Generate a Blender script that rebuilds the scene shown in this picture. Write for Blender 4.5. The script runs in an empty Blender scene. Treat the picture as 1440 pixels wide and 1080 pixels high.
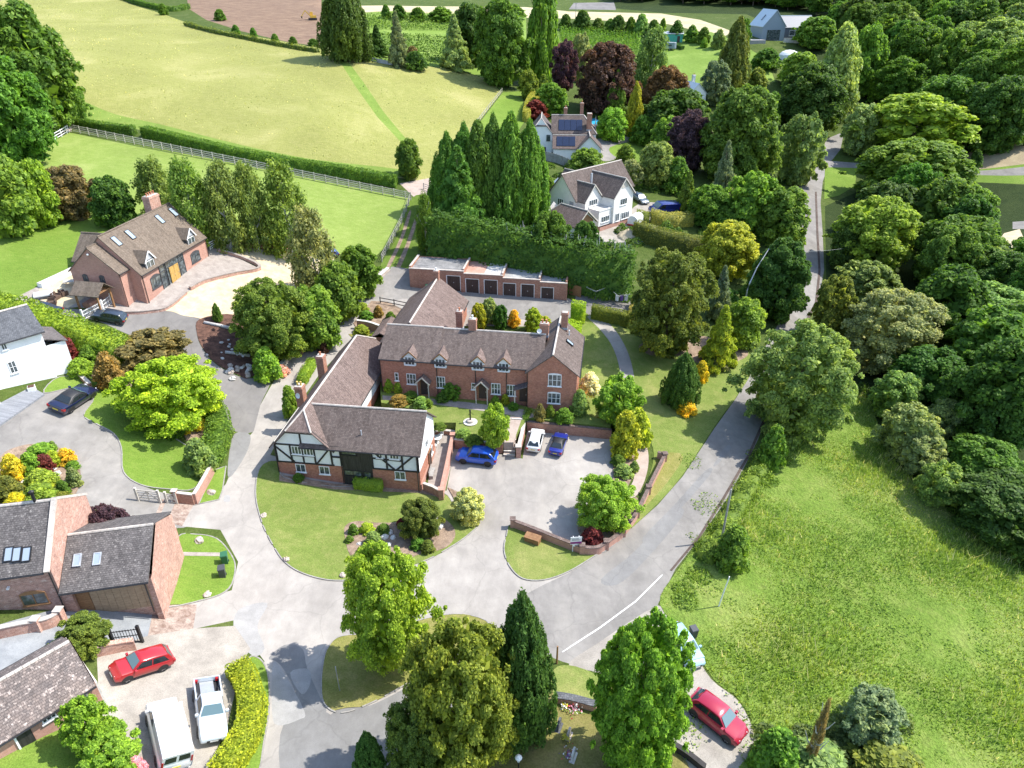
import bpy, math, random
import numpy as np
from mathutils import Vector, Matrix
from mathutils.geometry import delaunay_2d_cdt
R = math.radians
random.seed(7)
rng = np.random.default_rng(7)
scene = bpy.context.scene
col = scene.collection
# ------------------------------------------------------------------ camera geometry (drone 48 m up, looking 30 deg down)
H, TH = 48.0, R(30)
CS, SN = math.cos(TH), math.sin(TH)
CX, CY, F = 720.0, 540.0, 1000.0


def ray(px, py):
    u, v = (px - CX) / F, (py - CY) / F
    return np.array([u, CS - v * SN, -(SN + v * CS)])


def project(p):
    y, z = p[1], p[2] - H
    d = y * CS - z * SN
    v = (-y * SN - z * CS) / d
    return CX + F * p[0] / d, CY + F * v, d


# ------------------------------------------------------------------ terrain: surveyed heights, smoothly interpolated
CP = [(490,680,0),(720,690,0),(800,640,.2),(600,640,0),(650,830,-.4),(540,830,0),(330,880,1.2),(420,1000,1.2),(320,720,1.2),(340,600,1.8),(420,500,3.2),
(520,400,4.8),(640,550,1.2),(560,540,1.4),(780,575,1),(690,415,4.2),(590,410,4.4),(800,420,4.2),(80,850,6.5),(200,930,4.5),(100,1000,6.2),(230,1040,3.8),(340,1000,2),
(0,1080,7),(0,900,7.5),(220,870,3.4),(150,720,4.8),(200,690,4),(270,715,2.2),(105,570,7.5),(30,660,7),(30,560,9),(180,610,5.5),(230,460,8.2),(330,545,3.4),(290,600,3.2),(250,395,11),(330,400,9),
(80,410,12.5),(60,350,14),(260,330,13),(150,300,14.5),(300,215,18),(100,180,20.5),(0,225,19),(440,240,15),(560,260,12.5),(450,290,11.5),(540,330,8),
(300,100,26),(150,30,34),(0,0,39),(0,100,30),(380,50,31),(470,80,28),(600,95,25),(700,130,19),(600,190,16.5),(450,160,22),
(690,350,7),(830,310,7.5),(790,220,11.5),(870,200,11.5),(920,160,14),(900,100,20),(850,60,25.5),(850,20,32),(1060,50,28.5),(1060,100,20.5),(960,80,22.5),
(550,40,31),(550,10,37),(850,0,36),(1100,0,36.5),(1440,0,38),(300,0,38.5),(700,60,27),
(700,900,-.4),(900,790,-1),(1000,650,-1.2),(1060,550,-1),(1130,430,.3),(1150,330,2.2),(1140,250,4.6),(1165,190,8),
(1200,700,-2.8),(1200,900,-2.8),(1400,700,-4.5),(1400,1000,-3.5),(1200,600,-2.5),(1010,1010,-.5),(960,930,-.9),(1100,1050,-1.6),(1060,800,-1.8),
(780,1040,.6),(650,1060,.8),(540,940,.3),(1300,450,-4),(1300,300,-1.5),(1400,210,8),(1250,180,6.5),(1400,240,6),(1400,330,0),(1300,60,26),(1440,120,22),
(900,530,.5),(980,500,.8),(870,470,2.4),(850,410,4.4),(1000,400,3),(940,300,6.5),(1040,300,5),(1000,200,10),(1080,160,11)]


def solve_rbf():
    pts, zs = [], []
    for x, y, e in CP:
        r = ray(x, y)
        t = (H - e) / -r[2]
        pts.append((r[0] * t, r[1] * t)); zs.append(e)
    for x, y, e in [(-420,620,85),(0,640,75),(420,620,85),(-420,250,60),(420,250,40),(-200,0,10),(200,0,-8),(0,-10,0),(-320,420,62),(320,420,52)]:
        pts.append((x, y)); zs.append(e)
    pts = np.array(pts); zs = np.array(zs, float)
    n = len(pts)
    D = np.hypot(pts[:, None, 0] - pts[None, :, 0], pts[:, None, 1] - pts[None, :, 1])
    A = np.zeros((n + 3, n + 3))
    A[:n, :n] = D - np.eye(n) * 6.0
    A[:n, n] = 1; A[:n, n + 1:] = pts; A[n, :n] = 1; A[n + 1:, :n] = pts.T
    w = np.linalg.solve(A, np.concatenate([zs, np.zeros(3)]))
    return pts, w


_pts, _w = solve_rbf()
GX0, GX1, GY0, GY1, GS = -430.0, 430.0, -20.0, 660.0, 2.0
_gx = np.arange(GX0, GX1 + .1, GS); _gy = np.arange(GY0, GY1 + .1, GS)


def _grid():
    X, Y = np.meshgrid(_gx, _gy)
    Z = _w[-3] + _w[-2] * X + _w[-1] * Y
    for (a, b), k in zip(_pts, _w[:-3]):
        Z = Z + k * np.hypot(X - a, Y - b)
    for _ in range(2):
        Zp = np.pad(Z, 1, mode='edge')
        Z = (Zp[:-2, 1:-1] + Zp[2:, 1:-1] + Zp[1:-1, :-2] + Zp[1:-1, 2:] + 2 * Z) / 6
    return np.clip(Z, -9, 95)


_Z = _grid()


def hts(x, y):
    x = np.asarray(x, float); y = np.asarray(y, float)
    fx = np.clip((x - GX0) / GS, 0, len(_gx) - 1.001); fy = np.clip((y - GY0) / GS, 0, len(_gy) - 1.001)
    i = fx.astype(int); j = fy.astype(int); a = fx - i; b = fy - j
    return (_Z[j, i] * (1 - a) + _Z[j, i + 1] * a) * (1 - b) + (_Z[j + 1, i] * (1 - a) + _Z[j + 1, i + 1] * a) * b


_ts = np.concatenate([np.arange(25, 260, .5), np.arange(260, 700, 2.0)])


def P(px, py, lift=0.0):
    """point of the ground (raised by lift) seen at a place of the surveyed picture"""
    r = ray(px, py)
    d = H + r[2] * _ts - hts(r[0] * _ts, r[1] * _ts) - lift
    k = np.nonzero(d < 0)[0]
    if len(k) == 0:
        t = _ts[-1]
    elif k[0] == 0:
        t = _ts[0]
    else:
        i = k[0]; t = _ts[i - 1] + (_ts[i] - _ts[i - 1]) * d[i - 1] / (d[i - 1] - d[i])
    return Vector((r[0] * t, r[1] * t, H + r[2] * t))


def G(x, y):
    return float(hts(x, y))

# ------------------------------------------------------------------ materials
MATS = {}


def _nt(name):
    m = bpy.data.materials.new(name); m.use_nodes = True
    nt = m.node_tree
    b = nt.nodes['Principled BSDF']
    return m, nt, b


def _n(nt, t, **k):
    n = nt.nodes.new(t)
    for a, v in k.items():
        if a in n.inputs.keys() if isinstance(a, str) else False:
            n.inputs[a].default_value = v
        else:
            setattr(n, a, v)
    return n


def noise(nt, vec, scale, detail=4, rough=.6, sc3=None, dist=0.0):
    n = nt.nodes.new('ShaderNodeTexNoise')
    n.inputs['Scale'].default_value = scale; n.inputs['Detail'].default_value = detail
    n.inputs['Roughness'].default_value = rough; n.inputs['Distortion'].default_value = dist
    if sc3:
        mp = nt.nodes.new('ShaderNodeMapping'); mp.inputs['Scale'].default_value = sc3[:3]
        if len(sc3) > 3: mp.inputs['Rotation'].default_value = (0, 0, sc3[3])
        nt.links.new(vec, mp.inputs['Vector']); vec = mp.outputs[0]
    nt.links.new(vec, n.inputs['Vector'])
    return n.outputs['Fac']


def ramp(nt, fac, stops):
    r = nt.nodes.new('ShaderNodeValToRGB')
    e = r.color_ramp.elements
    e[0].position, e[0].color = stops[0][0], (*stops[0][1], 1)
    e[1].position, e[1].color = stops[-1][0], (*stops[-1][1], 1)
    for p, c in stops[1:-1]:
        x = e.new(p); x.color = (*c, 1)
    nt.links.new(fac, r.inputs['Fac'])
    return r.outputs['Color']


def mix(nt, fac, a, b, mode='MIX'):
    m = nt.nodes.new('ShaderNodeMix'); m.data_type = 'RGBA'; m.blend_type = mode
    for s, v in ((0, fac), (6, a), (7, b)):
        if hasattr(v, 'links'): nt.links.new(v, m.inputs[s])
        elif s == 0: m.inputs[0].default_value = v
        else: m.inputs[s].default_value = (*v, 1)
    return m.outputs[2]


def bump(nt, b, fac, dist, strength=1.0):
    n = nt.nodes.new('ShaderNodeBump'); n.inputs['Distance'].default_value = dist; n.inputs['Strength'].default_value = strength
    nt.links.new(fac, n.inputs['Height']); nt.links.new(n.outputs[0], b.inputs['Normal'])


def coord(nt, world=True):
    if world: return nt.nodes.new('ShaderNodeNewGeometry').outputs['Position']
    return nt.nodes.new('ShaderNodeTexCoord').outputs['Object']


def mul(c, k): return tuple(min(1, x * k) for x in c)


def grassy(name, cols, s1=.12, s2=1.6, s3=9.0, stretch=None, bd=.06):
    """grass: cols = dark, mid, light; three scales of noise"""
    m, nt, b = _nt(name); v = coord(nt)
    f1 = noise(nt, v, s1, 3, .6, dist=.6); f2 = noise(nt, v, s2, 5, .75, stretch); f3 = noise(nt, v, s3, 3, .7)
    c = ramp(nt, f2, [(.3, cols[0]), (.5, cols[1]), (.72, cols[2])])
    c1 = ramp(nt, f1, [(.32, mul(cols[1], .8)), (.52, cols[1]), (.7, mul(cols[2], 1.05))])
    c = mix(nt, .5, c, c1)
    c = mix(nt, .55, c, ramp(nt, f3, [(.25, (.35,) * 3), (.5, (.95,) * 3), (.75, (1.5,) * 3)]), 'MULTIPLY')
    nt.links.new(c, b.inputs['Base Color']); b.inputs['Roughness'].default_value = .9; b.inputs['Specular IOR Level'].default_value = .12
    bump(nt, b, f3, bd)
    MATS[name] = m; return m


def mottled(name, a, c2, scale=1.5, rough=.85, fine=14.0, fineamt=.35, world=True, stretch=None, bd=.0, spec=.3, spots=None, metal=0.0, big=0.0):
    m, nt, b = _nt(name); v = coord(nt, world)
    f = noise(nt, v, scale, 5, .62, stretch, .3)
    c = ramp(nt, f, [(.33, a), (.67, c2)])
    if big:
        c = mix(nt, big, c, ramp(nt, noise(nt, v, scale * .16, 3, .5, None, .8), [(.35, (.6,) * 3), (.65, (1.35,) * 3)]), 'MULTIPLY')
    f3 = noise(nt, v, fine, 3, .7)
    c = mix(nt, fineamt, c, ramp(nt, f3, [(.25, (.3,) * 3), (.5, (.97,) * 3), (.78, (1.55,) * 3)]), 'MULTIPLY')
    if name.startswith('asphalt'):
        vo = nt.nodes.new('ShaderNodeTexVoronoi'); vo.feature = 'DISTANCE_TO_EDGE'; vo.inputs['Scale'].default_value = .16
        wv = nt.nodes.new('ShaderNodeVectorMath'); wv.operation = 'ADD'; nz = nt.nodes.new('ShaderNodeTexNoise'); nz.inputs['Scale'].default_value = .8
        nt.links.new(v, nz.inputs['Vector']); nt.links.new(v, wv.inputs[0]); nt.links.new(nz.outputs['Color'], wv.inputs[1]); nt.links.new(wv.outputs[0], vo.inputs['Vector'])
        c = mix(nt, .35, c, ramp(nt, vo.outputs['Distance'], [(0, (.62,) * 3), (.012, (1,) * 3), (1, (1,) * 3)]), 'MULTIPLY')
        c = mix(nt, .7, c, ramp(nt, noise(nt, v, .35, 5, .75, (1, .35, 1, .5)), [(.3, (.78, .77, .76)), (.5, (1, 1, 1)), (.68, (1.2, 1.19, 1.16))]), 'MULTIPLY')
    if spots:
        fs = noise(nt, v, spots[0], 4, .7)
        n = nt.nodes.new('ShaderNodeMapRange'); n.inputs['From Min'].default_value = spots[1]; n.inputs['From Max'].default_value = spots[1] + .08
        nt.links.new(fs, n.inputs['Value'])
        c = mix(nt, n.outputs[0], c, spots[2])
    nt.links.new(c, b.inputs['Base Color']); b.inputs['Roughness'].default_value = rough
    b.inputs['Specular IOR Level'].default_value = spec; b.inputs['Metallic'].default_value = metal
    if bd: bump(nt, b, f3, bd)
    MATS[name] = m; return m


def plain(name, c, rough=.5, metal=0.0, spec=.5, coat=0.0):
    m, nt, b = _nt(name); v = coord(nt, False)
    f = noise(nt, v, 3.0, 3, .6)
    cc = ramp(nt, f, [(.3, mul(c, .9)), (.7, mul(c, 1.07))])
    nt.links.new(cc, b.inputs['Base Color']); b.inputs['Roughness'].default_value = rough; b.inputs['Metallic'].default_value = metal
    b.inputs['Specular IOR Level'].default_value = spec; b.inputs['Coat Weight'].default_value = coat; b.inputs['Coat Roughness'].default_value = .06
    MATS[name] = m; return m


def tiles(name, a, c2, row=.3, lichen=None, amt=.06):
    """roof tiles: courses and perpends in the roof's own plane (UV in metres), weather staining"""
    m, nt, b = _nt(name)
    uv = nt.nodes.new('ShaderNodeUVMap').outputs[0]; v = coord(nt)
    br = nt.nodes.new('ShaderNodeTexBrick'); br.inputs['Scale'].default_value = 1.0
    br.inputs['Brick Width'].default_value = row * .62; br.inputs['Row Height'].default_value = row * .5; br.inputs['Mortar Size'].default_value = row * .035
    br.inputs['Color1'].default_value = (*mul(a, .8), 1); br.inputs['Color2'].default_value = (*mul(c2, 1.12), 1); br.inputs['Mortar'].default_value = (*mul(a, .45), 1)
    nt.links.new(uv, br.inputs['Vector'])
    f = noise(nt, uv, .9, 5, .65, (1.3, .5, 1))
    c = ramp(nt, f, [(.3, a), (.68, c2)])
    c = mix(nt, .5, c, br.outputs['Color'])
    f2 = noise(nt, v, 2.6, 5, .8)
    c = mix(nt, .6, c, ramp(nt, f2, [(.28, (.55,) * 3), (.5, (1,) * 3), (.74, (1.45, 1.4, 1.35))]), 'MULTIPLY')
    f3 = noise(nt, uv, 1.0, 3, .6, (2.2, .22, 1))
    c = mix(nt, .45, c, ramp(nt, f3, [(.3, (.6,) * 3), (.55, (1.02,) * 3), (.75, (1.3,) * 3)]), 'MULTIPLY')
    if lichen:
        fl = noise(nt, v, lichen[0], 5, .8)
        n = nt.nodes.new('ShaderNodeMapRange'); n.inputs['From Min'].default_value = lichen[1]; n.inputs['From Max'].default_value = lichen[1] + .1
        nt.links.new(fl, n.inputs['Value'])
        c = mix(nt, n.outputs[0], c, lichen[2])
    nt.links.new(c, b.inputs['Base Color']); b.inputs['Roughness'].default_value = .88; b.inputs['Specular IOR Level'].default_value = .2
    bump(nt, b, br.outputs['Fac'], -.03)
    MATS[name] = m; return m


def bricks(name, a, c2, mortar, blotch=.5, pale=None):
    m, nt, b = _nt(name)
    uv = nt.nodes.new('ShaderNodeUVMap').outputs[0]; v = coord(nt)
    br = nt.nodes.new('ShaderNodeTexBrick'); br.inputs['Scale'].default_value = 1.0
    br.inputs['Brick Width'].default_value = .235; br.inputs['Row Height'].default_value = .08; br.inputs['Mortar Size'].default_value = .008
    br.inputs['Color1'].default_value = (*a, 1); br.inputs['Color2'].default_value = (*c2, 1); br.inputs['Mortar'].default_value = (*mortar, 1)
    nt.links.new(uv, br.inputs['Vector'])
    c = br.outputs['Color']
    f = noise(nt, v, 3.2, 6, .8)
    c = mix(nt, blotch, c, ramp(nt, f, [(.28, (.45, .42, .42)), (.5, (1,) * 3), (.75, (1.5, 1.4, 1.3))]), 'MULTIPLY')
    f1 = noise(nt, v, .5, 4, .6)
    c = mix(nt, .5, c, ramp(nt, f1, [(.3, (.75, .72, .72)), (.7, (1.2, 1.15, 1.12))]), 'MULTIPLY')
    if pale:
        fl = noise(nt, v, pale[0], 5, .8)
        n = nt.nodes.new('ShaderNodeMapRange'); n.inputs['From Min'].default_value = pale[1]; n.inputs['From Max'].default_value = pale[1] + .15
        nt.links.new(fl, n.inputs['Value'])
        c = mix(nt, n.outputs[0], c, pale[2])
    nt.links.new(c, b.inputs['Base Color']); b.inputs['Roughness'].default_value = .9; b.inputs['Specular IOR Level'].default_value = .2
    MATS[name] = m; return m


def leafmat(name, transl=.22, jitter=.55, field=False):
    """leaves: the tree's own colour (object colour), a different tone per leaf and per clump"""
    m, nt, b = _nt(name)
    oi = nt.nodes.new('ShaderNodeObjectInfo'); g = nt.nodes.new('ShaderNodeNewGeometry')
    tc = nt.nodes.new('ShaderNodeTexCoord').outputs['Object']
    c = oi.outputs['Color']
    c = mix(nt, jitter, c, ramp(nt, g.outputs['Random Per Island'], [(0, (.35, .42, .42)), (.5, (.95, .95, .95)), (1, (1.9, 1.7, 1.35))]), 'MULTIPLY')
    f = noise(nt, tc, 2.2, 3, .6)
    c = mix(nt, .6, c, ramp(nt, f, [(.3, (.75, .82, .85)), (.5, (1, 1, 1)), (.7, (1.28, 1.2, .95))]), 'MULTIPLY')
    if not field: c = mix(nt, .5, c, ramp(nt, noise(nt, tc, .9, 2, .5), [(.35, (.8, .88, 1.0)), (.5, (1, 1, 1)), (.65, (1.3, 1.16, .8))]), 'MULTIPLY')
    if field:
        for sc_ in (.07, .5): c = mix(nt, .75, c, ramp(nt, noise(nt, g.outputs['Position'], sc_, 4, .65), [(.32, (.5, .66, .6)), (.5, (1, 1, 1)), (.7, (1.4, 1.2, 1.3))]), 'MULTIPLY')
    nt.links.new(c, b.inputs['Base Color']); b.inputs['Roughness'].default_value = .6; b.inputs['Specular IOR Level'].default_value = .25
    tr = nt.nodes.new('ShaderNodeBsdfTranslucent'); nt.links.new(mix(nt, 1, c, (1.25, 1.25, .8), 'MULTIPLY'), tr.inputs['Color'])
    ms = nt.nodes.new('ShaderNodeMixShader'); ms.inputs[0].default_value = transl
    out = nt.nodes['Material Output']
    nt.links.new(b.outputs[0], ms.inputs[1]); nt.links.new(tr.outputs[0], ms.inputs[2]); nt.links.new(ms.outputs[0], out.inputs['Surface'])
    MATS[name] = m; return m


def tinted(name, rough=.35, metal=0.0, coat=.6):
    """paint whose colour is the object's own colour"""
    m, nt, b = _nt(name)
    oi = nt.nodes.new('ShaderNodeObjectInfo')
    nt.links.new(oi.outputs['Color'], b.inputs['Base Color']); b.inputs['Roughness'].default_value = rough
    b.inputs['Metallic'].default_value = metal; b.inputs['Coat Weight'].default_value = coat; b.inputs['Coat Roughness'].default_value = .05
    MATS[name] = m; return m


grassy('straw', ((.20, .218, .055), (.285, .29, .085), (.415, .38, .16)), .05, .8, 6.0, (1, 2.2, 1, .35), .15)
grassy('path_grass', ((.12, .19, .03), (.17, .25, .045), (.24, .3, .07)), .2, 1.5, 8)
grassy('paddock', ((.15, .225, .04), (.22, .295, .065), (.32, .36, .12)), .09, .7, 7.0, (1, 2.6, 1, .9))
grassy('lawn', ((.11, .165, .03), (.17, .22, .05), (.30, .285, .105)), .16, 1.1, 9.0)
grassy('lawn_bright', ((.10, .18, .022), (.15, .235, .035), (.22, .28, .06)), .12, .9, 9.0, (1, 2.5, 1, .5))
grassy('lawn_dry', ((.13, .16, .03), (.22, .215, .06), (.36, .3, .13)), .2, 1.2, 9.0)
grassy('meadow', ((.085, .165, .022), (.155, .235, .038), (.275, .30, .09)), .07, .5, 3.5, None, .25)
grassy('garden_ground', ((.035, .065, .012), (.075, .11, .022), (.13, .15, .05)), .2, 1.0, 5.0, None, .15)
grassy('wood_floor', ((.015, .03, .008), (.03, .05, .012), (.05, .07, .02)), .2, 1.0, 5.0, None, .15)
grassy('track_grass', ((.07, .12, .018), (.11, .17, .025), (.15, .2, .045)), .2, 1.4, 8)
grassy('crop', ((.12, .2, .03), (.17, .26, .045), (.25, .33, .08)), .1, 1.0, 6)
grassy('churchyard', ((.10, .12, .028), (.19, .175, .055), (.3, .24, .11)), .2, .9, 8)
mottled('asphalt', (0.210, 0.197, 0.180), (0.257, 0.241, 0.220), .9, .9, 22, .22, bd=.004, big=.3)
mottled('asphalt_dark', (0.178, 0.168, 0.159), (0.204, 0.192, 0.179), .7, .9, 22, .2, big=.25)
mottled('asphalt_pale', (0.290, 0.267, 0.241), (0.355, 0.328, 0.295), .55, .9, 20, .22, big=.3)
mottled('asphalt_patch', (.185,.18,.172), (.225,.22,.212), .8, .9, 22, .25)
mottled('concrete_patch', (.27,.262,.25), (.345,.335,.32), .8, .9, 18, .3)
mottled('cream_gravel', (0.446, 0.360, 0.230), (0.576, 0.490, 0.338), 1.0, .95, 16, .25, big=.15)
mottled('beige_gravel', (0.264, 0.238, 0.205), (0.370, 0.337, 0.290), .8, .95, 14, .45, big=.25)
mottled('grey_gravel', (0.218, 0.231, 0.244), (0.304, 0.317, 0.323), .8, .95, 16, .35, big=.25)
mottled('slab', (0.260, 0.223, 0.198), (0.372, 0.329, 0.291), 1.2, .85, 9, .35)
mottled('pink_path', (0.341, 0.267, 0.223), (0.434, 0.360, 0.310), 1.0, .9, 14, .25)
mottled('cobble', (0.195, 0.128, 0.098), (0.390, 0.315, 0.262), 2.2, .9, 11, .55)
mottled('mulch', (.06, .032, .024), (.16, .085, .06), 1.6, .95, 9, .6, bd=.05)
mottled('soil_bed', (.17, .12, .085), (.34, .25, .18), 1.5, .95, 9, .5, bd=.04)
mottled('dirt_field', (.15, .09, .06), (.26, .175, .11), .25, .95, 2.0, .45, stretch=(1, 3, 1, .3))
mottled('pale_strip', (0.400, 0.336, 0.192), (0.528, 0.456, 0.288), .15, .95, 2.0, .25)
mottled('brown_paddock', (.28, .22, .13), (.38, .31, .19), .3, .95, 4.0, .4)
mottled('kerb', (.07, .05, .04), (.12, .09, .075), 1, .9)
mottled('marking', (.62, .62, .6), (.8, .8, .78), 2.5, .7, 12, .3)
mottled('kerbstone', (.25, .235, .215), (.35, .33, .3), 1.5, .9, 8, .4)
mottled('white_stone', (0.480, 0.456, 0.416), (0.680, 0.656, 0.616), 1.5, .9, 8, .3)
mottled('decking', (0.175, 0.182, 0.196), (0.252, 0.259, 0.273), 1.0, .7, 8, .3, stretch=(.5, 4, 1, .9))
for nm, a, b_ in (('tile_brown', (.112, .086, .075), (.185, .148, .131)), ('tile_grey', (.105, .092, .09), (.185, .165, .158)), ('tile_tan', (.165, .128, .098), (.225, .18, .14)),
                  ('tile_pink', (.142, .103, .09), (.24, .18, .158))):
    tiles(nm, a, b_, .34, (5.0, .61, (.40, .36, .32)))
tiles('tile_barn', (.085, .077, .075), (.17, .155, .148), .34, (5.0, .57, (.38, .35, .32)))
tiles('tile_mossy', (.125, .11, .105), (.24, .19, .165), .36, (3.0, .55, (.6, .5, .44)))
tiles('slate', (.10, .105, .115), (.155, .16, .17), .34)
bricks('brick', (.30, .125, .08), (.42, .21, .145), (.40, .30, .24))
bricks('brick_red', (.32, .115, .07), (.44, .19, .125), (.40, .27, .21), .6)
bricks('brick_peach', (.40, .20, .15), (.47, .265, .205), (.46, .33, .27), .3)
bricks('brick_old', (.33, .16, .115), (.50, .30, .235), (.5, .4, .34), .6, (2.0, .56, (.6, .47, .39)))
mottled('render_white', (.74, .74, .73), (.84, .84, .82), .6, .85, 6, .1, world=False)
mottled('render_cream', (.72, .69, .64), (.82, .79, .74), .6, .85, 6, .1, world=False)
mottled('render_panel', (.68, .70, .69), (.80, .81, .79), .6, .85, 6, .12, world=False)
mottled('timber_black', (.022, .02, .02), (.045, .04, .038), 2, .7, 9, .3, world=False)
mottled('timber_brown', (.20, .10, .045), (.34, .19, .09), 2, .6, 9, .3, world=False, stretch=(1, 1, 8))
mottled('timber_tan', (.30, .20, .12), (.44, .31, .20), 2, .6, 9, .3, world=False, stretch=(1, 1, 8))
mottled('timber_grey', (.25, .235, .22), (.40, .385, .36), 1.5, .85, 9, .35, world=False)
mottled('timber_oak', (.42, .25, .07), (.58, .37, .12), 2, .55, 9, .25, world=False)
mottled('timber_pale', (.46, .42, .36), (.62, .57, .5), 1.5, .85, 9, .3, world=False)
mottled('door_dark', (.05, .032, .028), (.085, .058, .05), 1.5, .6, 8, .3, world=False, stretch=(6, 1, 1))
mottled('board_dark', (.02, .019, .018), (.05, .046, .043), 1.5, .6, 8, .3, world=False, stretch=(6, 6, .5))
mottled('flat_roof', (.28, .285, .275), (.40, .40, .385), .5, .85, 6, .35, stretch=(1, 1, 1), spots=(.7, .62, (.62, .6, .57)))
mottled('flat_roof_pink', (.42, .23, .17), (.56, .35, .28), .6, .9, 6, .3)
mottled('flat_roof_black', (.13, .13, .13), (.3, .29, .28), .7, .9, 6, .4, spots=(.9, .66, (.5, .48, .45)))
mottled('stone_cap', (.40, .36, .32), (.58, .52, .46), 1.5, .9, 9, .35)
mottled('lead', (.3, .32, .35), (.45, .47, .5), 1.5, .5, 9, .3, world=False)
mottled('bark', (.10, .075, .055), (.22, .18, .14), 3, .95, 12, .4, world=False, stretch=(1, 1, .25))
mottled('bark_pale', (.42, .40, .37), (.62, .6, .56), 3, .9, 12, .4, world=False, stretch=(1, 1, .4))
mottled('boulder', (.36, .30, .25), (.58, .5, .43), 2, .9, 9, .4, world=False)
plain('white_paint', (.80, .80, .79), .45)
plain('white_plastic', (.78, .78, .76), .35)
plain('black_metal', (.02, .02, .022), .45, .3)
plain('grey_metal', (.36, .37, .38), .4, .7)
plain('galv', (.45, .46, .47), .45, .6)
plain('tyre', (.018, .018, .019), .85)
plain('rim', (.38, .38, .4), .3, .8)
plain('rim_dark', (.06, .06, .065), .35, .6)
plain('trim_black', (.018, .018, .02), .5)
plain('plastic_green', (.03, .13, .06), .5)
plain('plastic_grey', (.06, .062, .068), .5)
plain('lamp_glass', (.8, .82, .85), .12)
plain('lamp_red', (.35, .012, .015), .2)
plain('plate_yellow', (.7, .55, .05), .4)
plain('plate_white', (.78, .78, .76), .4)
plain('terracotta', (.45, .17, .085), .85)
plain('yellow_pot', (.55, .40, .10), .8)
plain('wicker', (.11, .07, .05), .8)
plain('sign_purple', (.22, .02, .17), .5)
plain('ink', (.12, .12, .16), .6)
plain('red_cloth', (.5, .03, .05), .7)
plain('pink_cloth', (.7, .3, .42), .8)
plain('purple_cloth', (.16, .08, .3), .8)
plain('yellow_cloth', (.65, .6, .06), .8)
plain('blue_pool', (.05, .42, .65), .3)
plain('solar', (.016, .024, .055), .12, 0, .8)
plain('digger_yellow', (.6, .36, .04), .5)
plain('shed_green', (.06, .36, .27), .6)
plain('clad_grey', (.20, .25, .30), .55)
plain('zinc', (.42, .50, .55), .4, .3)
plain('clad_dark', (.10, .115, .15), .5)
m, nt, b = _nt('window_glass'); b.inputs['Base Color'].default_value = (.03, .04, .05, 1); b.inputs['Roughness'].default_value = .08; b.inputs['Specular IOR Level'].default_value = .9
_v = coord(nt, False); nt.links.new(ramp(nt, noise(nt, _v, 2.2, 2, .5), [(.35, (.03, .04, .042)), (.5, (.06, .075, .08)), (.68, (.15, .18, .19))]), b.inputs['Base Color'])
MATS['window_glass'] = m
m, nt, b = _nt('roof_glass'); b.inputs['Base Color'].default_value = (.30, .36, .42, 1); b.inputs['Roughness'].default_value = .12; b.inputs['Specular IOR Level'].default_value = .9; MATS['roof_glass'] = m
m, nt, b = _nt('car_glass'); b.inputs['Base Color'].default_value = (.018, .024, .027, 1); b.inputs['Roughness'].default_value = .06; b.inputs['Specular IOR Level'].default_value = .9; MATS['car_glass'] = m
m, nt, b = _nt('screen_glass'); b.inputs['Base Color'].default_value = (.10, .16, .17, 1); b.inputs['Roughness'].default_value = .07; b.inputs['Specular IOR Level'].default_value = .9; MATS['screen_glass'] = m
tinted('car_paint', .28, .15, .9)
tinted('matt_paint', .7, 0, 0)
leafmat('leaves', .45, .75); leafmat('needles', .32, .65)
leafmat('blades', .35, .6, True)

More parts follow.
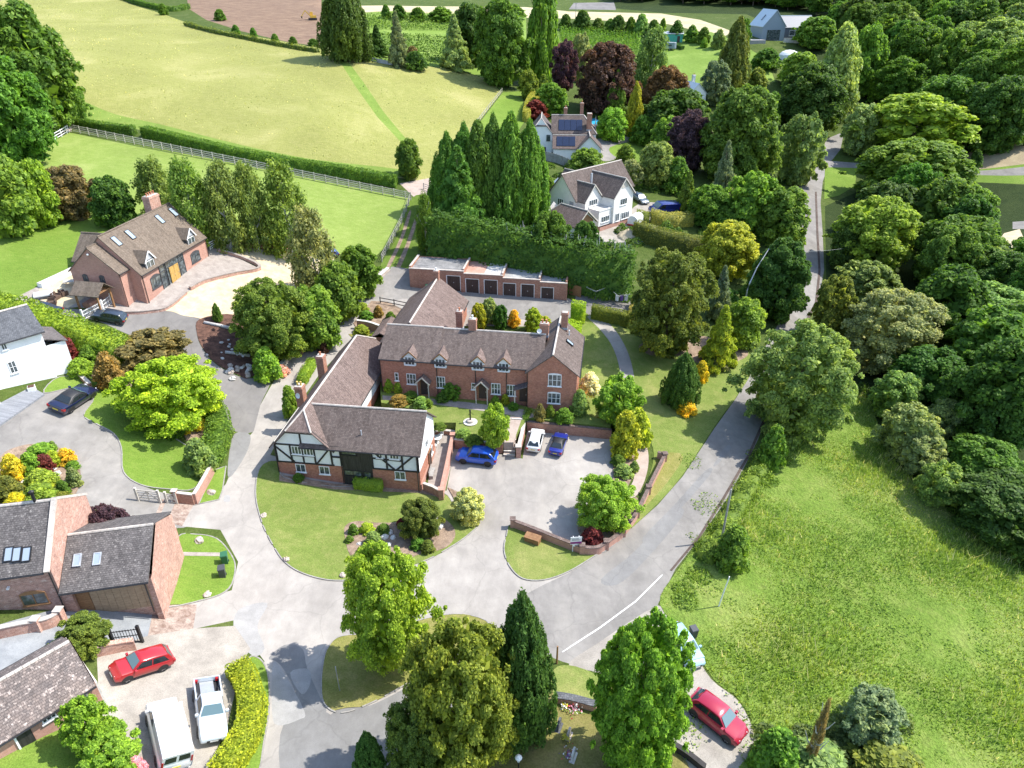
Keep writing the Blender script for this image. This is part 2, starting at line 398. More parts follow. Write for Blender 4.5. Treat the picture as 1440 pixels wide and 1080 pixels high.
# ------------------------------------------------------------------ mesh builder
class MB:
    def __init__(s):
        s.v = []; s.f = []; s.mi = []; s.mats = []; s.cur = 0; s.uv = {}

    def mat(s, name):
        if name not in s.mats: s.mats.append(name)
        s.cur = s.mats.index(name); return s

    def face(s, pts, uv=None):
        n = len(s.v); s.v.extend([tuple(p) for p in pts]); s.f.append(tuple(range(n, n + len(pts)))); s.mi.append(s.cur)
        if uv: s.uv[len(s.f) - 1] = uv
        return s

    def mesh(s, verts, faces):
        n = len(s.v); s.v.extend([tuple(p) for p in verts])
        for f in faces: s.f.append(tuple(i + n for i in f)); s.mi.append(s.cur)
        return s

    def box(s, x0, x1, y0, y1, z0, z1, M=None):
        v = [Vector(p) for p in ((x0, y0, z0), (x1, y0, z0), (x1, y1, z0), (x0, y1, z0), (x0, y0, z1), (x1, y0, z1), (x1, y1, z1), (x0, y1, z1))]
        if M: v = [M @ p for p in v]
        return s.mesh(v, [(3, 2, 1, 0), (4, 5, 6, 7), (0, 1, 5, 4), (1, 2, 6, 5), (2, 3, 7, 6), (3, 0, 4, 7)])

    def bar(s, a, b, w, h=None, up=(0, 0, 1)):
        """square bar from a to b"""
        a, b = Vector(a), Vector(b); h = h or w
        d = (b - a).normalized(); u = Vector(up)
        if abs(d.dot(u)) > .98: u = Vector((1, 0, 0))
        x = d.cross(u).normalized() * (w / 2); y = x.cross(d).normalized() * (h / 2)
        v = [a - x - y, a + x - y, a + x + y, a - x + y, b - x - y, b + x - y, b + x + y, b - x + y]
        return s.mesh(v, [(3, 2, 1, 0), (4, 5, 6, 7), (0, 1, 5, 4), (1, 2, 6, 5), (2, 3, 7, 6), (3, 0, 4, 7)])

    def tube(s, pts, rad, n=8, cap=True):
        pts = [Vector(p) for p in pts]
        if not hasattr(rad, '__len__'): rad = [rad] * len(pts)
        vs, fs = [], []
        for i, p in enumerate(pts):
            d = (pts[min(i + 1, len(pts) - 1)] - pts[max(i - 1, 0)]).normalized()
            a = d.cross(Vector((0, 0, 1)) if abs(d.z) < .95 else Vector((1, 0, 0))).normalized(); b = d.cross(a)
            for k in range(n):
                t = 2 * math.pi * k / n
                vs.append(p + (a * math.cos(t) + b * math.sin(t)) * rad[i])
        for i in range(len(pts) - 1):
            for k in range(n):
                k2 = (k + 1) % n
                fs.append((i * n + k, i * n + k2, (i + 1) * n + k2, (i + 1) * n + k))
        if cap:
            fs.append(tuple(range(n - 1, -1, -1))); fs.append(tuple((len(pts) - 1) * n + k for k in range(n)))
        return s.mesh(vs, fs)

    def lathe(s, prof, n=16, c=(0, 0, 0)):
        vs, fs = [], []
        for r, z in prof:
            for k in range(n):
                t = 2 * math.pi * k / n; vs.append((c[0] + r * math.cos(t), c[1] + r * math.sin(t), c[2] + z))
        for i in range(len(prof) - 1):
            for k in range(n):
                k2 = (k + 1) % n; fs.append((i * n + k, i * n + k2, (i + 1) * n + k2, (i + 1) * n + k))
        fs.append(tuple(range(n - 1, -1, -1))); fs.append(tuple((len(prof) - 1) * n + k for k in range(n)))
        return s.mesh(vs, fs)

    def poly_prism(s, poly, z0, z1):
        n = len(poly)
        return s.mesh([(x, y, z0) for x, y in poly] + [(x, y, z1) for x, y in poly],
                      [tuple(range(n - 1, -1, -1)), tuple(range(n, 2 * n))] + [(i, (i + 1) % n, n + (i + 1) % n, n + i) for i in range(n)])

    def build(s, name, mats=None, parent=None, loc=(0, 0, 0), rz=0.0, smooth=False, color=None):
        me = bpy.data.meshes.new(name); me.from_pydata(s.v, [], s.f)
        if mats and not s.mats: s.mats = [mats]
        for m_ in s.mats: me.materials.append(MATS[m_])
        if len(s.mats) > 1: me.polygons.foreach_set('material_index', s.mi)
        # UV in metres, in each face's own plane (u level, v up the slope)
        ul = me.uv_layers.new(name='UVMap')
        nv = Vector((0, 0, 1)); buf = []
        for p in me.polygons:
            n = p.normal
            h = Vector((-n.y, n.x, 0))
            h = h.normalized() if h.length > .05 else Vector((1, 0, 0))
            t = n.cross(h)
            for li in p.loop_indices:
                q = me.vertices[me.loops[li].vertex_index].co
                buf += [q.dot(h), q.dot(t)]
        ul.data.foreach_set('uv', buf)
        if smooth: me.polygons.foreach_set('use_smooth', [True] * len(me.polygons))
        me.update()
        o = bpy.data.objects.new(name, me); col.objects.link(o)
        o.location = loc; o.rotation_euler = (0, 0, rz)
        if parent: o.parent = parent
        if color: o.color = (*color, 1)
        return o


def tag(o, label=None, cat=None, group=None, kind=None):
    if label: o['label'] = label
    if cat: o['category'] = cat
    if group: o['group'] = group
    if kind: o['kind'] = kind
    return o


def thing(name, loc, rz, label, cat, group=None):
    o = bpy.data.objects.new(name, None); o.empty_display_size = .3; col.objects.link(o)
    o.location = loc; o.rotation_euler = (0, 0, rz)
    return tag(o, label, cat, group)


def part(name, mb, m_, parent, loc=(0, 0, 0), rz=0.0, smooth=False, color=None):
    return mb.build(name, m_, parent, loc, rz, smooth, color)


def dup(o, parent=None, label=None):
    c = o.copy(); col.objects.link(c); c.parent = parent
    for ch in list(o.children): dup(ch, c)
    if label: c['label'] = label
    return c


def smooth_poly(px, closed=True, n=4):
    """rounded outline through the given points"""
    q = []; L = len(px)
    for i in range(L if closed else L - 1):
        p0 = px[(i - 1) % L] if closed or i > 0 else px[0]; p1 = px[i]; p2 = px[(i + 1) % L]; p3 = px[(i + 2) % L] if closed or i + 2 < L else px[-1]
        for k in range(n):
            t = k / n; t2, t3 = t * t, t * t * t
            q.append(tuple(.5 * (2 * p1[j] + (p2[j] - p0[j]) * t + (2 * p0[j] - 5 * p1[j] + 4 * p2[j] - p3[j]) * t2 + (3 * p1[j] - p0[j] - 3 * p2[j] + p3[j]) * t3) for j in (0, 1)))
    if not closed: q.append(px[-1])
    return q


def path_px(px, lift=0.0, step=None, smooth=True):
    q = smooth_poly(px, False, 5) if smooth and len(px) > 2 else px
    pts = [P(x, y, lift) for x, y in q]
    if step:
        out = [pts[0]]; acc = 0.0
        for a, b in zip(pts, pts[1:]):
            d = (b - a).length
            while acc + d >= step:
                a = a + (b - a) * ((step - acc) / d); out.append(a.copy()); d = (b - a).length; acc = 0.0
            acc += d
        if (out[-1] - pts[-1]).length > step * .4: out.append(pts[-1])
        pts = out
    return pts

# ------------------------------------------------------------------ ground: one triangulated sheet split into named surfaces
# (name, material, lift, smooth outline?, outline)
TER = 1.4
ZONES = [
 ('hay_meadow','straw',.0,0,[(-80,-20),(-80,60),(0,75),(60,110),(112,150),(118,168),(190,180),(205,185),(300,205),(430,237),(560,250),(600,256),(625,232),(662,186),(705,130),(690,113),(640,98),(600,93),(555,88),(510,82),(450,68),(380,55),(280,38),(230,20),(180,5),(165,-20)]),
 ('mown_path','path_grass',.0,0,[(474,80),(485,80),(512,117),(540,158),(575,200),(566,202),(531,165),(499,120)]),
 ('field_margin','path_grass',.0,1,[(108,140),(160,160),(230,176),(340,204),(440,224),(560,238),(562,249),(430,236),(300,204),(205,184),(118,167)]),
 ('ploughed_field','dirt_field',.0,0,[(262,-8),(452,-8),(452,66),(400,58),(340,44),(290,28),(265,12)]),
 ('pale_field','pale_strip',.0,0,[(505,8),(740,10),(800,16),(930,19),(985,28),(1030,44),(1018,52),(940,34),(800,26),(505,18)]),
 ('grey_yard','asphalt_dark',.0,0,[(800,13),(807,4),(866,3),(866,14)]),
 ('crop_field','crop',.0,0,[(512,18),(740,20),(740,70),(705,128),(690,112),(640,97),(600,92),(555,87),(512,82)]),
 ('hop_ground','crop',.0,0,[(780,38),(905,50),(905,85),(780,72)]),
 ('rough_pasture','crop',.0,0,[(900,52),(1000,45),(1040,60),(1080,85),(1090,115),(1030,110),(960,120),(900,100)]),
 ('house_lawn','lawn_bright',.0,0,[(665,185),(707,130),(735,128),(737,172),(725,190),(690,200)]),
 ('paddock','paddock',.0,0,[(-60,225),(60,205),(98,186),(300,224),(440,252),(580,280),(570,305),(545,345),(522,366),(470,356),(440,345),(300,352),(180,330),(-60,320)]),
 ('house_lawn','lawn_bright',.02,0,[(-60,300),(60,310),(200,300),(190,330),(120,352),(108,382),(60,402),(30,420),(-60,445)]),
 ('farm_gravel','pink_path',.0,1,[(52,178),(70,168),(95,172),(100,184),(75,192),(48,200)]),
 ('farm_gravel','pink_path',.0,0,[(562,258),(606,250),(612,275),(584,279)]),
 ('grass_track','track_grass',.0,1,[(534,380),(577,380),(592,335),(606,280),(578,279),(560,330)]),
 ('wheel_rut','soil_bed',.01,1,[(543,376),(548,376),(566,338),(578,300),(574,300),(562,336)]),
 ('wheel_rut','soil_bed',.01,1,[(556,378),(562,378),(576,345),(590,300),(586,300),(571,343)]),
 ('patio','slab',.05,0,[(10,432),(30,415),(100,380),(125,395),(290,345),(312,352),(365,378),(330,384),(290,395),(262,412),(236,434),(212,438),(165,440),(110,432),(60,436)]),
 ('patio','cream_gravel',.06,0,[(57,402),(108,376),(118,395),(118,420),(92,436),(52,420)]),
 ('forecourt','cream_gravel',.02,1,[(230,437),(250,421),(285,399),(330,386),(366,378),(340,363),(308,352),(330,343),(410,352),(470,364),(450,395),(400,425),(350,440),(328,443),(300,447),(283,450),(258,444)]),
 ('driveway','asphalt_dark',.0,1,[(15,424),(100,434),(165,440),(232,437),(258,444),(284,450),(277,470),(286,492),(306,514),(345,532),(381,531),(366,570),(357,607),(322,603),(319,585),(305,550),(280,515),(240,490),(180,470),(120,447),(15,442)]),
 ('mulch_bed','mulch',.06,1,[(281,449),(330,443),(348,470),(385,500),(352,531),(335,527),(306,513),(286,491),(277,469)]),
 ('driveway','asphalt',.0,1,[(-40,650),(-40,590),(0,585),(60,552),(95,538),(145,540),(150,580),(170,615),(176,655),(200,683),(280,704),(316,694),(312,716),(258,742),(200,735),(130,712),(118,740),(-40,745)]),
 ('road','asphalt_pale',.0,0,[(296,706),(318,680),(330,650),(345,620),(357,606),(366,570),(378,548),(400,512),(440,462),(480,424),(515,392),(535,378),(578,378),(800,420),(835,440),(830,460),(640,458),(560,440),(500,472),(450,525),(405,590),(380,640),(600,690),(628,690),(640,626),(735,645),(742,602),(862,618),(862,680),(835,780),(890,780),(800,930),(700,900),(560,1000),(470,1100),(360,1100),(345,1000),(372,930),(330,872),(270,885),(225,850),(290,840),(326,830),(335,790),(310,745),(255,740),(270,712)]),
 ('road','asphalt',.0,0,[(1163,195),(1148,228),(1128,240),(1115,258),(1125,300),(1130,340),(1134,380),(1130,412),(1105,440),(1085,470),(1060,520),(1035,560),(1005,602),(960,670),(925,710),(880,750),(835,783),(800,806),(765,822),(735,838),(712,862),(716,900),(790,930),(850,948),(900,990),(945,1035),(965,1100),(1060,1100),(1060,1040),(1035,985),(1000,958),(965,905),(940,872),(925,850),(950,800),(985,755),(1020,705),(1045,660),(1065,620),(1082,580),(1100,520),(1140,440),(1152,415),(1159,380),(1157,330),(1154,285),(1157,255),(1166,230),(1182,210),(1187,185)]),
 ('layby','beige_gravel',.01,1,[(925,852),(950,872),(970,905),(1000,955),(1040,988),(1062,1040),(1058,1100),(965,1100),(940,1035),(895,985),(845,948),(800,935),(840,905)]),
 ('road_marking','marking',.015,0,[(931,808),(932.5,808.6),(894,846.6),(844,883.6),(791.3,917.4),(789.6,916.4),(842.4,882.4),(892.4,845.6)]),
 ('kerb','kerb',.04,0,[(1146,270),(1148.5,270),(1151,330),(1154,380),(1150,425),(1137,450),(1100,530),(1077,590),(1055,640),(1020,700),(985,755),(945,803),(942,802),(982,754),(1016,700),(1051,640),(1073,590),(1096,530),(1133,450),(1146,425),(1151,380),(1148,330)]),
 ('road_patch','asphalt_patch',.004,1,[(905,755),(915,758),(960,712),(1000,665),(992,662),(950,708)]),
 ('road_patch','asphalt_patch',.004,1,[(845,815),(868,822),(905,790),(960,725),(945,718),(893,775)]),
 ('road_patch','asphalt_patch',.004,1,[(1003,655),(1012,650),(1028,630),(1020,628)]),
 ('road','asphalt',.0,1,[(548,380),(576,378),(800,422),(832,441),(828,458),(770,455),(640,432),(575,420),(545,425),(500,425),(530,395)]),
 ('road_patch','asphalt_patch',.005,1,[(378,925),(400,907),(425,912),(432,940),(452,985),(458,1002),(428,1004),(412,965),(398,940),(388,930)]),
 ('road_patch','asphalt_patch',.005,1,[(400,1015),(460,1002),(480,1040),(470,1100),(400,1100)]),
 ('concrete_patch','concrete_patch',.005,1,[(383,938),(394,938),(428,1000),(420,1012),(392,1020),(383,1005)]),
 ('concrete_patch','concrete_patch',.005,1,[(408,946),(434,941),(436,962),(424,976)]),
 ('concrete_patch','concrete_patch',.005,1,[(335,858),(376,848),(362,880),(372,912),(355,922),(330,890)]),
 ('road_patch','asphalt_patch',.005,1,[(322,672),(345,640),(352,612),(330,610),(322,640)]),
 ('road_patch','concrete_patch',.006,1,[(316,697),(323,697),(323,705),(315,705)]),
 ('lawn','lawn',.07,1,[(362,668),(372,652),(393,650),(400,672),(470,685),(530,682),(590,690),(625,694),(640,712),(660,726),(673,737),(664,748),(640,766),(600,788),(560,801),(520,813),(480,817),(450,814),(420,804),(400,790),(387,772),(374,748),(367,730),(360,700)]),
 ('flower_bed','soil_bed',.1,1,[(485,742),(500,734),(530,736),(560,735),(590,728),(618,728),(636,740),(640,755),(628,770),(605,778),(585,782),(560,795),(535,802),(510,795),(492,780),(486,760)]),
 ('flower_bed','soil_bed',.1,0,[(630,686),(660,700),(680,716),(676,732),(664,727),(644,712)]),
 ('house_border','soil_bed',.09,0,[(393,668),(470,681),(590,687),(626,696),(624,701),(590,694),(470,689),(393,677)]),
 ('lawn','lawn',.07,1,[(720,738),(760,755),(800,772),(832,777),(850,776),(872,758),(838,781),(800,804),(765,816),(735,814),(717,797),(709,775),(712,755)]),
 ('lawn','lawn',.05,1,[(818,443),(840,440),(862,452),(905,478),(950,482),(1000,490),(1048,492),(1058,520),(1034,560),(1004,601),(959,669),(924,709),(880,750),(852,772),(880,735),(900,700),(916,660),(918,630),(900,605),(862,598),(830,590),(815,570),(818,520)]),
 ('dry_grass','lawn_dry',.052,1,[(925,640),(960,640),(945,670),(915,705),(885,735),(868,752),(872,742),(905,700),(920,665)]),
 ('tree_litter','soil_bed',.055,1,[(900,485),(960,470),(1020,480),(1050,492),(1045,505),(1000,515),(950,500),(915,500)]),
 ('garden_path','asphalt_pale',.07,1,[(826,446),(840,446),(858,457),(874,478),(886,505),(891,535),(876,535),(868,505),(858,482),(842,462)]),
 ('paved_path','pink_path',.07,1,[(897,618),(908,622),(912,650),(905,680),(892,700),(878,696),(890,678),(894,650)]),
 ('flower_bed','soil_bed',.09,0,[(862,640),(893,640),(893,665),(880,690),(868,700),(862,680)]),
 ('flower_bed','soil_bed',.09,1,[(812,742),(830,735),(880,720),(893,700),(897,712),(872,745),(848,764),(826,764)]),
 ('lawn','lawn_bright',.06,1,[(250,756),(275,752),(305,758),(325,780),(331,800),(322,828),(290,843),(225,852),(240,800)]),
 ('stepping_path','slab',.08,0,[(250,777),(314,778),(315,783),(249,782)]),
 ('lawn','lawn_bright',.06,0,[(280,709),(300,662),(318,656),(313,690),(308,703)]),
 ('lawn','lawn_bright',.06,1,[(62,553),(85,530),(135,536),(160,548),(178,560),(220,600),(272,634),(292,660),(272,688),(235,688),(198,682),(174,664),(171,630),(160,610),(135,596),(118,584),(132,560),(110,545)]),
 ('garden_bed','soil_bed',.08,1,[(70,490),(120,490),(180,510),(262,555),(300,560),(318,600),(315,640),(290,660),(270,640),(250,600),(180,548),(130,530),(90,515)]),
 ('island_bed','soil_bed',.15,1,[(-20,672),(5,640),(25,630),(48,626),(80,630),(102,640),(112,658),(113,678),(104,700),(95,712),(40,716),(-20,708)]),
 ('deck','decking',.2,0,[(-30,585),(45,546),(63,556),(0,600),(-30,615)]),
 ('cobbles','cobble',.006,0,[(248,704),(272,710),(256,740),(234,734)]),
 ('cobbles','cobble',.006,0,[(228,702),(234,703),(222,733),(215,732)]),
 ('driveway','grey_gravel',.0,0,[(-40,890),(20,872),(95,852),(218,848),(224,890),(170,906),(134,918),(95,912),(30,935),(-40,965)]),
 ('cobbles','cobble',.006,0,[(217,851),(277,850),(270,894),(208,894)]),
 ('parking_gravel','beige_gravel',.0,0,[(136,918),(208,894),(270,884),(330,880),(352,912),(338,940),(320,1020),(285,1100),(130,1100),(140,1000)]),
 ('garden_path','slab',.02,0,[(-20,1040),(60,1005),(135,968),(140,990),(60,1035),(-20,1070)]),
 ('lawn','lawn_bright',.06,0,[(-20,1070),(60,1035),(112,1010),(150,1040),(190,1100),(-20,1100)]),
 ('lawn','lawn_bright',.06,1,[(345,935),(362,925),(376,945),(379,990),(372,1040),(355,1100),(285,1100),(330,1020)]),
 ('lawn','lawn_dry',.06,1,[(455,930),(462,910),(480,895),(530,890),(600,870),(650,864),(688,878),(660,905),(600,945),(562,968),(520,990),(480,1003),(456,990),(452,960)]),
 ('road','asphalt_patch',.002,1,[(462,1008),(520,992),(562,972),(620,938),(660,905),(690,915),(640,990),(560,1060),(520,1100),(470,1100)]),
 ('churchyard','churchyard',.05,1,[(620,1110),(690,1040),(740,980),(790,938),(830,946),(880,975),(930,1030),(955,1110)]),
 ('churchyard','lawn',.06,1,[(775,955),(790,936),(830,945),(850,965),(845,1000),(790,1000)]),
 ('meadow','meadow',.04,1,[(1096,610),(1140,600),(1215,540),(1225,560),(1250,640),(1310,690),(1370,745),(1480,815),(1480,1110),(1062,1110),(1066,1040),(1040,985),(1003,955),(970,900),(928,850),(950,806),(990,755),(1030,700),(1062,655)]),
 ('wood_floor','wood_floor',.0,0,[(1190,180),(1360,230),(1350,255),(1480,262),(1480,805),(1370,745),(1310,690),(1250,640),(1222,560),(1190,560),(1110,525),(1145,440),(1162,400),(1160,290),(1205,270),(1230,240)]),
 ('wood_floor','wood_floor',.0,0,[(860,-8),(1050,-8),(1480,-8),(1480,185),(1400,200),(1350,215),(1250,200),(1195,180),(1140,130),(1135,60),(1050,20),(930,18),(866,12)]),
 ('verge','lawn_bright',.03,0,[(1160,236),(1206,233),(1202,262),(1180,275),(1159,280)]),
 ('road','asphalt',.004,0,[(1164,226),(1230,231),(1225,237),(1160,235)]),
 ('paddock','brown_paddock',.0,1,[(1356,222),(1385,205),(1480,188),(1480,226),(1375,238)]),
 ('verge','lawn_bright',.0,0,[(1364,240),(1480,226),(1480,260),(1364,256)]),
 ('road','asphalt',.01,0,[(1364,241),(1410,238),(1480,230),(1480,246),(1410,247),(1364,246)]),
 ('gravel_drive','cream_gravel',.0,0,[(1395,350),(1412,328),(1434,322),(1440,336),(1412,356)]),
 ('driveway','asphalt',.0,0,[(1424,312),(1480,308),(1480,322),(1424,322)]),
 ('driveway','asphalt',.0,1,[(838,196),(880,192),(890,200),(868,222),(848,226),(836,212)]),
 ('lawn','lawn_bright',.02,1,[(858,207),(905,198),(915,215),(895,228),(868,222)]),
 ('builders_yard','beige_gravel',.02,1,[(838,325),(880,300),(905,285),(950,290),(935,310),(905,330),(870,342),(842,338)]),
 ('garden_terrace','lawn',TER,0,[(600,614),(604,580),(536,566),(534,538),(640,548),(742,572),(815,574),(832,586),(862,592),(858,600),(800,594),(743,588),(735,598),(722,617),(706,621),(640,612)]),
 ('terrace_path','slab',TER+.02,0,[(538,556),(600,560),(660,566),(745,577),(752,586),(736,590),(722,584),(660,575),(600,567),(538,562)]),
 ('terrace_path','pink_path',TER+.02,0,[(718,584),(734,588),(722,622),(708,622)]),
 ('drying_yard','asphalt_dark',.02,0,[(808,428),(812,398),(880,404),(892,436),(832,446)]),
 ('side_yard','slab',.03,0,[(601,690),(606,640),(612,608),(642,608),(640,632),(626,690)]),
 ('raised_bed','soil_bed',.1,0,[(497,455),(522,424),(545,425),(575,440),(560,462),(530,470),(505,468)]),
 ('garden_ground','lawn_dry',.05,0,[(490,470),(530,470),(545,500),(540,545),(530,545),(520,500)]),
]
FOOT = []


def build_ground():
    outlines, verts2, edges = [], [], []
    for nm, mt, lift, sm, poly in ZONES:
        q = smooth_poly(poly, True, 4) if sm else [((a[0] * (3 - k) + b[0] * k) / 3, (a[1] * (3 - k) + b[1] * k) / 3) for a, b in zip(poly, poly[1:] + poly[:1]) for k in range(3)]
        pts = [P(x, y, lift if lift > .5 else 0) for x, y in q]
        w = [(p.x, p.y) for p in pts]
        # drop near-duplicate corners
        o = [w[0]]
        for p in w[1:]:
            if math.hypot(p[0] - o[-1][0], p[1] - o[-1][1]) > .05: o.append(p)
        outlines.append(np.array(o))
        n = len(verts2); verts2 += o; edges += [(n + i, n + (i + 1) % len(o)) for i in range(len(o))]
    for x0, x1, y0, y1, s in ((-140, 120, 14, 190, 2.5), (-260, 260, 14, 420, 7.0), (-420, 420, -12, 650, 16.0)):
        X, Y = np.meshgrid(np.arange(x0, x1 + .1, s), np.arange(y0, y1 + .1, s))
        X = X.ravel() + rng.uniform(-.25, .25, X.size) * s; Y = Y.ravel() + rng.uniform(-.25, .25, Y.size) * s
        keep = np.ones(X.size, bool)
        if s > 2.5: keep &= ~((X > -140) & (X < 120) & (Y > 14) & (Y < 190))
        if s > 7: keep &= ~((X > -260) & (X < 260) & (Y > 14) & (Y < 420))
        verts2 += list(zip(X[keep].tolist(), Y[keep].tolist()))
    v, e, f, *_ = delaunay_2d_cdt([Vector(p) for p in verts2], edges, [], 0, 1e-4)
    V = np.array([(p.x, p.y) for p in v]); T = np.array([t for t in f if len(t) == 3])
    a, b, c = V[T[:, 0]], V[T[:, 1]], V[T[:, 2]]
    area = (b[:, 0] - a[:, 0]) * (c[:, 1] - a[:, 1]) - (c[:, 0] - a[:, 0]) * (b[:, 1] - a[:, 1])
    T[area < 0] = T[area < 0][:, ::-1]
    T = T[np.abs(area) > 1e-6]
    C = V[T].mean(1)
    zone = np.full(len(T), -1)
    for k, o in enumerate(outlines):
        lo, hi = o.min(0), o.max(0)
        idx = np.nonzero((C[:, 0] > lo[0]) & (C[:, 0] < hi[0]) & (C[:, 1] > lo[1]) & (C[:, 1] < hi[1]))[0]
        if len(idx) == 0: continue
        x, y = C[idx, 0][:, None], C[idx, 1][:, None]
        x1, y1 = o[:, 0][None], o[:, 1][None]; x2, y2 = np.roll(o[:, 0], -1)[None], np.roll(o[:, 1], -1)[None]
        cr = ((y1 > y) != (y2 > y)) & (x < (x2 - x1) * (y - y1) / (y2 - y1 + 1e-12) + x1)
        zone[idx[cr.sum(1) % 2 == 1]] = k
    Zt = hts(V[:, 0], V[:, 1])
    # zones with the same name, material and lift become one surface
    groups = {}
    for k in range(-1, len(ZONES)):
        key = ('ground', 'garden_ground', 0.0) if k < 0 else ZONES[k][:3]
        groups.setdefault(key, []).append(k)
    for (nm, mt, lift), ks in groups.items():
        t = T[np.isin(zone, ks)]
        if len(t) == 0: continue
        used, inv = np.unique(t, return_inverse=True); t2 = inv.reshape(t.shape)
        top = np.column_stack([V[used], Zt[used] + lift])
        ed = np.concatenate([t2[:, [0, 1]], t2[:, [1, 2]], t2[:, [2, 0]]])
        s = np.sort(ed, 1); key = s[:, 0] * 10 ** 7 + s[:, 1]
        _, first, cnt = np.unique(key, return_index=True, return_counts=True)
        bd = ed[first[cnt == 1]]
        n = len(used)
        low = top.copy(); low[:, 2] -= lift + .4
        sk = np.column_stack([bd[:, 1] + n, bd[:, 0] + n, bd[:, 0] + 2 * n, bd[:, 1] + 2 * n])
        me = bpy.data.meshes.new(nm)
        me.from_pydata(np.concatenate([top, top, low]).tolist(), [], t2.tolist() + sk.tolist())
        me.materials.append(MATS[mt])
        sm_ = np.concatenate([np.ones(len(t2), bool), np.zeros(len(sk), bool)])
        me.polygons.foreach_set('use_smooth', sm_)
        me.update()
        o = bpy.data.objects.new(nm, me); col.objects.link(o); o['kind'] = 'structure'
    return outlines


OUT = build_ground()


def inside(o, x, y):
    r = False
    for (x1, y1), (x2, y2) in zip(o, np.roll(o, -1, 0)):
        if (y1 > y) != (y2 > y) and x < (x2 - x1) * (y - y1) / (y2 - y1) + x1: r = not r
    return r

# ------------------------------------------------------------------ foliage
def leaf_arrays(P0, N, size, aspect=.62):
    """diamond leaves at P0 facing N"""
    n = len(P0)
    N = N / (np.linalg.norm(N, axis=1, keepdims=True) + 1e-9)
    A = np.cross(N, rng.normal(size=(n, 3))); A /= np.linalg.norm(A, axis=1, keepdims=True) + 1e-9
    B = np.cross(N, A)
    s = (size * rng.uniform(.6, 1.35, n))[:, None] if np.isscalar(size) else size[:, None]
    v = np.stack([P0 - A * s, P0 - B * s * aspect + N * s * .18, P0 + A * s, P0 + B * s * aspect + N * s * .18], 1)
    return v.reshape(-1, 3)


def quads_mesh(name, V, mt, extra=None):
    me = bpy.data.meshes.new(name)
    n = len(V) // 4
    ev, ef = (np.zeros((0, 3)), np.zeros((0, 4), int)) if extra is None else extra
    allv = np.concatenate([V, ev]); nf = n + len(ef)
    me.vertices.add(len(allv)); me.vertices.foreach_set('co', allv.astype(np.float32).ravel())
    loops = np.concatenate([np.arange(4 * n), (np.asarray(ef, int) + 4 * n).ravel()])
    me.loops.add(len(loops)); me.loops.foreach_set('vertex_index', loops.astype(np.int32))
    me.polygons.add(nf); me.polygons.foreach_set('loop_start', (np.arange(nf) * 4).astype(np.int32))
    me.update(calc_edges=True); me.validate()
    me.materials.append(MATS[mt])
    return me


def rnd_dirs(n):
    d = rng.normal(size=(n, 3)); return d / np.linalg.norm(d, axis=1, keepdims=True)


ENV = {  # half-width of the crown at height t (0 foot, 1 top)
 'B': lambda t: np.sqrt(np.clip(1 - (2 * t - 1) ** 2, 0, 1)) ** .8 * (1.0 - .10 * t),
 'O': lambda t: np.clip(np.sin(np.pi * np.clip(t * .92 + .08, 0, 1)) ** .55, 0, 1) * (1 - .25 * t),
 'C': lambda t: np.clip(1 - t ** 2.4, 0, 1) ** .8 * np.clip(.55 + t * 2.2, 0, 1),
 'P': lambda t: np.clip(1.02 - t, 0, 1) ** .85,
 'W': lambda t: np.sqrt(np.clip(1 - (1.7 * t - .8) ** 2, 0, 1)) * (1 - .3 * t),
 'S': lambda t: np.sqrt(np.clip(1 - t ** 2, 0, 1)) * np.clip(.8 + t, 0, 1),
 'G': lambda t: np.clip(1 - np.abs(2 * t - 1) ** 2.7, 0, 1) ** .55,
 'T': lambda t: np.clip(1 - t ** 5, 0, 1) ** .5 * np.clip(.86 + t * .5, 0, 1),
}


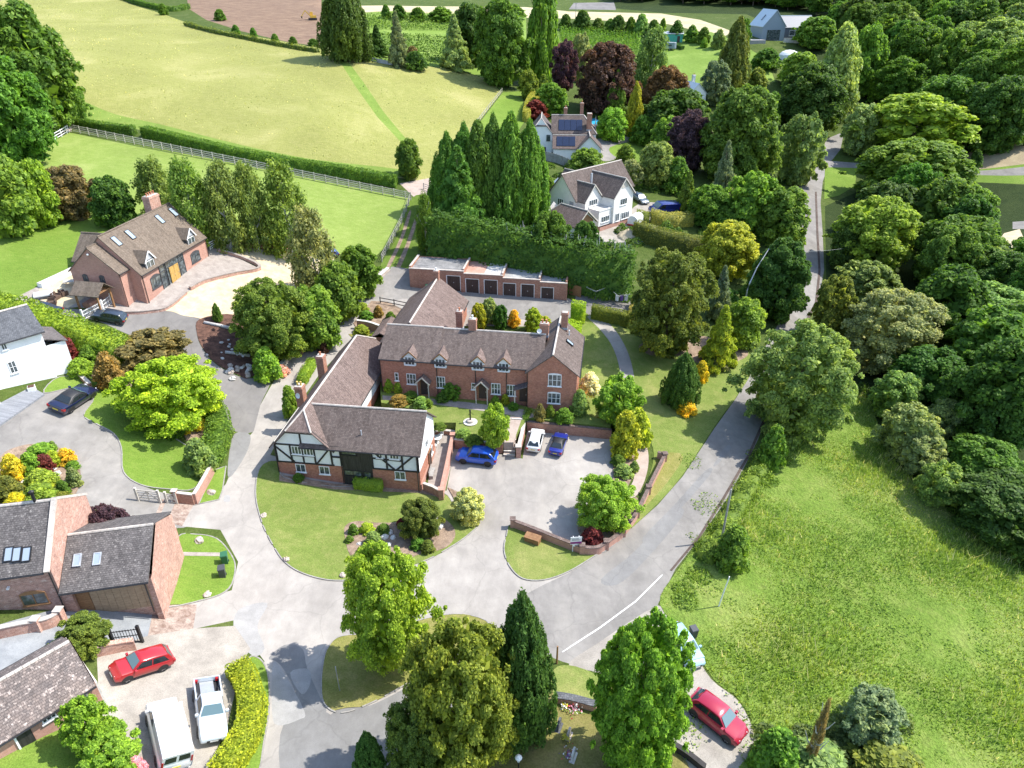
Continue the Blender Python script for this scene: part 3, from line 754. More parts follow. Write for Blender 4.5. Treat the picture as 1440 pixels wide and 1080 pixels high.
def crown_mesh(kind, nlobe, nleaf, leaf, mt='leaves', lobe=(.26, .42), sz=1.0, seed=0, gap=.0, shell=.8):
    """unit crown: radius 1, height 0..2"""
    global rng
    keep = rng; rng = np.random.default_rng(seed + 100)
    env = ENV[kind]
    # lobe centres on the outline, evenly by golden angle with jitter
    k = np.arange(nlobe)
    t = (k + .5) / nlobe
    t = .04 + .93 * (t ** (.85 if kind in 'PC' else .95))
    t = np.clip(t + rng.uniform(-.06, .06, nlobe), .02, .97)
    ang = k * 2.39996 + rng.uniform(-.5, .5, nlobe)
    lr = rng.uniform(*lobe, nlobe) * (np.clip(1.15 - t, .45, 1) if kind in 'P' else 1)
    irr = 0.0 if kind in 'TS' else (.09 if kind in 'CP' else .17)
    ph = rng.uniform(0, 6.28, 3)
    wave = 1 + irr * (np.sin(2 * ang + ph[0] + 2.2 * t) * .6 + np.sin(3 * ang + ph[1] - 3 * t) * .5 + np.sin(5 * ang + 7 * t + ph[2]) * .4)
    out_ = rng.uniform(0, 1, nlobe) < (.0 if irr == 0 else .16)
    lr = np.where(out_, lr * .7, lr)
    r = np.clip(env(t) - lr * .75, 0, 1) * rng.uniform(.78, 1.08, nlobe) * wave * np.where(out_, 1.17, 1)
    c = np.column_stack([r * np.cos(ang), r * np.sin(ang), 2 * t - lr * sz * .25])
    w = lr ** 2; w /= w.sum()
    li = rng.choice(nlobe, nleaf, p=w)
    d = rnd_dirs(nleaf)
    d[:, 2] = np.where(d[:, 2] < -.3, -d[:, 2], d[:, 2])
    rad = lr[li] * rng.uniform(shell, 1.08, nleaf)
    off = d * rad[:, None]; off[:, 2] *= sz
    p = c[li] + off
    out = p - np.array([0, 0, .8]); out /= np.linalg.norm(out, axis=1, keepdims=True) + 1e-9
    N = .4 * d + .28 * out + .8 * rnd_dirs(nleaf) + np.array([0, 0, .45])
    if kind == 'W':  # hanging sprays
        p[:, 2] -= rng.uniform(0, .22, nleaf) ** 1.3
    p[:, 2] = np.maximum(p[:, 2], .02)
    V = leaf_arrays(p, N, leaf, .62 if mt == 'leaves' else .4)
    # inner foliage: coarser leaves that close the crown
    ni = int(nleaf * .07)
    ti = rng.uniform(.05, .9, ni); ri = env(ti) * (.72 if kind != 'W' else .5) * np.sqrt(rng.uniform(.2, 1, ni)); ai = rng.uniform(0, 6.283, ni)
    pi = np.column_stack([ri * np.cos(ai), ri * np.sin(ai), 2 * ti])
    V2 = leaf_arrays(pi, rnd_dirs(ni) + np.array([0, 0, .6]), leaf * (2.3 if kind != 'W' else 1.3))
    rng = keep
    return quads_mesh('foliage', np.concatenate([V, V2]), mt)


PROTO = {
 'B': [crown_mesh('B', 64, 13000, .066, lobe=(.12, .33), seed=s, shell=.4) for s in range(3)],
 'H': [crown_mesh('B', 130, 34000, .040, lobe=(.08, .25), seed=s + 10, shell=.35) for s in range(4)],
 'L': [crown_mesh('B', 70, 13000, .052, lobe=(.11, .25), seed=20, shell=.4), crown_mesh('B', 62, 13000, .052, lobe=(.11, .25), seed=21, shell=.4)],
 'O': [crown_mesh('O', 80, 14000, .058, lobe=(.16, .32), sz=1.2, seed=30, shell=.6)],
 'Q': [crown_mesh('B', 120, 42000, .036, lobe=(.11, .19), seed=35, shell=.7)],
 'N': [crown_mesh('B', 150, 52000, .027, lobe=(.05, .19), seed=36, shell=.25), crown_mesh('B', 130, 52000, .027, lobe=(.05, .2), seed=37, shell=.25)],
 'E': [crown_mesh('G', 280, 64000, .026, lobe=(.07, .13), seed=38, shell=.6)],
 'C': [crown_mesh('C', 80, 13000, .064, 'needles', lobe=(.14, .25), sz=1.5, seed=40)],
 'Y': [crown_mesh('C', 170, 36000, .042, 'needles', lobe=(.08, .16), sz=2.2, seed=41)],
 'P': [crown_mesh('P', 90, 12000, .064, 'needles', lobe=(.15, .27), sz=.6, seed=50)],
 'W': [crown_mesh('W', 60, 9000, .045, lobe=(.16, .32), sz=1.1, seed=60, shell=.3), crown_mesh('W', 54, 9000, .045, lobe=(.16, .32), sz=1.1, seed=61, shell=.3)],
 'S': [crown_mesh('S', 34, 4200, .095, lobe=(.2, .38), seed=70 + s, shell=.6) for s in range(3)],
 'T': [crown_mesh('T', 80, 9000, .065, lobe=(.13, .2), seed=80, shell=.9)],
}


def trunk_mesh(pale=False, seed=0):
    r_ = random.Random(seed); m_ = MB()
    pts = [(0, 0, -.06), (.01, .0, .1), (.02, -.01, .3), (.0, .02, .55), (.02, .0, .8)]
    m_.tube(pts, [.05, .038, .03, .02, .008], 8)
    for k in range(7):
        a = k * 2.4 + r_.random(); z = .25 + .07 * k; L = .28 * (1 - z * .5)
        m_.tube([(0.01, 0, z), (math.cos(a) * L * .6, math.sin(a) * L * .6, z + .08), (math.cos(a) * L, math.sin(a) * L, z + .2)], [.018, .011, .004], 5)
    me_o = m_.build('trunk', 'bark_pale' if pale else 'bark'); me = me_o.data; bpy.data.objects.remove(me_o); return me


TRUNK = {False: trunk_mesh(), True: trunk_mesh(True, 3)}
GREEN = dict(dk=(.052, .10, .022), dkg=(.052, .11, .024), g=(.076, .15, .025), g2=(.07, .15, .028), mid=(.10, .178, .03), lt=(.13, .22, .036), lime=(.19, .26, .038), lim2=(.145, .235, .036),
 yl=(.235, .275, .032), yel=(.37, .34, .03), gold=(.40, .31, .035), blue=(.12, .175, .10), grey=(.16, .185, .09), gl=(.145, .22, .07), sil=(.19, .25, .11), cop=(.075, .045, .04), pur=(.065, .036, .056), cbr=(.13, .07, .035),
 red=(.12, .028, .032), brz=(.15, .14, .06), oli=(.125, .155, .03), olg=(.095, .135, .03), brn=(.125, .115, .06), wht=(.33, .38, .19), orn=(.19, .16, .05), bir=(.12, .175, .045), pink=(.5, .25, .4), wfl=(.5, .5, .42))
KIND = dict(N='broadleaf_tree', E='rounded_tree', B='broadleaf_tree', H='broadleaf_tree', L='broadleaf_tree', O='tall_tree', Q='rounded_tree', C='conifer_tree', Y='yew_tree', P='conifer_tree', W='birch_tree', S='shrub', T='clipped_bush')
CAT = dict(N='tree', E='tree', B='tree', H='tree', L='tree', O='tree', Q='tree', C='conifer', Y='yew tree', P='conifer', W='tree', S='shrub', T='topiary bush')
PLANTS = []


def fit(x0, y0, x1, y1, lift):
    """place and size a crown that shows within the given frame: foot point, half width, half height"""
    cx, cy, w, h = (x0 + x1) / 2, (y0 + y1) / 2, x1 - x0, y1 - y0
    al = TH + math.atan((cy - CY) / F); r = ray(cx, cy)
    b = 3.0; t = 100.0
    for _ in range(14):
        k = b + lift
        dd = H + r[2] * _ts - hts(r[0] * _ts, r[1] * _ts) - k
        i = np.nonzero(dd < 0)[0]
        t = float(_ts[i[0]]) if len(i) else float(_ts[-1])
        if len(i) and i[0] > 0:
            j = i[0]; t = _ts[j - 1] + (_ts[j] - _ts[j - 1]) * dd[j - 1] / (dd[j - 1] - dd[j])
        a = w / 2 * t / F
        q = (h / 2 * t / F) ** 2 - (a * math.sin(al)) ** 2
        nb = math.sqrt(max(q, (.42 * a) ** 2)) / math.cos(al) if q > 0 else .42 * a
        b = .5 * b + .5 * nb
    p = Vector((r[0] * t, r[1] * t, 0)); p.z = G(p.x, p.y)
    return p, a, b


def plant(kind, x0, y0, x1, y1, colr, label, lift=0.0, name=None, cat=None, group=None, widen=1.0, zadd=0.0, ter=0.0):
    p, a, b = fit(x0, y0, x1, y1, lift + ter); zadd += ter
    if ter and y1 < 592: p.y -= .7
    return plant_at(kind, p + Vector((0, 0, zadd)), a * widen, b, colr, label, lift, name, cat, group)


def plant_at(kind, p, a, b, colr, label, lift=0.0, name=None, cat=None, group=None):
    c = GREEN[colr] if isinstance(colr, str) else colr
    jt = [random.uniform(.9, 1.1) for _ in range(3)]
    c = tuple(min(.9, x * j * k_) for x, j, k_ in zip(c, jt, (1.9, 1.78, 1.45)))
    me = random.choice(PROTO[kind])
    nm = name or KIND[kind]
    root = thing(nm, p, 0, label, cat or CAT[kind], group)
    o = bpy.data.objects.new('crown' if kind not in 'ST' else 'foliage', me); col.objects.link(o); o.parent = root
    o.location = (0, 0, lift - .05 * b); o.rotation_euler = (0, 0, random.uniform(0, 6.28)); o.scale = (a, a, b); o.color = (*c, 1)
    if kind not in 'ST':
        tme = TRUNK[kind == 'W']
        o2 = bpy.data.objects.new('trunk', tme); col.objects.link(o2); o2.parent = root
        hh = lift + 2 * b; o2.scale = (hh * (.55 if kind != 'W' else .45),) * 2 + (hh * .98,); o2.rotation_euler = (0, 0, random.uniform(0, 6.28))
    else:
        m_ = MB().mat('bark')
        st = bpy.data.objects.new('stem', TRUNK[False]); col.objects.link(st); st.parent = root; st.scale = (a * .5, a * .5, b * 1.3)
    PLANTS.append((p.x, p.y, a))
    return root


def hedge(pts, w, h, colr, label, name='hedge', dens=34, leaf=.12, rough=.08, cat='hedge', taper=.9, mt='leaves', group=None, closed=False):
    """clipped hedge along ground points: a leafy skin over a solid core"""
    c = GREEN[colr] if isinstance(colr, str) else colr
    org = pts[0].copy(); pp = [p - org for p in pts]
    cv, cf = [], []
    Vs = []
    n = len(pp)
    side = []
    for i, p in enumerate(pp):
        d = (pp[min(i + 1, n - 1)] - pp[max(i - 1, 0)]); d.z = 0; d.normalize()
        side.append(Vector((d.y, -d.x, 0)))
    core = .84
    for i, p in enumerate(pp):
        for sx, z in ((-1, -.1), (-taper, h * core), (taper, h * core), (1, -.1)):
            q = p + side[i] * (sx * w / 2 * core); cv.append((q.x, q.y, p.z + z))
    for i in range(n - 1):
        for k in range(3): cf.append((i * 4 + k, i * 4 + k + 1, i * 4 + k + 5, i * 4 + k + 4))
    cf.append((3, 2, 1, 0)); e = (n - 1) * 4; cf.append((e, e + 1, e + 2, e + 3))
    PP, NN = [], []
    for i in range(n - 1):
        a_, b_ = np.array(pp[i]), np.array(pp[i + 1]); L = np.linalg.norm(b_ - a_)
        s0, s1 = np.array(side[i]), np.array(side[i + 1])
        for face, ln in (('t', w), ('l', h), ('r', h)):
            m_ = max(2, int(L * ln * dens)); u = rng.uniform(0, 1, m_)[:, None]; s = rng.uniform(0, 1, m_)[:, None]
            base = a_ + (b_ - a_) * u; sd = s0 + (s1 - s0) * u
            if face == 't': q = base + sd * (s * 2 - 1) * w / 2 * taper + np.array([0, 0, h]); nn = np.tile([0, 0, 1.], (m_, 1))
            else:
                sg = 1 if face == 'r' else -1
                q = base + sd * sg * w / 2 * (1 - (1 - taper) * s) + np.array([0, 0, 1.]) * s * h; nn = sd * sg
            ph = q * 1.3
            wob = (np.sin(ph[:, 0] * 1.1 + ph[:, 1] * .7) + np.sin(ph[:, 1] * 1.7 + ph[:, 2] * 1.3 + 1) + rng.normal(0, .5, m_))[:, None] * rough
            PP.append(q + nn * wob); NN.append(nn + .7 * rnd_dirs(m_) + np.array([0, 0, .2]))
    for i, sg in ((0, -1), (n - 1, 1)):
        m_ = int(w * h * dens); d = np.array(side[i]); fw = np.array([-d[1], d[0], 0]) * sg
        q = np.array(pp[i]) + d * rng.uniform(-.5, .5, m_)[:, None] * w * taper + np.array([0, 0, 1.]) * rng.uniform(0, h, m_)[:, None]
        PP.append(q + fw * rng.normal(0, rough, m_)[:, None]); NN.append(np.tile(fw, (m_, 1)) + .7 * rnd_dirs(m_))
    V = leaf_arrays(np.concatenate(PP), np.concatenate(NN), leaf)
    me = quads_mesh(name, V, mt, (np.array(cv), np.array(cf)))
    o = bpy.data.objects.new(name, me); col.objects.link(o); o.location = org; o.color = (*[min(.9, x * k_) for x, k_ in zip(c, (1.65, 1.58, 1.3))], 1)
    return tag(o, label, cat, group)


def tufts(name, polys, n, hgt, wid, colr, kind='stuff', label=None, avoid=()):
    """grass blades standing over outlines"""
    c = GREEN[colr] if isinstance(colr, str) else colr
    lo = np.min([o.min(0) for o in polys], 0); hi = np.max([o.max(0) for o in polys], 0)
    hi = np.minimum(hi, [260, 420])
    x = rng.uniform(lo[0], hi[0], n); y = rng.uniform(lo[1], hi[1], n)
    ok = np.zeros(n, bool)
    for o in polys:
        x1, y1 = o[:, 0][None], o[:, 1][None]; x2, y2 = np.roll(o[:, 0], -1)[None], np.roll(o[:, 1], -1)[None]
        for k in range(0, n, 4000):
            X, Y = x[k:k + 4000, None], y[k:k + 4000, None]
            ok[k:k + 4000] |= (((y1 > Y) != (y2 > Y)) & (X < (x2 - x1) * (Y - y1) / (y2 - y1 + 1e-12) + x1)).sum(1) % 2 == 1
    x, y = x[ok], y[ok]; z = hts(x, y); m_ = len(x)
    pt = np.sin(x * .31 + 1.3 * np.sin(y * .23)) + np.sin(y * .37 + 1.1 * np.sin(x * .19))
    hh = hgt * rng.uniform(.5, 1.3, m_) * np.clip(1 + .55 * pt, .2, 3); a = rng.uniform(0, 6.28, m_)
    d = np.column_stack([np.cos(a), np.sin(a), np.zeros(m_)]); b0 = np.column_stack([x, y, z])
    lean = np.column_stack([rng.normal(0, .35, m_), rng.normal(0, .35, m_), np.ones(m_)]) * hh[:, None]
    ww = wid * rng.uniform(.6, 1.4, m_)[:, None]
    V = np.stack([b0 - d * ww, b0 + d * ww, b0 + d * ww * .25 + lean, b0 - d * ww * .25 + lean], 1).reshape(-1, 3)
    me = quads_mesh(name, V, 'blades')
    o = bpy.data.objects.new(name, me); col.objects.link(o); o.color = (*c, 1); o['kind'] = kind
    return o

# ------------------------------------------------------------------ buildings
class House:
    def __init__(s, name, O, deg, label, cat='house', group=None):
        s.O = Vector(O); s.a = R(deg); s.root = thing(name, O, s.a, label, cat, group)

    def loc(s, px, py, ly=None, lx=None):
        """local (along, height) of a spot of a wall plane"""
        r = Vector(ray(px, py)); c, n = math.cos(s.a), math.sin(s.a)
        o = Vector((0, 0, H)) - s.O
        lo = Vector((o.x * c + o.y * n, -o.x * n + o.y * c, o.z)); lr = Vector((r.x * c + r.y * n, -r.x * n + r.y * c, r.z))
        t = (ly - lo.y) / lr.y if ly is not None else (lx - lo.x) / lr.x
        p = lo + lr * t
        return (p.x, p.z) if ly is not None else (p.y, p.z)

    def walls(s, mt, blocks, name='wall'):
        """blocks: x0,x1,y0,y1,zb,ze,zr,axis[,cut front,cut back] - a walled block with gables under its ridge"""
        m = MB()
        for b in blocks:
            x0, x1, y0, y1, zb, ze, zr, ax = b[:8]; cuts = b[8:] if len(b) > 8 else (1, 1)
            def prof(u0, u1, cut):
                mid = (u0 + u1) / 2
                if zr is None or zr <= ze: return [(u0, zb), (u1, zb), (u1, ze), (u0, ze)]
                if cut >= 1: return [(u0, zb), (u1, zb), (u1, ze), (mid, zr), (u0, ze)]
                if cut <= 0: return [(u0, zb), (u1, zb), (u1, ze), (u0, ze)]
                zc = ze + (zr - ze) * cut; h = (u1 - u0) / 2 * (1 - cut)
                return [(u0, zb), (u1, zb), (u1, ze), (mid + h, zc), (mid - h, zc), (u0, ze)]
            if ax == 'x':
                m.face([(x0, u, z) for u, z in reversed(prof(y0, y1, cuts[0]))]); m.face([(x1, u, z) for u, z in prof(y0, y1, cuts[1])])
                m.face([(x0, y0, zb), (x1, y0, zb), (x1, y0, ze), (x0, y0, ze)]); m.face([(x1, y1, zb), (x0, y1, zb), (x0, y1, ze), (x1, y1, ze)])
            else:
                m.face([(u, y0, z) for u, z in prof(x0, x1, cuts[0])]); m.face([(u, y1, z) for u, z in reversed(prof(x0, x1, cuts[1]))])
                m.face([(x1, y0, zb), (x1, y1, zb), (x1, y1, ze), (x1, y0, ze)]); m.face([(x0, y1, zb), (x0, y0, zb), (x0, y0, ze), (x0, y1, ze)])
        return part(name, m, mt, s.root)

    def roof(s, mt, x0, x1, y0, y1, ze, zr, ax='x', ov=.3, vg=.15, hip=(None, None), t=.14, ridge='stone_cap', name='roof', gutter='trim_black', parent=None):
        """pitched roof over a block; hip = (start cut, inset) per end"""
        sw = (lambda p: (p[1], p[0], p[2])) if ax == 'y' else (lambda p: p)
        if ax == 'y': x0, x1, y0, y1 = y0, y1, x0, x1
        mid = (y0 + y1) / 2; hw = (y1 - y0) / 2; k = (zr - ze) / hw
        ez = ze - k * ov + .04; rz = zr + .04
        a, b = x0 - vg, x1 + vg
        polys = []
        def end(x, hp, sg):
            # returns list of slope points for y- side from eave to ridge at this end, and the hip polygon
            if not hp: return [(x, y0 - ov, ez), (x, mid, rz)], None
            cut, inset = hp; zc = ez + (rz - ez) * cut; h = (hw + ov) * (1 - cut); xr = x - sg * inset
            return [(x, y0 - ov, ez), (x, mid - h, zc), (xr, mid, rz)], (x, h, zc, xr)
        L, hl = end(a, hip[0], -1); Rr, hr = end(b, hip[1], 1)
        def mir(q): return [(p[0], 2 * mid - p[1], p[2]) for p in q]
        def ded(q):
            o = []
            for p in q:
                if not o or (Vector(p) - Vector(o[-1])).length > .01: o.append(p)
            return o
        polys.append(ded(L[:1] + Rr[:1] + Rr[1:] + L[:0:-1]))
        polys.append(ded([p for p in reversed(mir(L[:1] + Rr[:1] + Rr[1:] + L[:0:-1]))]))
        for hp, fl in ((hl, False), (hr, True)):
            if hp:
                x, h, zc, xr = hp
                q = [(x, mid - h, zc), (x, mid + h, zc), (xr, mid, rz)]
                polys.append(q if fl else q[::-1])
        m = MB()
        for q in polys:
            q = [sw(p) for p in q]
            if ax == 'y': q = q[::-1]
            m.face(q); lo = [(p[0], p[1], p[2] - t) for p in q]; m.face(lo[::-1])
            for i in range(len(q)):
                j = (i + 1) % len(q); m.face([lo[i], lo[j], q[j], q[i]])
        o = part(name, m, mt, parent or s.root)
        ra = a + (hip[0][1] if hip[0] else 0); rb = b - (hip[1][1] if hip[1] else 0)
        if ridge and rb > ra:
            m2 = MB(); n = max(2, int((rb - ra) / .45))
            for i in range(n):
                p, q = ra + (rb - ra) * i / n, ra + (rb - ra) * (i + .96) / n
                m2.tube([sw((p, mid, rz - .02)), sw((q, mid, rz - .02 + .015))], .12, 6)
            for hp, sg in ((hl, 1), (hr, -1)):
                if hp:
                    for s2 in (-1, 1): m2.tube([sw((hp[3], mid, rz)), sw((hp[0], mid + s2 * hp[1], hp[2] + .02))], .1, 6)
            part('ridge_tiles', m2, ridge, o if parent is None else parent)
        if gutter:
            for yy in (y0 - ov - .05, y1 + ov + .05): part('gutter', MB().tube([sw((a, yy, ez - .08)), sw((b, yy, ez - .08))], .06, 6), gutter, o if parent is None else parent)
        return o

    def box(s, name, mt, *b, **k):
        return part(name, MB().box(*b), mt, k.get('parent') or s.root)

    def win(s, x, z, w, h, face='f', at=0.0, cols=2, rows=1, frame='white_paint', arch=0.0, name='window', parent=None, sub=False, glass='window_glass', sill=True, depth=.06):
        """window centred at x (along the wall), z its bottom; face f/b/l/r, at = wall plane"""
        m = MB().mat(frame); f = .07
        bars = [(-w / 2, -w / 2 + f, 0, h), (w / 2 - f, w / 2, 0, h), (-w / 2 + f, w / 2 - f, 0, f), (-w / 2 + f, w / 2 - f, h - f, h)]
        for i in range(1, cols): bars.append((-w / 2 + w * i / cols - f * .45, -w / 2 + w * i / cols + f * .45, f, h - f))
        for b in bars: m.box(b[0], b[1], -depth, .02, b[2], b[3])
        for j in range(1, rows): m.box(-w / 2 + f, w / 2 - f, -depth + .012, .02, h * j / rows - .025, h * j / rows + .025)
        if sill: m.box(-w / 2 - .08, w / 2 + .08, -depth - .07, .02, -.09, -.002)
        if arch:
            n = 8; pts = [(-w / 2 + w * i / n, arch * (1 - (2 * i / n - 1) ** 2)) for i in range(n + 1)]
            for (ua, za), (ub, zb) in zip(pts, pts[1:]):
                m.mesh([(ua, -depth, h - .01), (ub, -depth, h - .01), (ub, -depth, h + zb + .03), (ua, -depth, h + za + .03), (ua, .02, h - .01), (ub, .02, h - .01), (ub, .02, h + zb + .03), (ua, .02, h + za + .03)],
                       [(0, 1, 2, 3), (7, 6, 5, 4), (2, 6, 7, 3)])
        rz = dict(f=0, b=math.pi, l=-math.pi / 2, r=math.pi / 2)[face]
        loc = {'f': (x, at, z), 'b': (x, at, z), 'l': (at, x, z), 'r': (at, x, z)}[face]
        if sub:
            m.mat(glass); m.box(-w / 2 + f * .5, w / 2 - f * .5, -.03, .0, f * .5, h - f * .5)
            return m.build(name, None, parent or s.root, loc, rz)
        o = m.build(name, frame, parent or s.root, loc, rz)
        g = MB().box(-w / 2 + f * .5, w / 2 - f * .5, -.03, .0, f * .5, h - f * .5)
        part('pane', g, glass, o)
        return o

    def winpx(s, px0, py0, px1, py1, ly=None, lx=None, face='f', **k):
        cx = (px0 + px1) / 2
        a0, z1 = s.loc(cx, py0, ly, lx); a1, z0 = s.loc(cx, py1, ly, lx)
        u0, _ = s.loc(px0, (py0 + py1) / 2, ly, lx); u1, _ = s.loc(px1, (py0 + py1) / 2, ly, lx)
        return s.win((u0 + u1) / 2, z0, abs(u1 - u0), max(.4, z1 - z0), face, ly if ly is not None else lx, **k)

    def door(s, x, z, w, h, face='f', at=0.0, mt='door_dark', frame='timber_brown', parent=None):
        rz = dict(f=0, b=math.pi, l=-math.pi / 2, r=math.pi / 2)[face]
        loc = (x, at, z) if face in 'fb' else (at, x, z)
        m = MB().box(-w / 2, w / 2, -.05, .02, 0, h)
        for i in (-1, 1): m.box(i * w * .24 - w * .17, i * w * .24 + w * .17, -.065, -.05, h * .1, h * .45); m.box(i * w * .24 - w * .17, i * w * .24 + w * .17, -.065, -.05, h * .52, h * .92)
        o = part('door', m, mt, parent or s.root, loc, rz)
        f = MB().box(-w / 2 - .09, -w / 2 - .003, -.08, .02, 0, h + .09).box(w / 2 + .003, w / 2 + .09, -.08, .02, 0, h + .09).box(-w / 2 - .003, w / 2 + .003, -.08, .02, h + .003, h + .09)
        part('door_frame', f, frame, o)
        part('handle', MB().box(w * .36, w * .42, -.1, -.065, h * .46, h * .53), 'galv', o)
        return o

    def skylight(s, x, y, z, w, h, pitch, ax='x', side=-1, glass='roof_glass', frame='trim_black'):
        """roof window lying on the slope; side -1: slope falling toward -y (ax x)"""
        m = MB().mat(frame); f = .07
        for b in ((-w / 2, -w / 2 + f, -h / 2, h / 2), (w / 2 - f, w / 2, -h / 2, h / 2), (-w / 2 + f, w / 2 - f, -h / 2, -h / 2 + f), (-w / 2 + f, w / 2 - f, h / 2 - f, h / 2)): m.box(b[0], b[1], b[2], b[3], -.05, .09)
        o = m.build('roof_window', frame, s.root, (x, y, z))
        if ax == 'x': o.rotation_euler = (pitch, 0, 0 if side < 0 else math.pi)
        else: o.rotation_euler = (pitch, 0, math.pi / 2 if side > 0 else -math.pi / 2)
        part('pane', MB().box(-w / 2 + f, w / 2 - f, -h / 2 + f, h / 2 - f, -.02, .06), glass, o)
        return o

    def chimney(s, x, y, z0, z1, w=.9, d=.6, pots=2, mt='brick', pot='terracotta', dish=False):
        m = MB().box(-w / 2, w / 2, -d / 2, d / 2, z0, z1 - .3).box(-w / 2 - .06, w / 2 + .06, -d / 2 - .06, d / 2 + .06, z1 - .299, z1 - .12).box(-w / 2 - .0, w / 2 + .0, -d / 2, d / 2, z1 - .119, z1)
        o = part('chimney', m, mt, s.root, (x, y, 0))
        part('flaunching', MB().box(-w / 2 + .05, w / 2 - .05, -d / 2 + .05, d / 2 - .05, z1 + .001, z1 + .06), 'stone_cap', o)
        for i in range(pots):
            u = (i - (pots - 1) / 2) * (w / max(pots, 1)) * .9
            part('chimney_pot', MB().lathe([(.13, z1 + .03), (.11, z1 + .12), (.10, z1 + .42), (.13, z1 + .46), (.13, z1 + .5), (.08, z1 + .5)], 10, (u, 0, 0)), pot, o)
        part('flashing', MB().box(-w / 2 - .1, w / 2 + .1, -d / 2 - .12, d / 2 + .12, z0 + .1, z0 + .35) if False else MB().box(-w / 2 - .02, w / 2 + .02, -d / 2 - .02, d / 2 + .02, z0 + .3, z0 + .62), 'lead', o)
        return o

    def dormer(s, x, y, zb, w, hw, rise, depth, face_m, roof_m, win_w, win_h, win_z, cols=3, rows=2, frame='white_paint', ov=.18, cheek=None):
        """dormer whose front stands at y and runs back into the roof"""
        m = MB()
        m.face([(x - w / 2, y, zb), (x + w / 2, y, zb), (x + w / 2, y, zb + hw), (x, y, zb + hw + rise), (x - w / 2, y, zb + hw)])
        m.face([(x + w / 2, y, zb), (x + w / 2, y + depth, zb + hw - .01), (x + w / 2, y + depth, zb + hw), (x + w / 2, y, zb + hw)])
        m.face([(x - w / 2, y, zb), (x - w / 2, y, zb + hw), (x - w / 2, y + depth, zb + hw), (x - w / 2, y + depth, zb + hw - .01)])
        d = part('dormer', m, face_m, s.root)
        k = rise / (w / 2); e = MB(); t = .1; dd = depth + rise / .8
        for sg in (-1, 1):
            q = [(x + sg * (w / 2 + ov), y - .2, zb + hw - k * ov), (x, y - .2, zb + hw + rise), (x, y + dd, zb + hw + rise), (x + sg * (w / 2 + ov), y + dd, zb + hw - k * ov)]
            if sg > 0: q = q[::-1]
            q = [(a, b, c + .06) for a, b, c in q][::-1]
            lo = [(a, b, c - t) for a, b, c in q]
            e.face(q); e.face(lo[::-1])
            for i in range(4): j = (i + 1) % 4; e.face([lo[i], lo[j], q[j], q[i]])
        part('dormer_roof', e, roof_m, d)
        b = MB()
        for sg in (-1, 1): b.bar((x + sg * (w / 2 + ov - .02), y - .21, zb + hw - k * ov + .0), (x, y - .21, zb + hw + rise + .01), .05, .16)
        part('bargeboard', b, frame if face_m != 'render_white' else 'timber_brown', d)
        s.win(x, win_z, win_w, win_h, 'f', y, cols, rows, frame, parent=d, sub=True)
        return d

    def downpipe(s, x, y, z0, z1, mt='trim_black'):
        return part('downpipe', MB().tube([(x, y, z0), (x, y, z1)], .05, 6), mt, s.root)


# --- black and white house --------------------------------------------------------------------------------------
b = House('timber_framed_house', (-25.3, 62.2, .25), -7.2, "black and white timber framed house with brick ground floor and brown tiled roofs")
Lx = 15.7
b.walls('brick_red', [(0, Lx, 0.02, 7.0, -1.2, 2.2, None, 'x'), (-.01, 6.2, 0, 22.0, -1.2, 2.2, None, 'y')], 'lower_wall')
b.walls('render_panel', [(.01, Lx - .01, .05, 6.98, 2.2, 4.8, 7.6, 'x', 0, 1), (0.0, 6.19, .03, 21.9, 2.2, 4.62, 7.9, 'y', .62, .6)], 'panel_wall')
b.roof('tile_brown', 3.2, Lx, .0, 7.0, 4.8, 7.6, 'x', .35, .3)
b.roof('tile_pink', 0, 6.2, 0, 22.0, 4.62, 7.9, 'y', .4, .3, hip=((.60, 2.1), (.55, 2.6)))
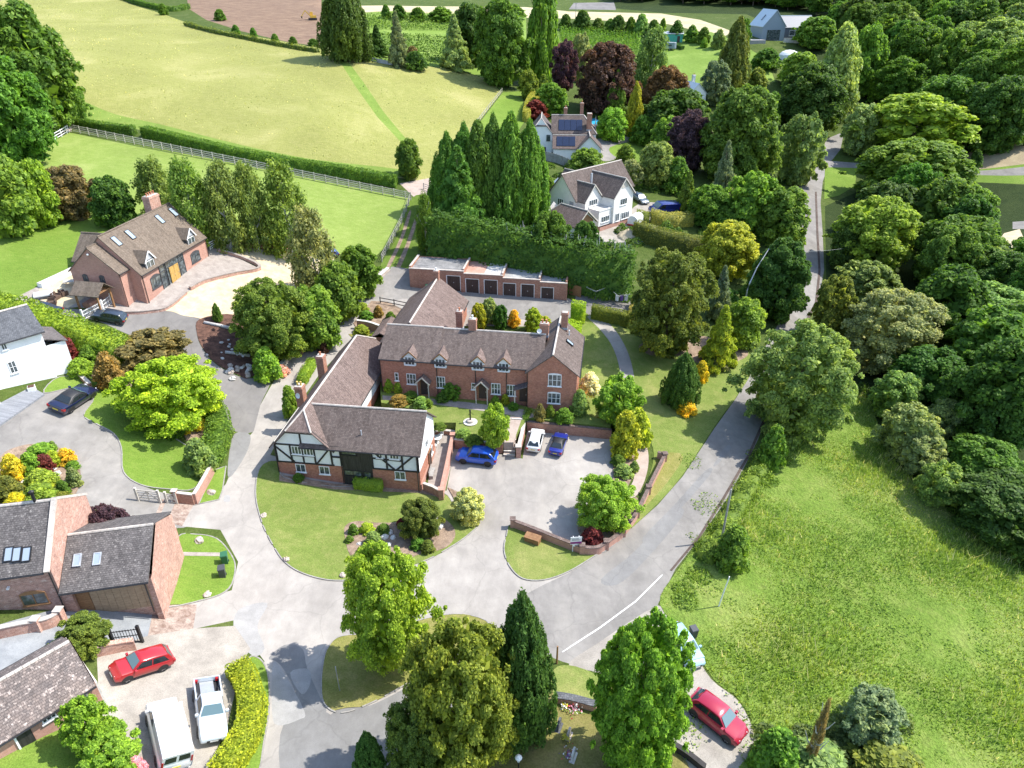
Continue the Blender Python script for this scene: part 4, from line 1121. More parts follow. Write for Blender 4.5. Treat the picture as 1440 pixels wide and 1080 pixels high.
# black frame of the gable and of the right bay
tf = MB()
def tb(a, c, w=.17): tf.bar((a[0], -.02, a[1]), (c[0], -.02, c[1]), .09 if True else 0, w, up=(0, 1, 0)) if False else tf.mesh(*_beam(a, c, w))
def _beam(a, c, w):
    dx, dz = c[0] - a[0], c[1] - a[1]; L = math.hypot(dx, dz); nx, nz = -dz / L * w / 2, dx / L * w / 2
    q = [(a[0] + nx, a[1] + nz), (a[0] - nx, a[1] - nz), (c[0] - nx, c[1] - nz), (c[0] + nx, c[1] + nz)]
    dpt = -.025 - .012 * (len(tf.f) // 6 % 5)
    return [(x, dpt, z) for x, z in q] + [(x, .06, z) for x, z in q], [(0, 1, 2, 3), (7, 6, 5, 4), (0, 4, 5, 1), (1, 5, 6, 2), (2, 6, 7, 3), (3, 7, 4, 0)]
for a_, c_ in (((0, 2.25), (6.4, 2.25)), ((0, 4.55), (6.3, 4.55)), ((.1, 2.3), (.1, 4.55)), ((6.2, 2.3), (6.2, 4.8)), ((1.75, 2.3), (1.75, 4.5)), ((3.05, 2.3), (3.05, 6.3)), ((4.35, 2.3), (4.35, 4.5)),
               ((.15, 4.2), (2.0, 2.35)), ((6.1, 4.4), (4.5, 2.35)), ((1.8, 3.25), (4.3, 3.25)), ((1.5, 6.1), (4.7, 6.1)), ((0.05, 4.6), (1.95, 6.6)), ((6.15, 4.6), (4.25, 6.6)),
               ((6.2, 3.4), (7.2, 3.4)), ((6.2, 4.72), (7.3, 4.72)), ((7.2, 2.3), (7.2, 4.7)),
               ((10.6, 2.25), (Lx, 2.25)), ((10.6, 4.72), (Lx, 4.72)), ((12.2, 2.3), (12.2, 4.7)), ((13.9, 2.3), (13.9, 4.7)), ((15.6, 2.3), (15.6, 4.7)), ((10.75, 3.6), (13.9, 3.5)), ((10.7, 4.6), (13.0, 2.3)), ((15.5, 4.6), (13.2, 2.3)), ((10.65, 2.3), (10.65, 4.7))):
    if a_ == (10.6, 2.25): part('timber_frame', tf, 'timber_black', b.root); tf = MB()
    tf.mesh(*_beam(a_, c_, .18))
part('timber_frame', tf, 'timber_black', b.root)
bb = MB().box(7.3, 10.55, -.06, .04, -.5, 4.75)
bay = part('boarded_bay', bb, 'board_dark', b.root)
for x_, z_, w_, h_, c_ in ((8.2, 3.85, 1.6, .6, 2), (8.4, 1.15, 1.9, .7, 2), (10.0, 1.0, .8, .8, 1)):
    b.win(x_, z_, w_, h_, 'f', -.06, c_, 1, 'trim_black')
for x_, z_, w_, h_, c_ in ((2.42, 3.38, 1.1, 1.05, 3), (3.72, 3.35, 1.1, 1.1, 3), (2.55, 1.05, 1.1, 1.05, 2), (5.2, 1.0, 1.15, 1.05, 2), (11.5, 3.72, .65, .85, 2), (13.1, 3.7, 1.0, .85, 3), (13.55, 1.1, 1.15, 1.05, 2)):
    b.win(x_, z_, w_, h_, 'f', .0 if z_ < 2 else .03, c_, 1)
for x_ in (7.25, 15.5): b.downpipe(x_, -.16, -.5, 4.7)
b.downpipe(.05, -.12, -.5, 4.4)
b.chimney(.15, 7.8, 2.0, 7.2, .9, 1.0, 2, 'brick', 'yellow_pot'); b.chimney(.15, 14.6, 2.0, 7.5, .9, 1.0, 1, 'brick', 'terracotta')
part('satellite_dish', MB().lathe([(.02, 0), (.2, .05), (.33, .14), (.32, .14), (.18, .06)], 14), 'white_plastic', b.root, (.15, 7.2, 6.2)).rotation_euler = (R(75), 0, R(-20))
part('roof_vent', MB().tube([(9.4, 1.1, 5.3), (9.4, 1.1, 6.3)], .06, 8).box(9.15, 9.65, .85, 1.35, 5.28, 5.5), 'lead', b.root)
# the right gable: white render over brick with a half-hidden creeper
b.box('lower_wall', 'brick_peach', Lx, Lx + .05, .0, 7.0, -.5, .6)
for y_, z_ in ((3.4, 3.1), (5.2, .9)): b.win(y_, z_, .9, 1.0, 'r', Lx + .01, 2, 1)
b.door(4.2, 2.2 - 2.2, .9, 2.0, 'r', Lx + .06, 'door_dark')

# --- cottage row -------------------------------------------------------------------------------------------------
c = House('brick_cottage_row', (1.9, 73.6, 2.5), -8, "long brick cottage row with four small dormers and a gabled right end", 'cottages')
c.walls('brick_red', [(0, 5.8, 0, 10.6, -1.5, 4.75, 7.15, 'y'), (-18.4, .1, .8, 9.6, -1.5, 4.8, 7.15, 'x')])
c.roof('tile_brown', -11.3, 1.6, .8, 9.6, 4.8, 7.15, 'x', .3, .0)
c.roof('tile_brown', -18.4, -11.34, .8, 9.6, 4.88, 7.25, 'x', .3, .1)
c.roof('tile_brown', 0, 5.8, 0, 10.6, 4.75, 7.15, 'y', .3, .12)
c.walls('brick_red', [(-20.4, -12.0, 9.6, 23.0, -.5, 3.4, 6.6, 'y')], 'rear_wall')
c.roof('tile_pink', -20.4, -12.0, 7.2, 23.0, 3.4, 6.7, 'y', .3, .15, name='rear_roof')
c.roof('tile_pink', -23.0, -20.4, 11.2, 16.6, 2.2, 2.9, 'y', .05, .1, name='lean_to_roof', ridge=None)
c.walls('brick_red', [(-22.9, -20.3, 11.3, 16.5, -.5, 2.2, None, 'x')], 'lean_to_wall')
for px in (576, 619, 671.7, 708.2):
    x_, _ = c.loc(px, 505, .75)
    c.dormer(x_, .74, 4.05, 1.55, 1.2, .72, 1.3, 'render_white', 'tile_pink', 1.25, 1.1, 4.12, 3, 2, ov=.12)
for q in ((555.3, 524, 560.5, 535, 1, 2), (572, 525.5, 585, 540, 3, 2), (614, 529.5, 626, 545, 3, 2), (663, 538.5, 668.5, 547.5, 1, 2), (690.8, 539, 703.8, 554, 3, 2), (712.2, 541, 725.2, 556.5, 3, 2)):
    c.winpx(*q[:4], ly=.8, cols=q[4], rows=q[5])
for q in ((770.8, 526.5, 789.5, 543, 3, 2), (770, 552.5, 788, 567, 3, 2)): c.winpx(*q[:4], ly=0, cols=q[4], rows=q[5], arch=.12)
def porch(H_, x_, y_, w_, d_, zb, zr):
    m = MB().box(x_ - w_ / 2, x_ - w_ / 2 + .1, y_ - d_, y_ - d_ + .1, -.3, zb).box(x_ + w_ / 2 - .1, x_ + w_ / 2, y_ - d_, y_ - d_ + .1, -.3, zb)
    o = part('porch', m, 'timber_pale', H_.root)
    e = MB()
    for sg in (-1, 1):
        q = [(x_ + sg * (w_ / 2 + .2), y_ - d_ - .2, zb - .12), (x_, y_ - d_ - .2, zr), (x_, y_ - .02, zr), (x_ + sg * (w_ / 2 + .2), y_ - .02, zb - .12)]
        lo = [(a, b_, c_ - .1) for a, b_, c_ in q]; e.face(q[::-1] if sg < 0 else q); e.face(lo)
        for i in range(4): j = (i + 1) % 4; e.face([lo[i], lo[j], q[j], q[i]])
    part('porch_roof', e, 'tile_pink', o)
    f = MB()
    for sg in (-1, 1): f.bar((x_ + sg * (w_ / 2 + .18), y_ - d_ - .22, zb - .16), (x_, y_ - d_ - .22, zr - .03), .05, .14)
    part('bargeboard', f, 'timber_pale', o)
for px, pz in ((597.5, 549), (679, 557)):
    x_, _ = c.loc(px, pz, .8)
    c.door(x_, .05, .95, 2.0, 'f', .8); porch(c, x_, .8, 1.5, .9, 2.2, 3.0)
c.door(-.65, .05, .9, 2.0, 'f', .8)
part('porch_roof', MB().mesh([(-1.7, -.5, 2.25), (-.05, -.5, 2.9), (-.05, .78, 2.9), (-1.7, .78, 2.25), (-1.7, -.5, 2.15), (-.05, -.5, 2.8), (-.05, .78, 2.8), (-1.7, .78, 2.15)], [(0, 1, 2, 3), (7, 6, 5, 4), (0, 4, 5, 1), (1, 5, 6, 2), (2, 6, 7, 3), (3, 7, 4, 0)]), 'tile_grey', c.root)
part('porch_post', MB().box(-1.6, -1.48, -.45, -.33, -.3, 2.2), 'timber_pale', c.root)
for x_, d_ in ((-11.3, .72), (-6.5, .72), (-2.7, .72), (-.1, -.06), (-18.4, .72)): c.downpipe(x_, d_, -.5, 4.7)
c.chimney(-7.6, 5.4, 6.4, 8.6, .95, .7, 1, pot='white_plastic'); c.chimney(1.3, 5.6, 6.4, 8.5, 1.1, .7, 2, pot='terracotta'); c.chimney(3.6, 8.3, 6.3, 8.9, .8, .7, 0)
c.chimney(-10.8, 12.5, 3.4, 6.3, .9, .8, 1, pot='terracotta'); c.chimney(-16.3, 22.6, 5.6, 7.9, .8, .7, 1, pot='white_plastic')
c.skylight(4.5, 5.7, 5.78 + .25, .7, 1.1, R(39.6), 'y', 1)
part('roof_vent', MB().box(4.2, 4.35, 7.6, 7.75, 6.0, 6.75), 'white_plastic', c.root)
part('aerial_mast', MB().tube([(-7.9, 5.2, 8.4), (-7.9, 5.2, 9.8)], .02, 5).bar((-8.3, 5.2, 9.6), (-7.5, 5.2, 9.6), .02), 'galv', c.root)
part('satellite_dish', MB().lathe([(.02, 0), (.2, .05), (.3, .12), (.29, .12), (.18, .06)], 12), 'white_plastic', c.root, (.75, 5.0, 7.7)).rotation_euler = (R(75), 0, R(10))

# --- garage block ------------------------------------------------------------------------------------------------
g = House('garage_block', (-16.2, 105.8, 4.9), -8.6, "long brick garage block with six dark doors and a stepped parapet", 'garages')
cut = [0.0] + [g.loc(px, 385, 0)[0] for px in (652, 707, 759.5)] + [g.loc(797, 410, 0)[0]]
base = [0, -.35, -.72, -1.05]
wm, cap = MB(), MB()
D_ = 5.8
doors = [(627.9, 647.9, 0), (654.3, 673.9, 1), (680.3, 699.9, 1), (706.8, 725.8, 2), (732.2, 751.8, 2), (758.4 + 2, 778.3 + 1, 3)]
for k in range(4):
    x0, x1 = cut[k], cut[k + 1]; z1 = 2.95 + base[k]
    ds = []
    for d0, d1, s_ in doors:
        if s_ == k: ds.append((g.loc(d0, 400, 0)[0], g.loc(d1, 400, 0)[0]))
    xs = [x0] + [v for d in ds for v in d] + [x1]
    for i in range(0, len(xs), 2): wm.box(xs[i], xs[i + 1], 0, .25, -2.2, z1)
    for d0, d1 in ds: wm.box(d0, d1, 0, .25, 2.22 + base[k], z1)
    wm.box(x0, x1, D_ - .25, D_, -2.2, z1)
    if k in (0,): wm.box(x0, x0 + .25, .25, D_ - .25, -2.2, z1 + .3)
    else: wm.box(x0 - .24, x0, .25, D_ - .25, -2.2, z1 + .62)
    cap.box(x0 - .03, x1 + .03, -.06, .31, z1 + .002, z1 + .1)
    cap.box(x0 - .26 if k else x0 - .03, (x0 if k else x0 + .28) + .02, .312, D_ - .3, z1 + (.622 if k else .302), z1 + (.7 if k else .38))
wm.box(cut[4] - .25, cut[4], .25, D_ - .25, -2.2, 2.95 + base[3] + .35)
wm.box(2.0, 2.12, -.06, 0, 0, 2.6).box(4.5, 4.62, -.06, 0, 0, 2.6)
part('wall', wm, 'brick', g.root); part('coping', cap, 'stone_cap', g.root)
for k, mt in enumerate(('flat_roof_black', 'flat_roof_pink', 'flat_roof', 'flat_roof')):
    part('flat_roof', MB().mesh([(cut[k] + .02, .25, 2.78 + base[k]), (cut[k + 1] - .26, .25, 2.78 + base[k]), (cut[k + 1] - .26, D_ - .26, 2.9 + base[k]), (cut[k] + .02, D_ - .26, 2.9 + base[k])], [(0, 1, 2, 3)]), mt, g.root)
part('flat_roof', MB().mesh([(cut[1] + 3.1, .3, 2.80 + base[1]), (cut[2] - .3, .3, 2.80 + base[1]), (cut[2] - .3, D_ - .3, 2.92 + base[1]), (cut[1] + 3.1, D_ - .3, 2.92 + base[1])], [(0, 1, 2, 3)]), 'white_stone', g.root)
for d0, d1, s_ in doors:
    a0, a1 = g.loc(d0, 400, 0)[0], g.loc(d1, 400, 0)[0]; zb = base[s_]
    m = MB()
    n_ = 6
    for i in range(n_): m.box(a0 + .1 + (a1 - a0 - .2) * i / n_, a0 + .1 + (a1 - a0 - .2) * (i + .93) / n_, .12, .17, zb - .3, zb + 2.1)
    m.box(a0 + .1, a1 - .1, .17, .2, zb - .3, zb + 2.1)
    o = part('garage_door', m, 'door_dark', g.root)
    part('door_frame', MB().box(a0 + .002, a0 + .1, .04, .2, zb - .3, zb + 2.2).box(a1 - .1, a1 - .002, .04, .2, zb - .3, zb + 2.2).box(a0 + .1, a1 - .1, .04, .2, zb + 2.1, zb + 2.2), 'white_paint', o)
    part('handle', MB().box((a0 + a1) / 2 - .07, (a0 + a1) / 2 + .07, .07, .12, zb + .95, zb + 1.05), 'galv', o)

# --- brick house with the oak door -------------------------------------------------------------------------------
k = House('brick_house', (-48.43, 87.2, 10.5), 79.9, "large modern brick house with tan tiled roof, two dormers and a yellow oak double door")
KL = 15.5
k.walls('brick_peach', [(0, KL, 0, 9.0, -2.5, 3.75, 8.4, 'x'), (-1.95, .1, 1.5, 8.3, -2.5, 4.5, 7.55, 'x'), (3.5, 9.5, 8.9, 12.5, -2.5, 3.6, 6.4, 'y')])
k.roof('tile_tan', 0, KL, 0, 9.0, 3.75, 8.4, 'x', .3, .12, ridge='tile_tan')
k.roof('tile_tan', -1.95, -.13, 1.5, 8.3, 4.5, 7.55, 'x', .25, .1, ridge='tile_tan')
k.roof('tile_tan', 3.5, 9.5, 6.5, 12.5, 3.6, 6.4, 'y', .25, .12, ridge='tile_tan', name='rear_roof')
k.winpx(211.5, 388, 227, 404.5, ly=0, cols=2, rows=1, arch=.3, frame='plastic_grey'); k.winpx(267.8, 355, 281.5, 368, ly=0, cols=2, rows=1, arch=.3, frame='plastic_grey')
x0, _ = k.loc(229.5, 402, 0); x1, _ = k.loc(262, 382, 0)
part('glazed_wall', MB().box(x0, x1, -.04, .02, 0, 3.55), 'window_glass', k.root)
gm = MB()
for t_ in (0, .2, .78, 1): gm.box(x0 + (x1 - x0) * t_ - .06, x0 + (x1 - x0) * t_ + .06, -.09, .0, 0, 3.6)
for z_ in (2.35, 3.5): gm.box(x0, x1, -.1, .0, z_, z_ + .1)
part('glazing_frame', gm, 'plastic_grey', k.root)
xd, _ = k.loc(247.5, 394, 0)
k.door(xd - .48, .02, .92, 2.25, 'f', -.1, 'timber_oak', 'timber_oak'); k.door(xd + .48, .02, .92, 2.25, 'f', -.1, 'timber_oak', 'timber_oak')
for px in (210.5, 268):
    x_, _ = k.loc(px, 372 if px < 240 else 338, .1)
    k.dormer(x_, .02, 3.4, 2.0, 1.35, 1.15, 2.2, 'plastic_grey', 'tile_tan', 1.6, 1.15, 3.5, 2, 1)
    part('gable_board', MB().mesh([(x_ - .8, 0, 4.78), (x_ + .8, 0, 4.78), (x_, 0, 5.7)], [(0, 1, 2)]), 'lead', k.root, (0, -.02, 0))
for px, py in ((163.9, 340), (183.3, 330.7), (225, 309), (244, 299)):
    # where the sight line meets the front slope
    best = None
    for yy in np.arange(.2, 4.4, .05):
        u_, z_ = k.loc(px, py, yy); e_ = abs(z_ - (3.75 + yy * 4.65 / 4.5))
        if best is None or e_ < best[0]: best = (e_, u_, yy, z_)
    k.skylight(best[1], best[2], best[3] + .08, .85, 1.5, math.atan2(4.65, 4.5), 'x', -1)
ch = k.chimney(KL - 2.2, 5.6, 6.2, 10.1, 2.3, 1.1, 4, 'brick_old')
for y_, z_ in ((4.0, 2.3), (6.4, 2.3)):
    k.win(y_, z_, .75, 1.5, 'l', -1.95, 2, 3, 'plastic_grey', arch=.15)
for x_, y_, z_ in ((.25, -.1, 3.6), (5.2, -.1, 3.6), (KL - .1, -.1, 3.6), (-1.85, 1.4, 4.3)): k.downpipe(x_, y_, -1.5, z_)
part('security_light', MB().lathe([(.02, 0), (.14, .05), (.16, .16), (.05, .26)], 10), 'white_plastic', k.root, (-2.1, 4.9, 6.6))
# --- rendered house under repair ---------------------------------------------------------------------------------
Oc = P(842, 324)
c2 = House('cream_house', (Oc.x, Oc.y, Oc.z), 43, "cream rendered house with twin front gables being renovated, beside a spoil heap")
c2.walls('render_cream', [(3.4, 8.9, -.4, 8, -2, 5.7, 8.6, 'y'), (-1.2, 3.4, 2.6, 8, -2, 5.1, 7.7, 'y'), (-1.6, 15.0, 4.6, 11.6, -2, 5.1, 9.1, 'x'), (-.2, 3.4, 0, 2.6, .7, 3.5, None, 'x'), (-7.0, -1.8, -.5, 7.5, -2, 2.5, 4.7, 'y'), (4, 9, 11, 15, -2, 5, 7.6, 'y')])
c2.walls('brick_peach', [(-.25, 8.95, -.45, 2.0, -2, .7, None, 'x')], 'plinth')
c2.roof('tile_brown', 3.4, 8.9, -.4, 8, 5.7, 8.6, 'y', .3, .3, gutter=None); c2.roof('tile_brown', -1.2, 3.4, 2.6, 8, 5.1, 7.7, 'y', .3, .25, gutter=None)
c2.roof('tile_brown', -1.6, 15.0, 4.6, 11.6, 5.1, 9.1, 'x', .35, .3, gutter=None); c2.roof('tile_pink', -7.0, -1.8, -.5, 7.5, 2.5, 4.7, 'y', .35, .5, hip=(None, (.0, 2.4)), gutter=None)
c2.roof('tile_brown', 4, 9, 8, 15, 5, 7.6, 'y', .3, .2, name='rear_roof', gutter=None)
c2.box('flat_roof', 'white_stone', -.2, 3.4, .1, 2.59, 3.5, 3.62)
c2.box('parapet', 'render_cream', -.25, 3.45, -.08, .1, 3.502, 3.75)
for x_, z_, w_, h_, y_, cl in ((1.6, 1.3, 2.2, 1.1, 0, 4), (1.0, 3.95, 2.3, 1.1, 2.6, 4), (6.2, 3.7, 1.9, 1.2, -.4, 3), (6.9, .95, 2.3, 1.3, -.45, 4), (4.6, .9, 1.0, 1.5, -.45, 2)): c2.win(x_, z_, w_, h_, 'f', y_, cl, 1)
c2.win(8.4, 2.9, 1.5, 1.6, 'l', -1.6, 3, 1, 'white_paint'); c2.win(5.6, 2.6, .9, 1.9, 'l', -1.62, 1, 1, 'timber_grey', glass='lead')
c2.win(12.3, 3.4, 1.3, 1.2, 'f', 4.6, 2, 1)
part('gable_opening', MB().mesh([(-6.4, -.53, 2.0), (-2.4, -.53, 2.0), (-2.4, -.53, 2.7), (-4.4, -.53, 4.2), (-6.4, -.53, 2.7)], [(0, 1, 2, 3, 4)]), 'timber_brown', c2.root)
for y_ in (3.0, 4.6): c2.skylight(-3.0, y_, 3.72, .6, .9, R(40), 'y', 1)
for q_ in (((3.1, 2.9), (6.15, -.75))):
    pass
bg_ = MB()
for (xa, xb, xm, y_, ze_, zr_) in ((3.4, 8.9, 6.15, -.72, 5.4, 8.6), (-1.2, 3.4, 1.1, 2.33, 4.8, 7.7), (-7.0, -1.8, -4.4, -1.02, 2.25, 4.7)):
    bg_.bar((xa - .3, y_, ze_), (xm, y_, zr_), .05, .2); bg_.bar((xb + .3, y_, ze_), (xm, y_, zr_), .05, .2)
part('bargeboard', bg_, 'timber_pale', c2.root)
part('flue', MB().box(3.1, 3.4, 5.1, 5.4, 7.2, 9.0), 'lead', c2.root)
c2.win(6.2, 6.9, 1.6, 1.0, 'f', -.41, 1, 1, 'timber_pale', glass='timber_pale', sill=False, name='gable_panel')

# --- white house with solar panels -------------------------------------------------------------------------------
Os = P(779, 224)
s = House('solar_panel_house', (Os.x, Os.y, Os.z), -3, "white rendered house with brown roofs and two arrays of solar panels")
s.walls('render_white', [(-5.6, -.6, 4.2, 13, -2, 5.0, 7.9, 'y'), (-.6, 9.4, 4.6, 11.6, -2, 5.0, 8.2, 'x'), (-.2, 6.2, .2, 4.6, -2, 2.6, None, 'x'), (5.2, 10.4, -1.2, 5.4, -2, 2.7, 5.3, 'y')])
s.roof('tile_grey', -5.6, -.6, 4.2, 13, 5.0, 7.9, 'y', .3, .2, hip=((.55, 1.5), None), gutter=None)
s.roof('tile_brown', -.6, 9.4, 4.6, 11.6, 5.0, 8.2, 'x', .3, .2, hip=(None, (.0, 3.0)), gutter=None)
s.roof('tile_pink', -.2, 7.6, .2, 5.0, 2.6, 4.8, 'x', .3, .2, gutter=None); s.roof('tile_brown', 5.2, 10.4, -1.2, 5.4, 2.7, 5.3, 'y', .35, .3, gutter=None)
def panels(H_, x0, n, w, y0, z0, y1, z1):
    for i in range(n):
        a, b_ = x0 + i * (w + .06), x0 + i * (w + .06) + w
        q = [(a, y0, z0), (b_, y0, z0), (b_, y1, z1), (a, y1, z1)]
        lo = [(p[0], p[1] + .03, p[2] - .07) for p in q]
        part('solar_panel', MB().mesh(q + lo, [(0, 1, 2, 3), (7, 6, 5, 4), (0, 4, 5, 1), (1, 5, 6, 2), (2, 6, 7, 3), (3, 7, 4, 0)]), 'solar', H_.root)
panels(s, .9, 4, 1.3, 4.9, 5.45, 7.0, 7.38); panels(s, .5, 3, 1.35, .35, 2.9, 2.2, 4.6)
s.chimney(2.4, 8.6, 7.4, 9.7, .8, .8, 1); s.chimney(7.8, 5.6, 5.0, 9.0, 1.1, 1.2, 0); s.chimney(6.2, 11.0, 6.2, 10.4, .8, .8, 1)
s.win(-1.4, 3.2, .9, 1.3, 'f', 4.2, 1, 1, 'plastic_grey'); s.win(-3.4, .2, 3.0, 1.6, 'f', 4.2, 1, 1, 'trim_black', glass='board_dark', sill=False); s.win(1.4, 4.4, .9, .4, 'f', 4.6, 1, 1); s.win(7.8, .6, 1.2, 1.2, 'f', -1.2, 2, 1)
# --- small house behind the copper beech, and the grey modern house ----------------------------------------------
p_ = P(979, 150)
h1 = House('small_white_house', p_, 20, "small white house with pale roof half hidden behind the copper brown beech")
h1.walls('render_white', [(-3, 3, 0, 7, -2, 3.6, 6.4, 'y')]); h1.roof('zinc', -3, 3, 0, 7, 3.6, 6.4, 'y', .3, .3, ridge=None); h1.chimney(.9, 4.5, 5.0, 8.2, .9, .7, 1, 'render_white')
h1.win(0, 1, 1.3, 1.2, 'f', 0, 2, 1)
p_ = P(1076, 56)
h2 = House('grey_modern_house', p_, 8, "modern grey clad house with a steep glazed gable near the top of the picture")
h2.walls('clad_grey', [(-1.5, 7.0, 0, 11, -3, 4.6, 9.6, 'y')]); h2.walls('clad_dark', [(7.0, 19.5, 3, 10, -3, 4.0, 7.4, 'x')], 'side_wall')
h2.roof('zinc', -1.5, 7.0, 0, 11, 4.6, 9.6, 'y', .35, .3, ridge=None, gutter=None); h2.roof('clad_dark', 7.1, 19.5, 3, 10, 4.0, 7.4, 'x', .3, .3, ridge='zinc', gutter=None)
h2.win(2.8, .0, 5.0, 3.2, 'f', 0, 4, 1, 'plastic_grey'); h2.win(12.5, 1.0, 4.2, 1.8, 'f', 3, 2, 1, 'white_paint'); h2.walls('render_white', [(16.5, 20.5, 0.2, 3, -3, 2.2, 3.4, 'y')], 'porch_wall'); h2.roof('zinc', 16.5, 20.5, .2, 3, 2.2, 3.4, 'y', .2, .2, ridge=None, gutter=None, name='porch_roof')
h2.box('terrace_wall', 'white_stone', 6.5, 21, -1.5, -1.2, -4, .6); h2.box('flat_roof_annex', 'concrete_patch', -9, -1.6, -4.0, 2.5, -4, 0.2)
for x_ in (-.6, .8): h2.skylight(x_ + 1.0, 5, 7.0, .6, 2.2, R(49), 'y', -1)

# --- white house at the left edge --------------------------------------------------------------------------------
p_ = P(13, 545)
w1 = House('white_gabled_house', p_, 47, "tall white house with slate roof cut by the left edge of the picture")
w1.walls('render_white', [(-9, 4.6, 0, 6.4, -3, 5.3, 7.2, 'x')]); w1.roof('slate', -9, 4.6, 0, 6.4, 5.3, 7.2, 'x', .35, .3)
w1.walls('render_white', [(4.6, 6.6, .3, 5, -3, 3.2, None, 'x')], 'annex_wall'); part('annex_roof', MB().mesh([(4.62, .1, 4.1), (6.8, .1, 3.22), (6.8, 5.1, 3.22), (4.62, 5.1, 4.1), (4.62, .1, 4.0), (6.8, .1, 3.1), (6.8, 5.1, 3.1), (4.62, 5.1, 4.0)], [(0, 1, 2, 3), (7, 6, 5, 4), (0, 4, 5, 1), (1, 5, 6, 2), (2, 6, 7, 3), (3, 7, 4, 0)]), 'tile_grey', w1.root)
w1.chimney(-1.0, 3.5, 6.6, 10.2, 1.0, .9, 1, 'brick_red')
for q in ((1, 482, 10, 492, 2, 1), (12, 507, 24, 525, 2, 2)): w1.winpx(*q[:4], ly=0, cols=q[4], rows=q[5])
w1.winpx(51, 501, 55, 509, ly=.3, cols=1, rows=1)
w1.walls('render_white', [(-6, -1.6, -2.8, 0, -3, 2.3, None, 'x')], 'porch_wall'); part('porch_roof', MB().mesh([(-6.2, -3.0, 2.3), (-1.4, -3.0, 2.3), (-1.4, -.02, 3.7), (-6.2, -.02, 3.7), (-6.2, -3.0, 2.2), (-1.4, -3.0, 2.2), (-1.4, -.02, 3.6), (-6.2, -.02, 3.6)], [(0, 1, 2, 3), (7, 6, 5, 4), (0, 4, 5, 1), (1, 5, 6, 2), (2, 6, 7, 3), (3, 7, 4, 0)]), 'slate', w1.root)

# --- barns in the lower left -------------------------------------------------------------------------------------
n = House('brick_barn', (-33.9, 38.4, 5.6), 11.5, "old brick barn house with three open roof windows and an attached double garage", 'barn')
n.walls('brick_old', [(-12, 0, 0, 8.6, -2.5, 4.7, 7.6, 'x'), (.0, .7, -.05, .3, -2.5, 2.4, None, 'x'), (.02, 6.4, .35, 7.6, -2.5, 2.35, 4.45, 'x'), (6.0, 6.42, -.05, .36, -2.5, 2.4, None, 'x')])
n.roof('tile_barn', -12, -.35, 0, 8.6, 4.7, 7.6, 'x', .3, .0); n.roof('tile_barn', .06, 6.3, -.1, 7.6, 2.5, 4.5, 'x', .3, .0, name='garage_roof')
vg = MB(); 
for y0_, z0_, y1_, z1_ in ((-.3, 4.6, 4.3, 7.75), (8.9, 4.6, 4.3, 7.75)): vg.bar((-.15, y0_, z0_ - .05), (-.15, y1_, z1_), .36, .2)
part('verge_coping', vg, 'stone_cap', n.root)
m = MB(); 
for i in range(8): m.box(1.72 + i * .53, 1.72 + i * .53 + .51, .28, .33, -.8, 2.2)
dd_ = part('garage_door', m, 'timber_tan', n.root); part('side_door', MB().box(.72, 1.68, .26, .33, -.8, 2.2), 'timber_brown', n.root)
part('lintel', MB().box(.7, 6.0, .2, .34, 2.2, 2.4), 'timber_brown', n.root)
n.winpx(29, 834, 68, 850, ly=0, cols=2, rows=1, frame='timber_brown', arch=.25)
for px in (13, 24.5, 38): 
    best = None
    for yy in np.arange(0, 4.2, .05):
        u_, z_ = n.loc(px, 781, yy); e_ = abs(z_ - (4.7 + yy * 2.9 / 4.3))
        if best is None or e_ < best[0]: best = (e_, u_, yy, z_)
    n.skylight(best[1], best[2], best[3] + .1, .62, 1.1, math.atan2(2.9, 4.3), 'x', -1)
for px, py in ((109, 789), (137, 787)):
    best = None
    for yy in np.arange(0, 3.8, .05):
        u_, z_ = n.loc(px, py, yy); e_ = abs(z_ - (2.5 + (yy + .1) * 2.0 / 3.85))
        if best is None or e_ < best[0]: best = (e_, u_, yy, z_)
    sk_ = n.skylight(best[1], best[2], best[3] + .08, .55, 1.0, math.atan2(2.0, 3.85), 'x', -1, frame='lead')
part('flue', MB().tube([(-1.5, 4.3, 7.5), (-1.5, 4.3, 8.5)], .12, 8).lathe([(.2, 8.5), (.2, 8.62), (.02, 8.75)], 8, (-1.5, 4.3, 0)), 'black_metal', n.root)
n.downpipe(-.12, -.12, -1.5, 4.5); n.downpipe(5.9, -.15, -1, 2.3)
part('wall_light', MB().box(-3.2, -3.05, -.25, 0, 3.3, 3.45), 'white_plastic', n.root)
l = House('low_barn', (-27.25, 30.5, 5.8), 48, "low brick barn with a mossy lichen spotted roof at the lower left edge", 'barn')
l.walls('brick_peach', [(-14, 0, 0, 5.4, -2.5, 2.15, 3.9, 'x')]); l.roof('tile_mossy', -14, -.06, 0, 5.4, 2.15, 3.9, 'x', .25, .0)
l.box('gable_coping', 'white_stone', -.02, .12, 0.01, 5.39, -2, 2.0)
for px0, px1, py in ((98, 118, 974), (50, 72, 998)): 
    u0, z_ = l.loc(px0, py, 0); u1, _ = l.loc(px1, py - 8, 0); l.win((u0 + u1) / 2, 1.35, abs(u1 - u0), .6, 'f', 0, 3, 1)
u0, _ = l.loc(18, 1030, 0); u1, _ = l.loc(40, 1020, 0)
l.box('doorway', 'board_dark', u0, u1, -.03, .02, -.5, 1.9); l.box('door_jamb', 'white_paint', u0 - .12, u0 - .003, -.08, .02, -.6, 1.9)
# ------------------------------------------------------------------ trees, shrubs and hedges
def PL(rows, group=None):
    for r_ in rows:
        k, x0, y0, x1, y1, c, lab = r_[:7]
        kw = dict(r_[7]) if len(r_) > 7 else {}
        if group and 'group' not in kw: kw['group'] = group
        plant(k, x0, y0, x1, y1, c, lab, **kw)


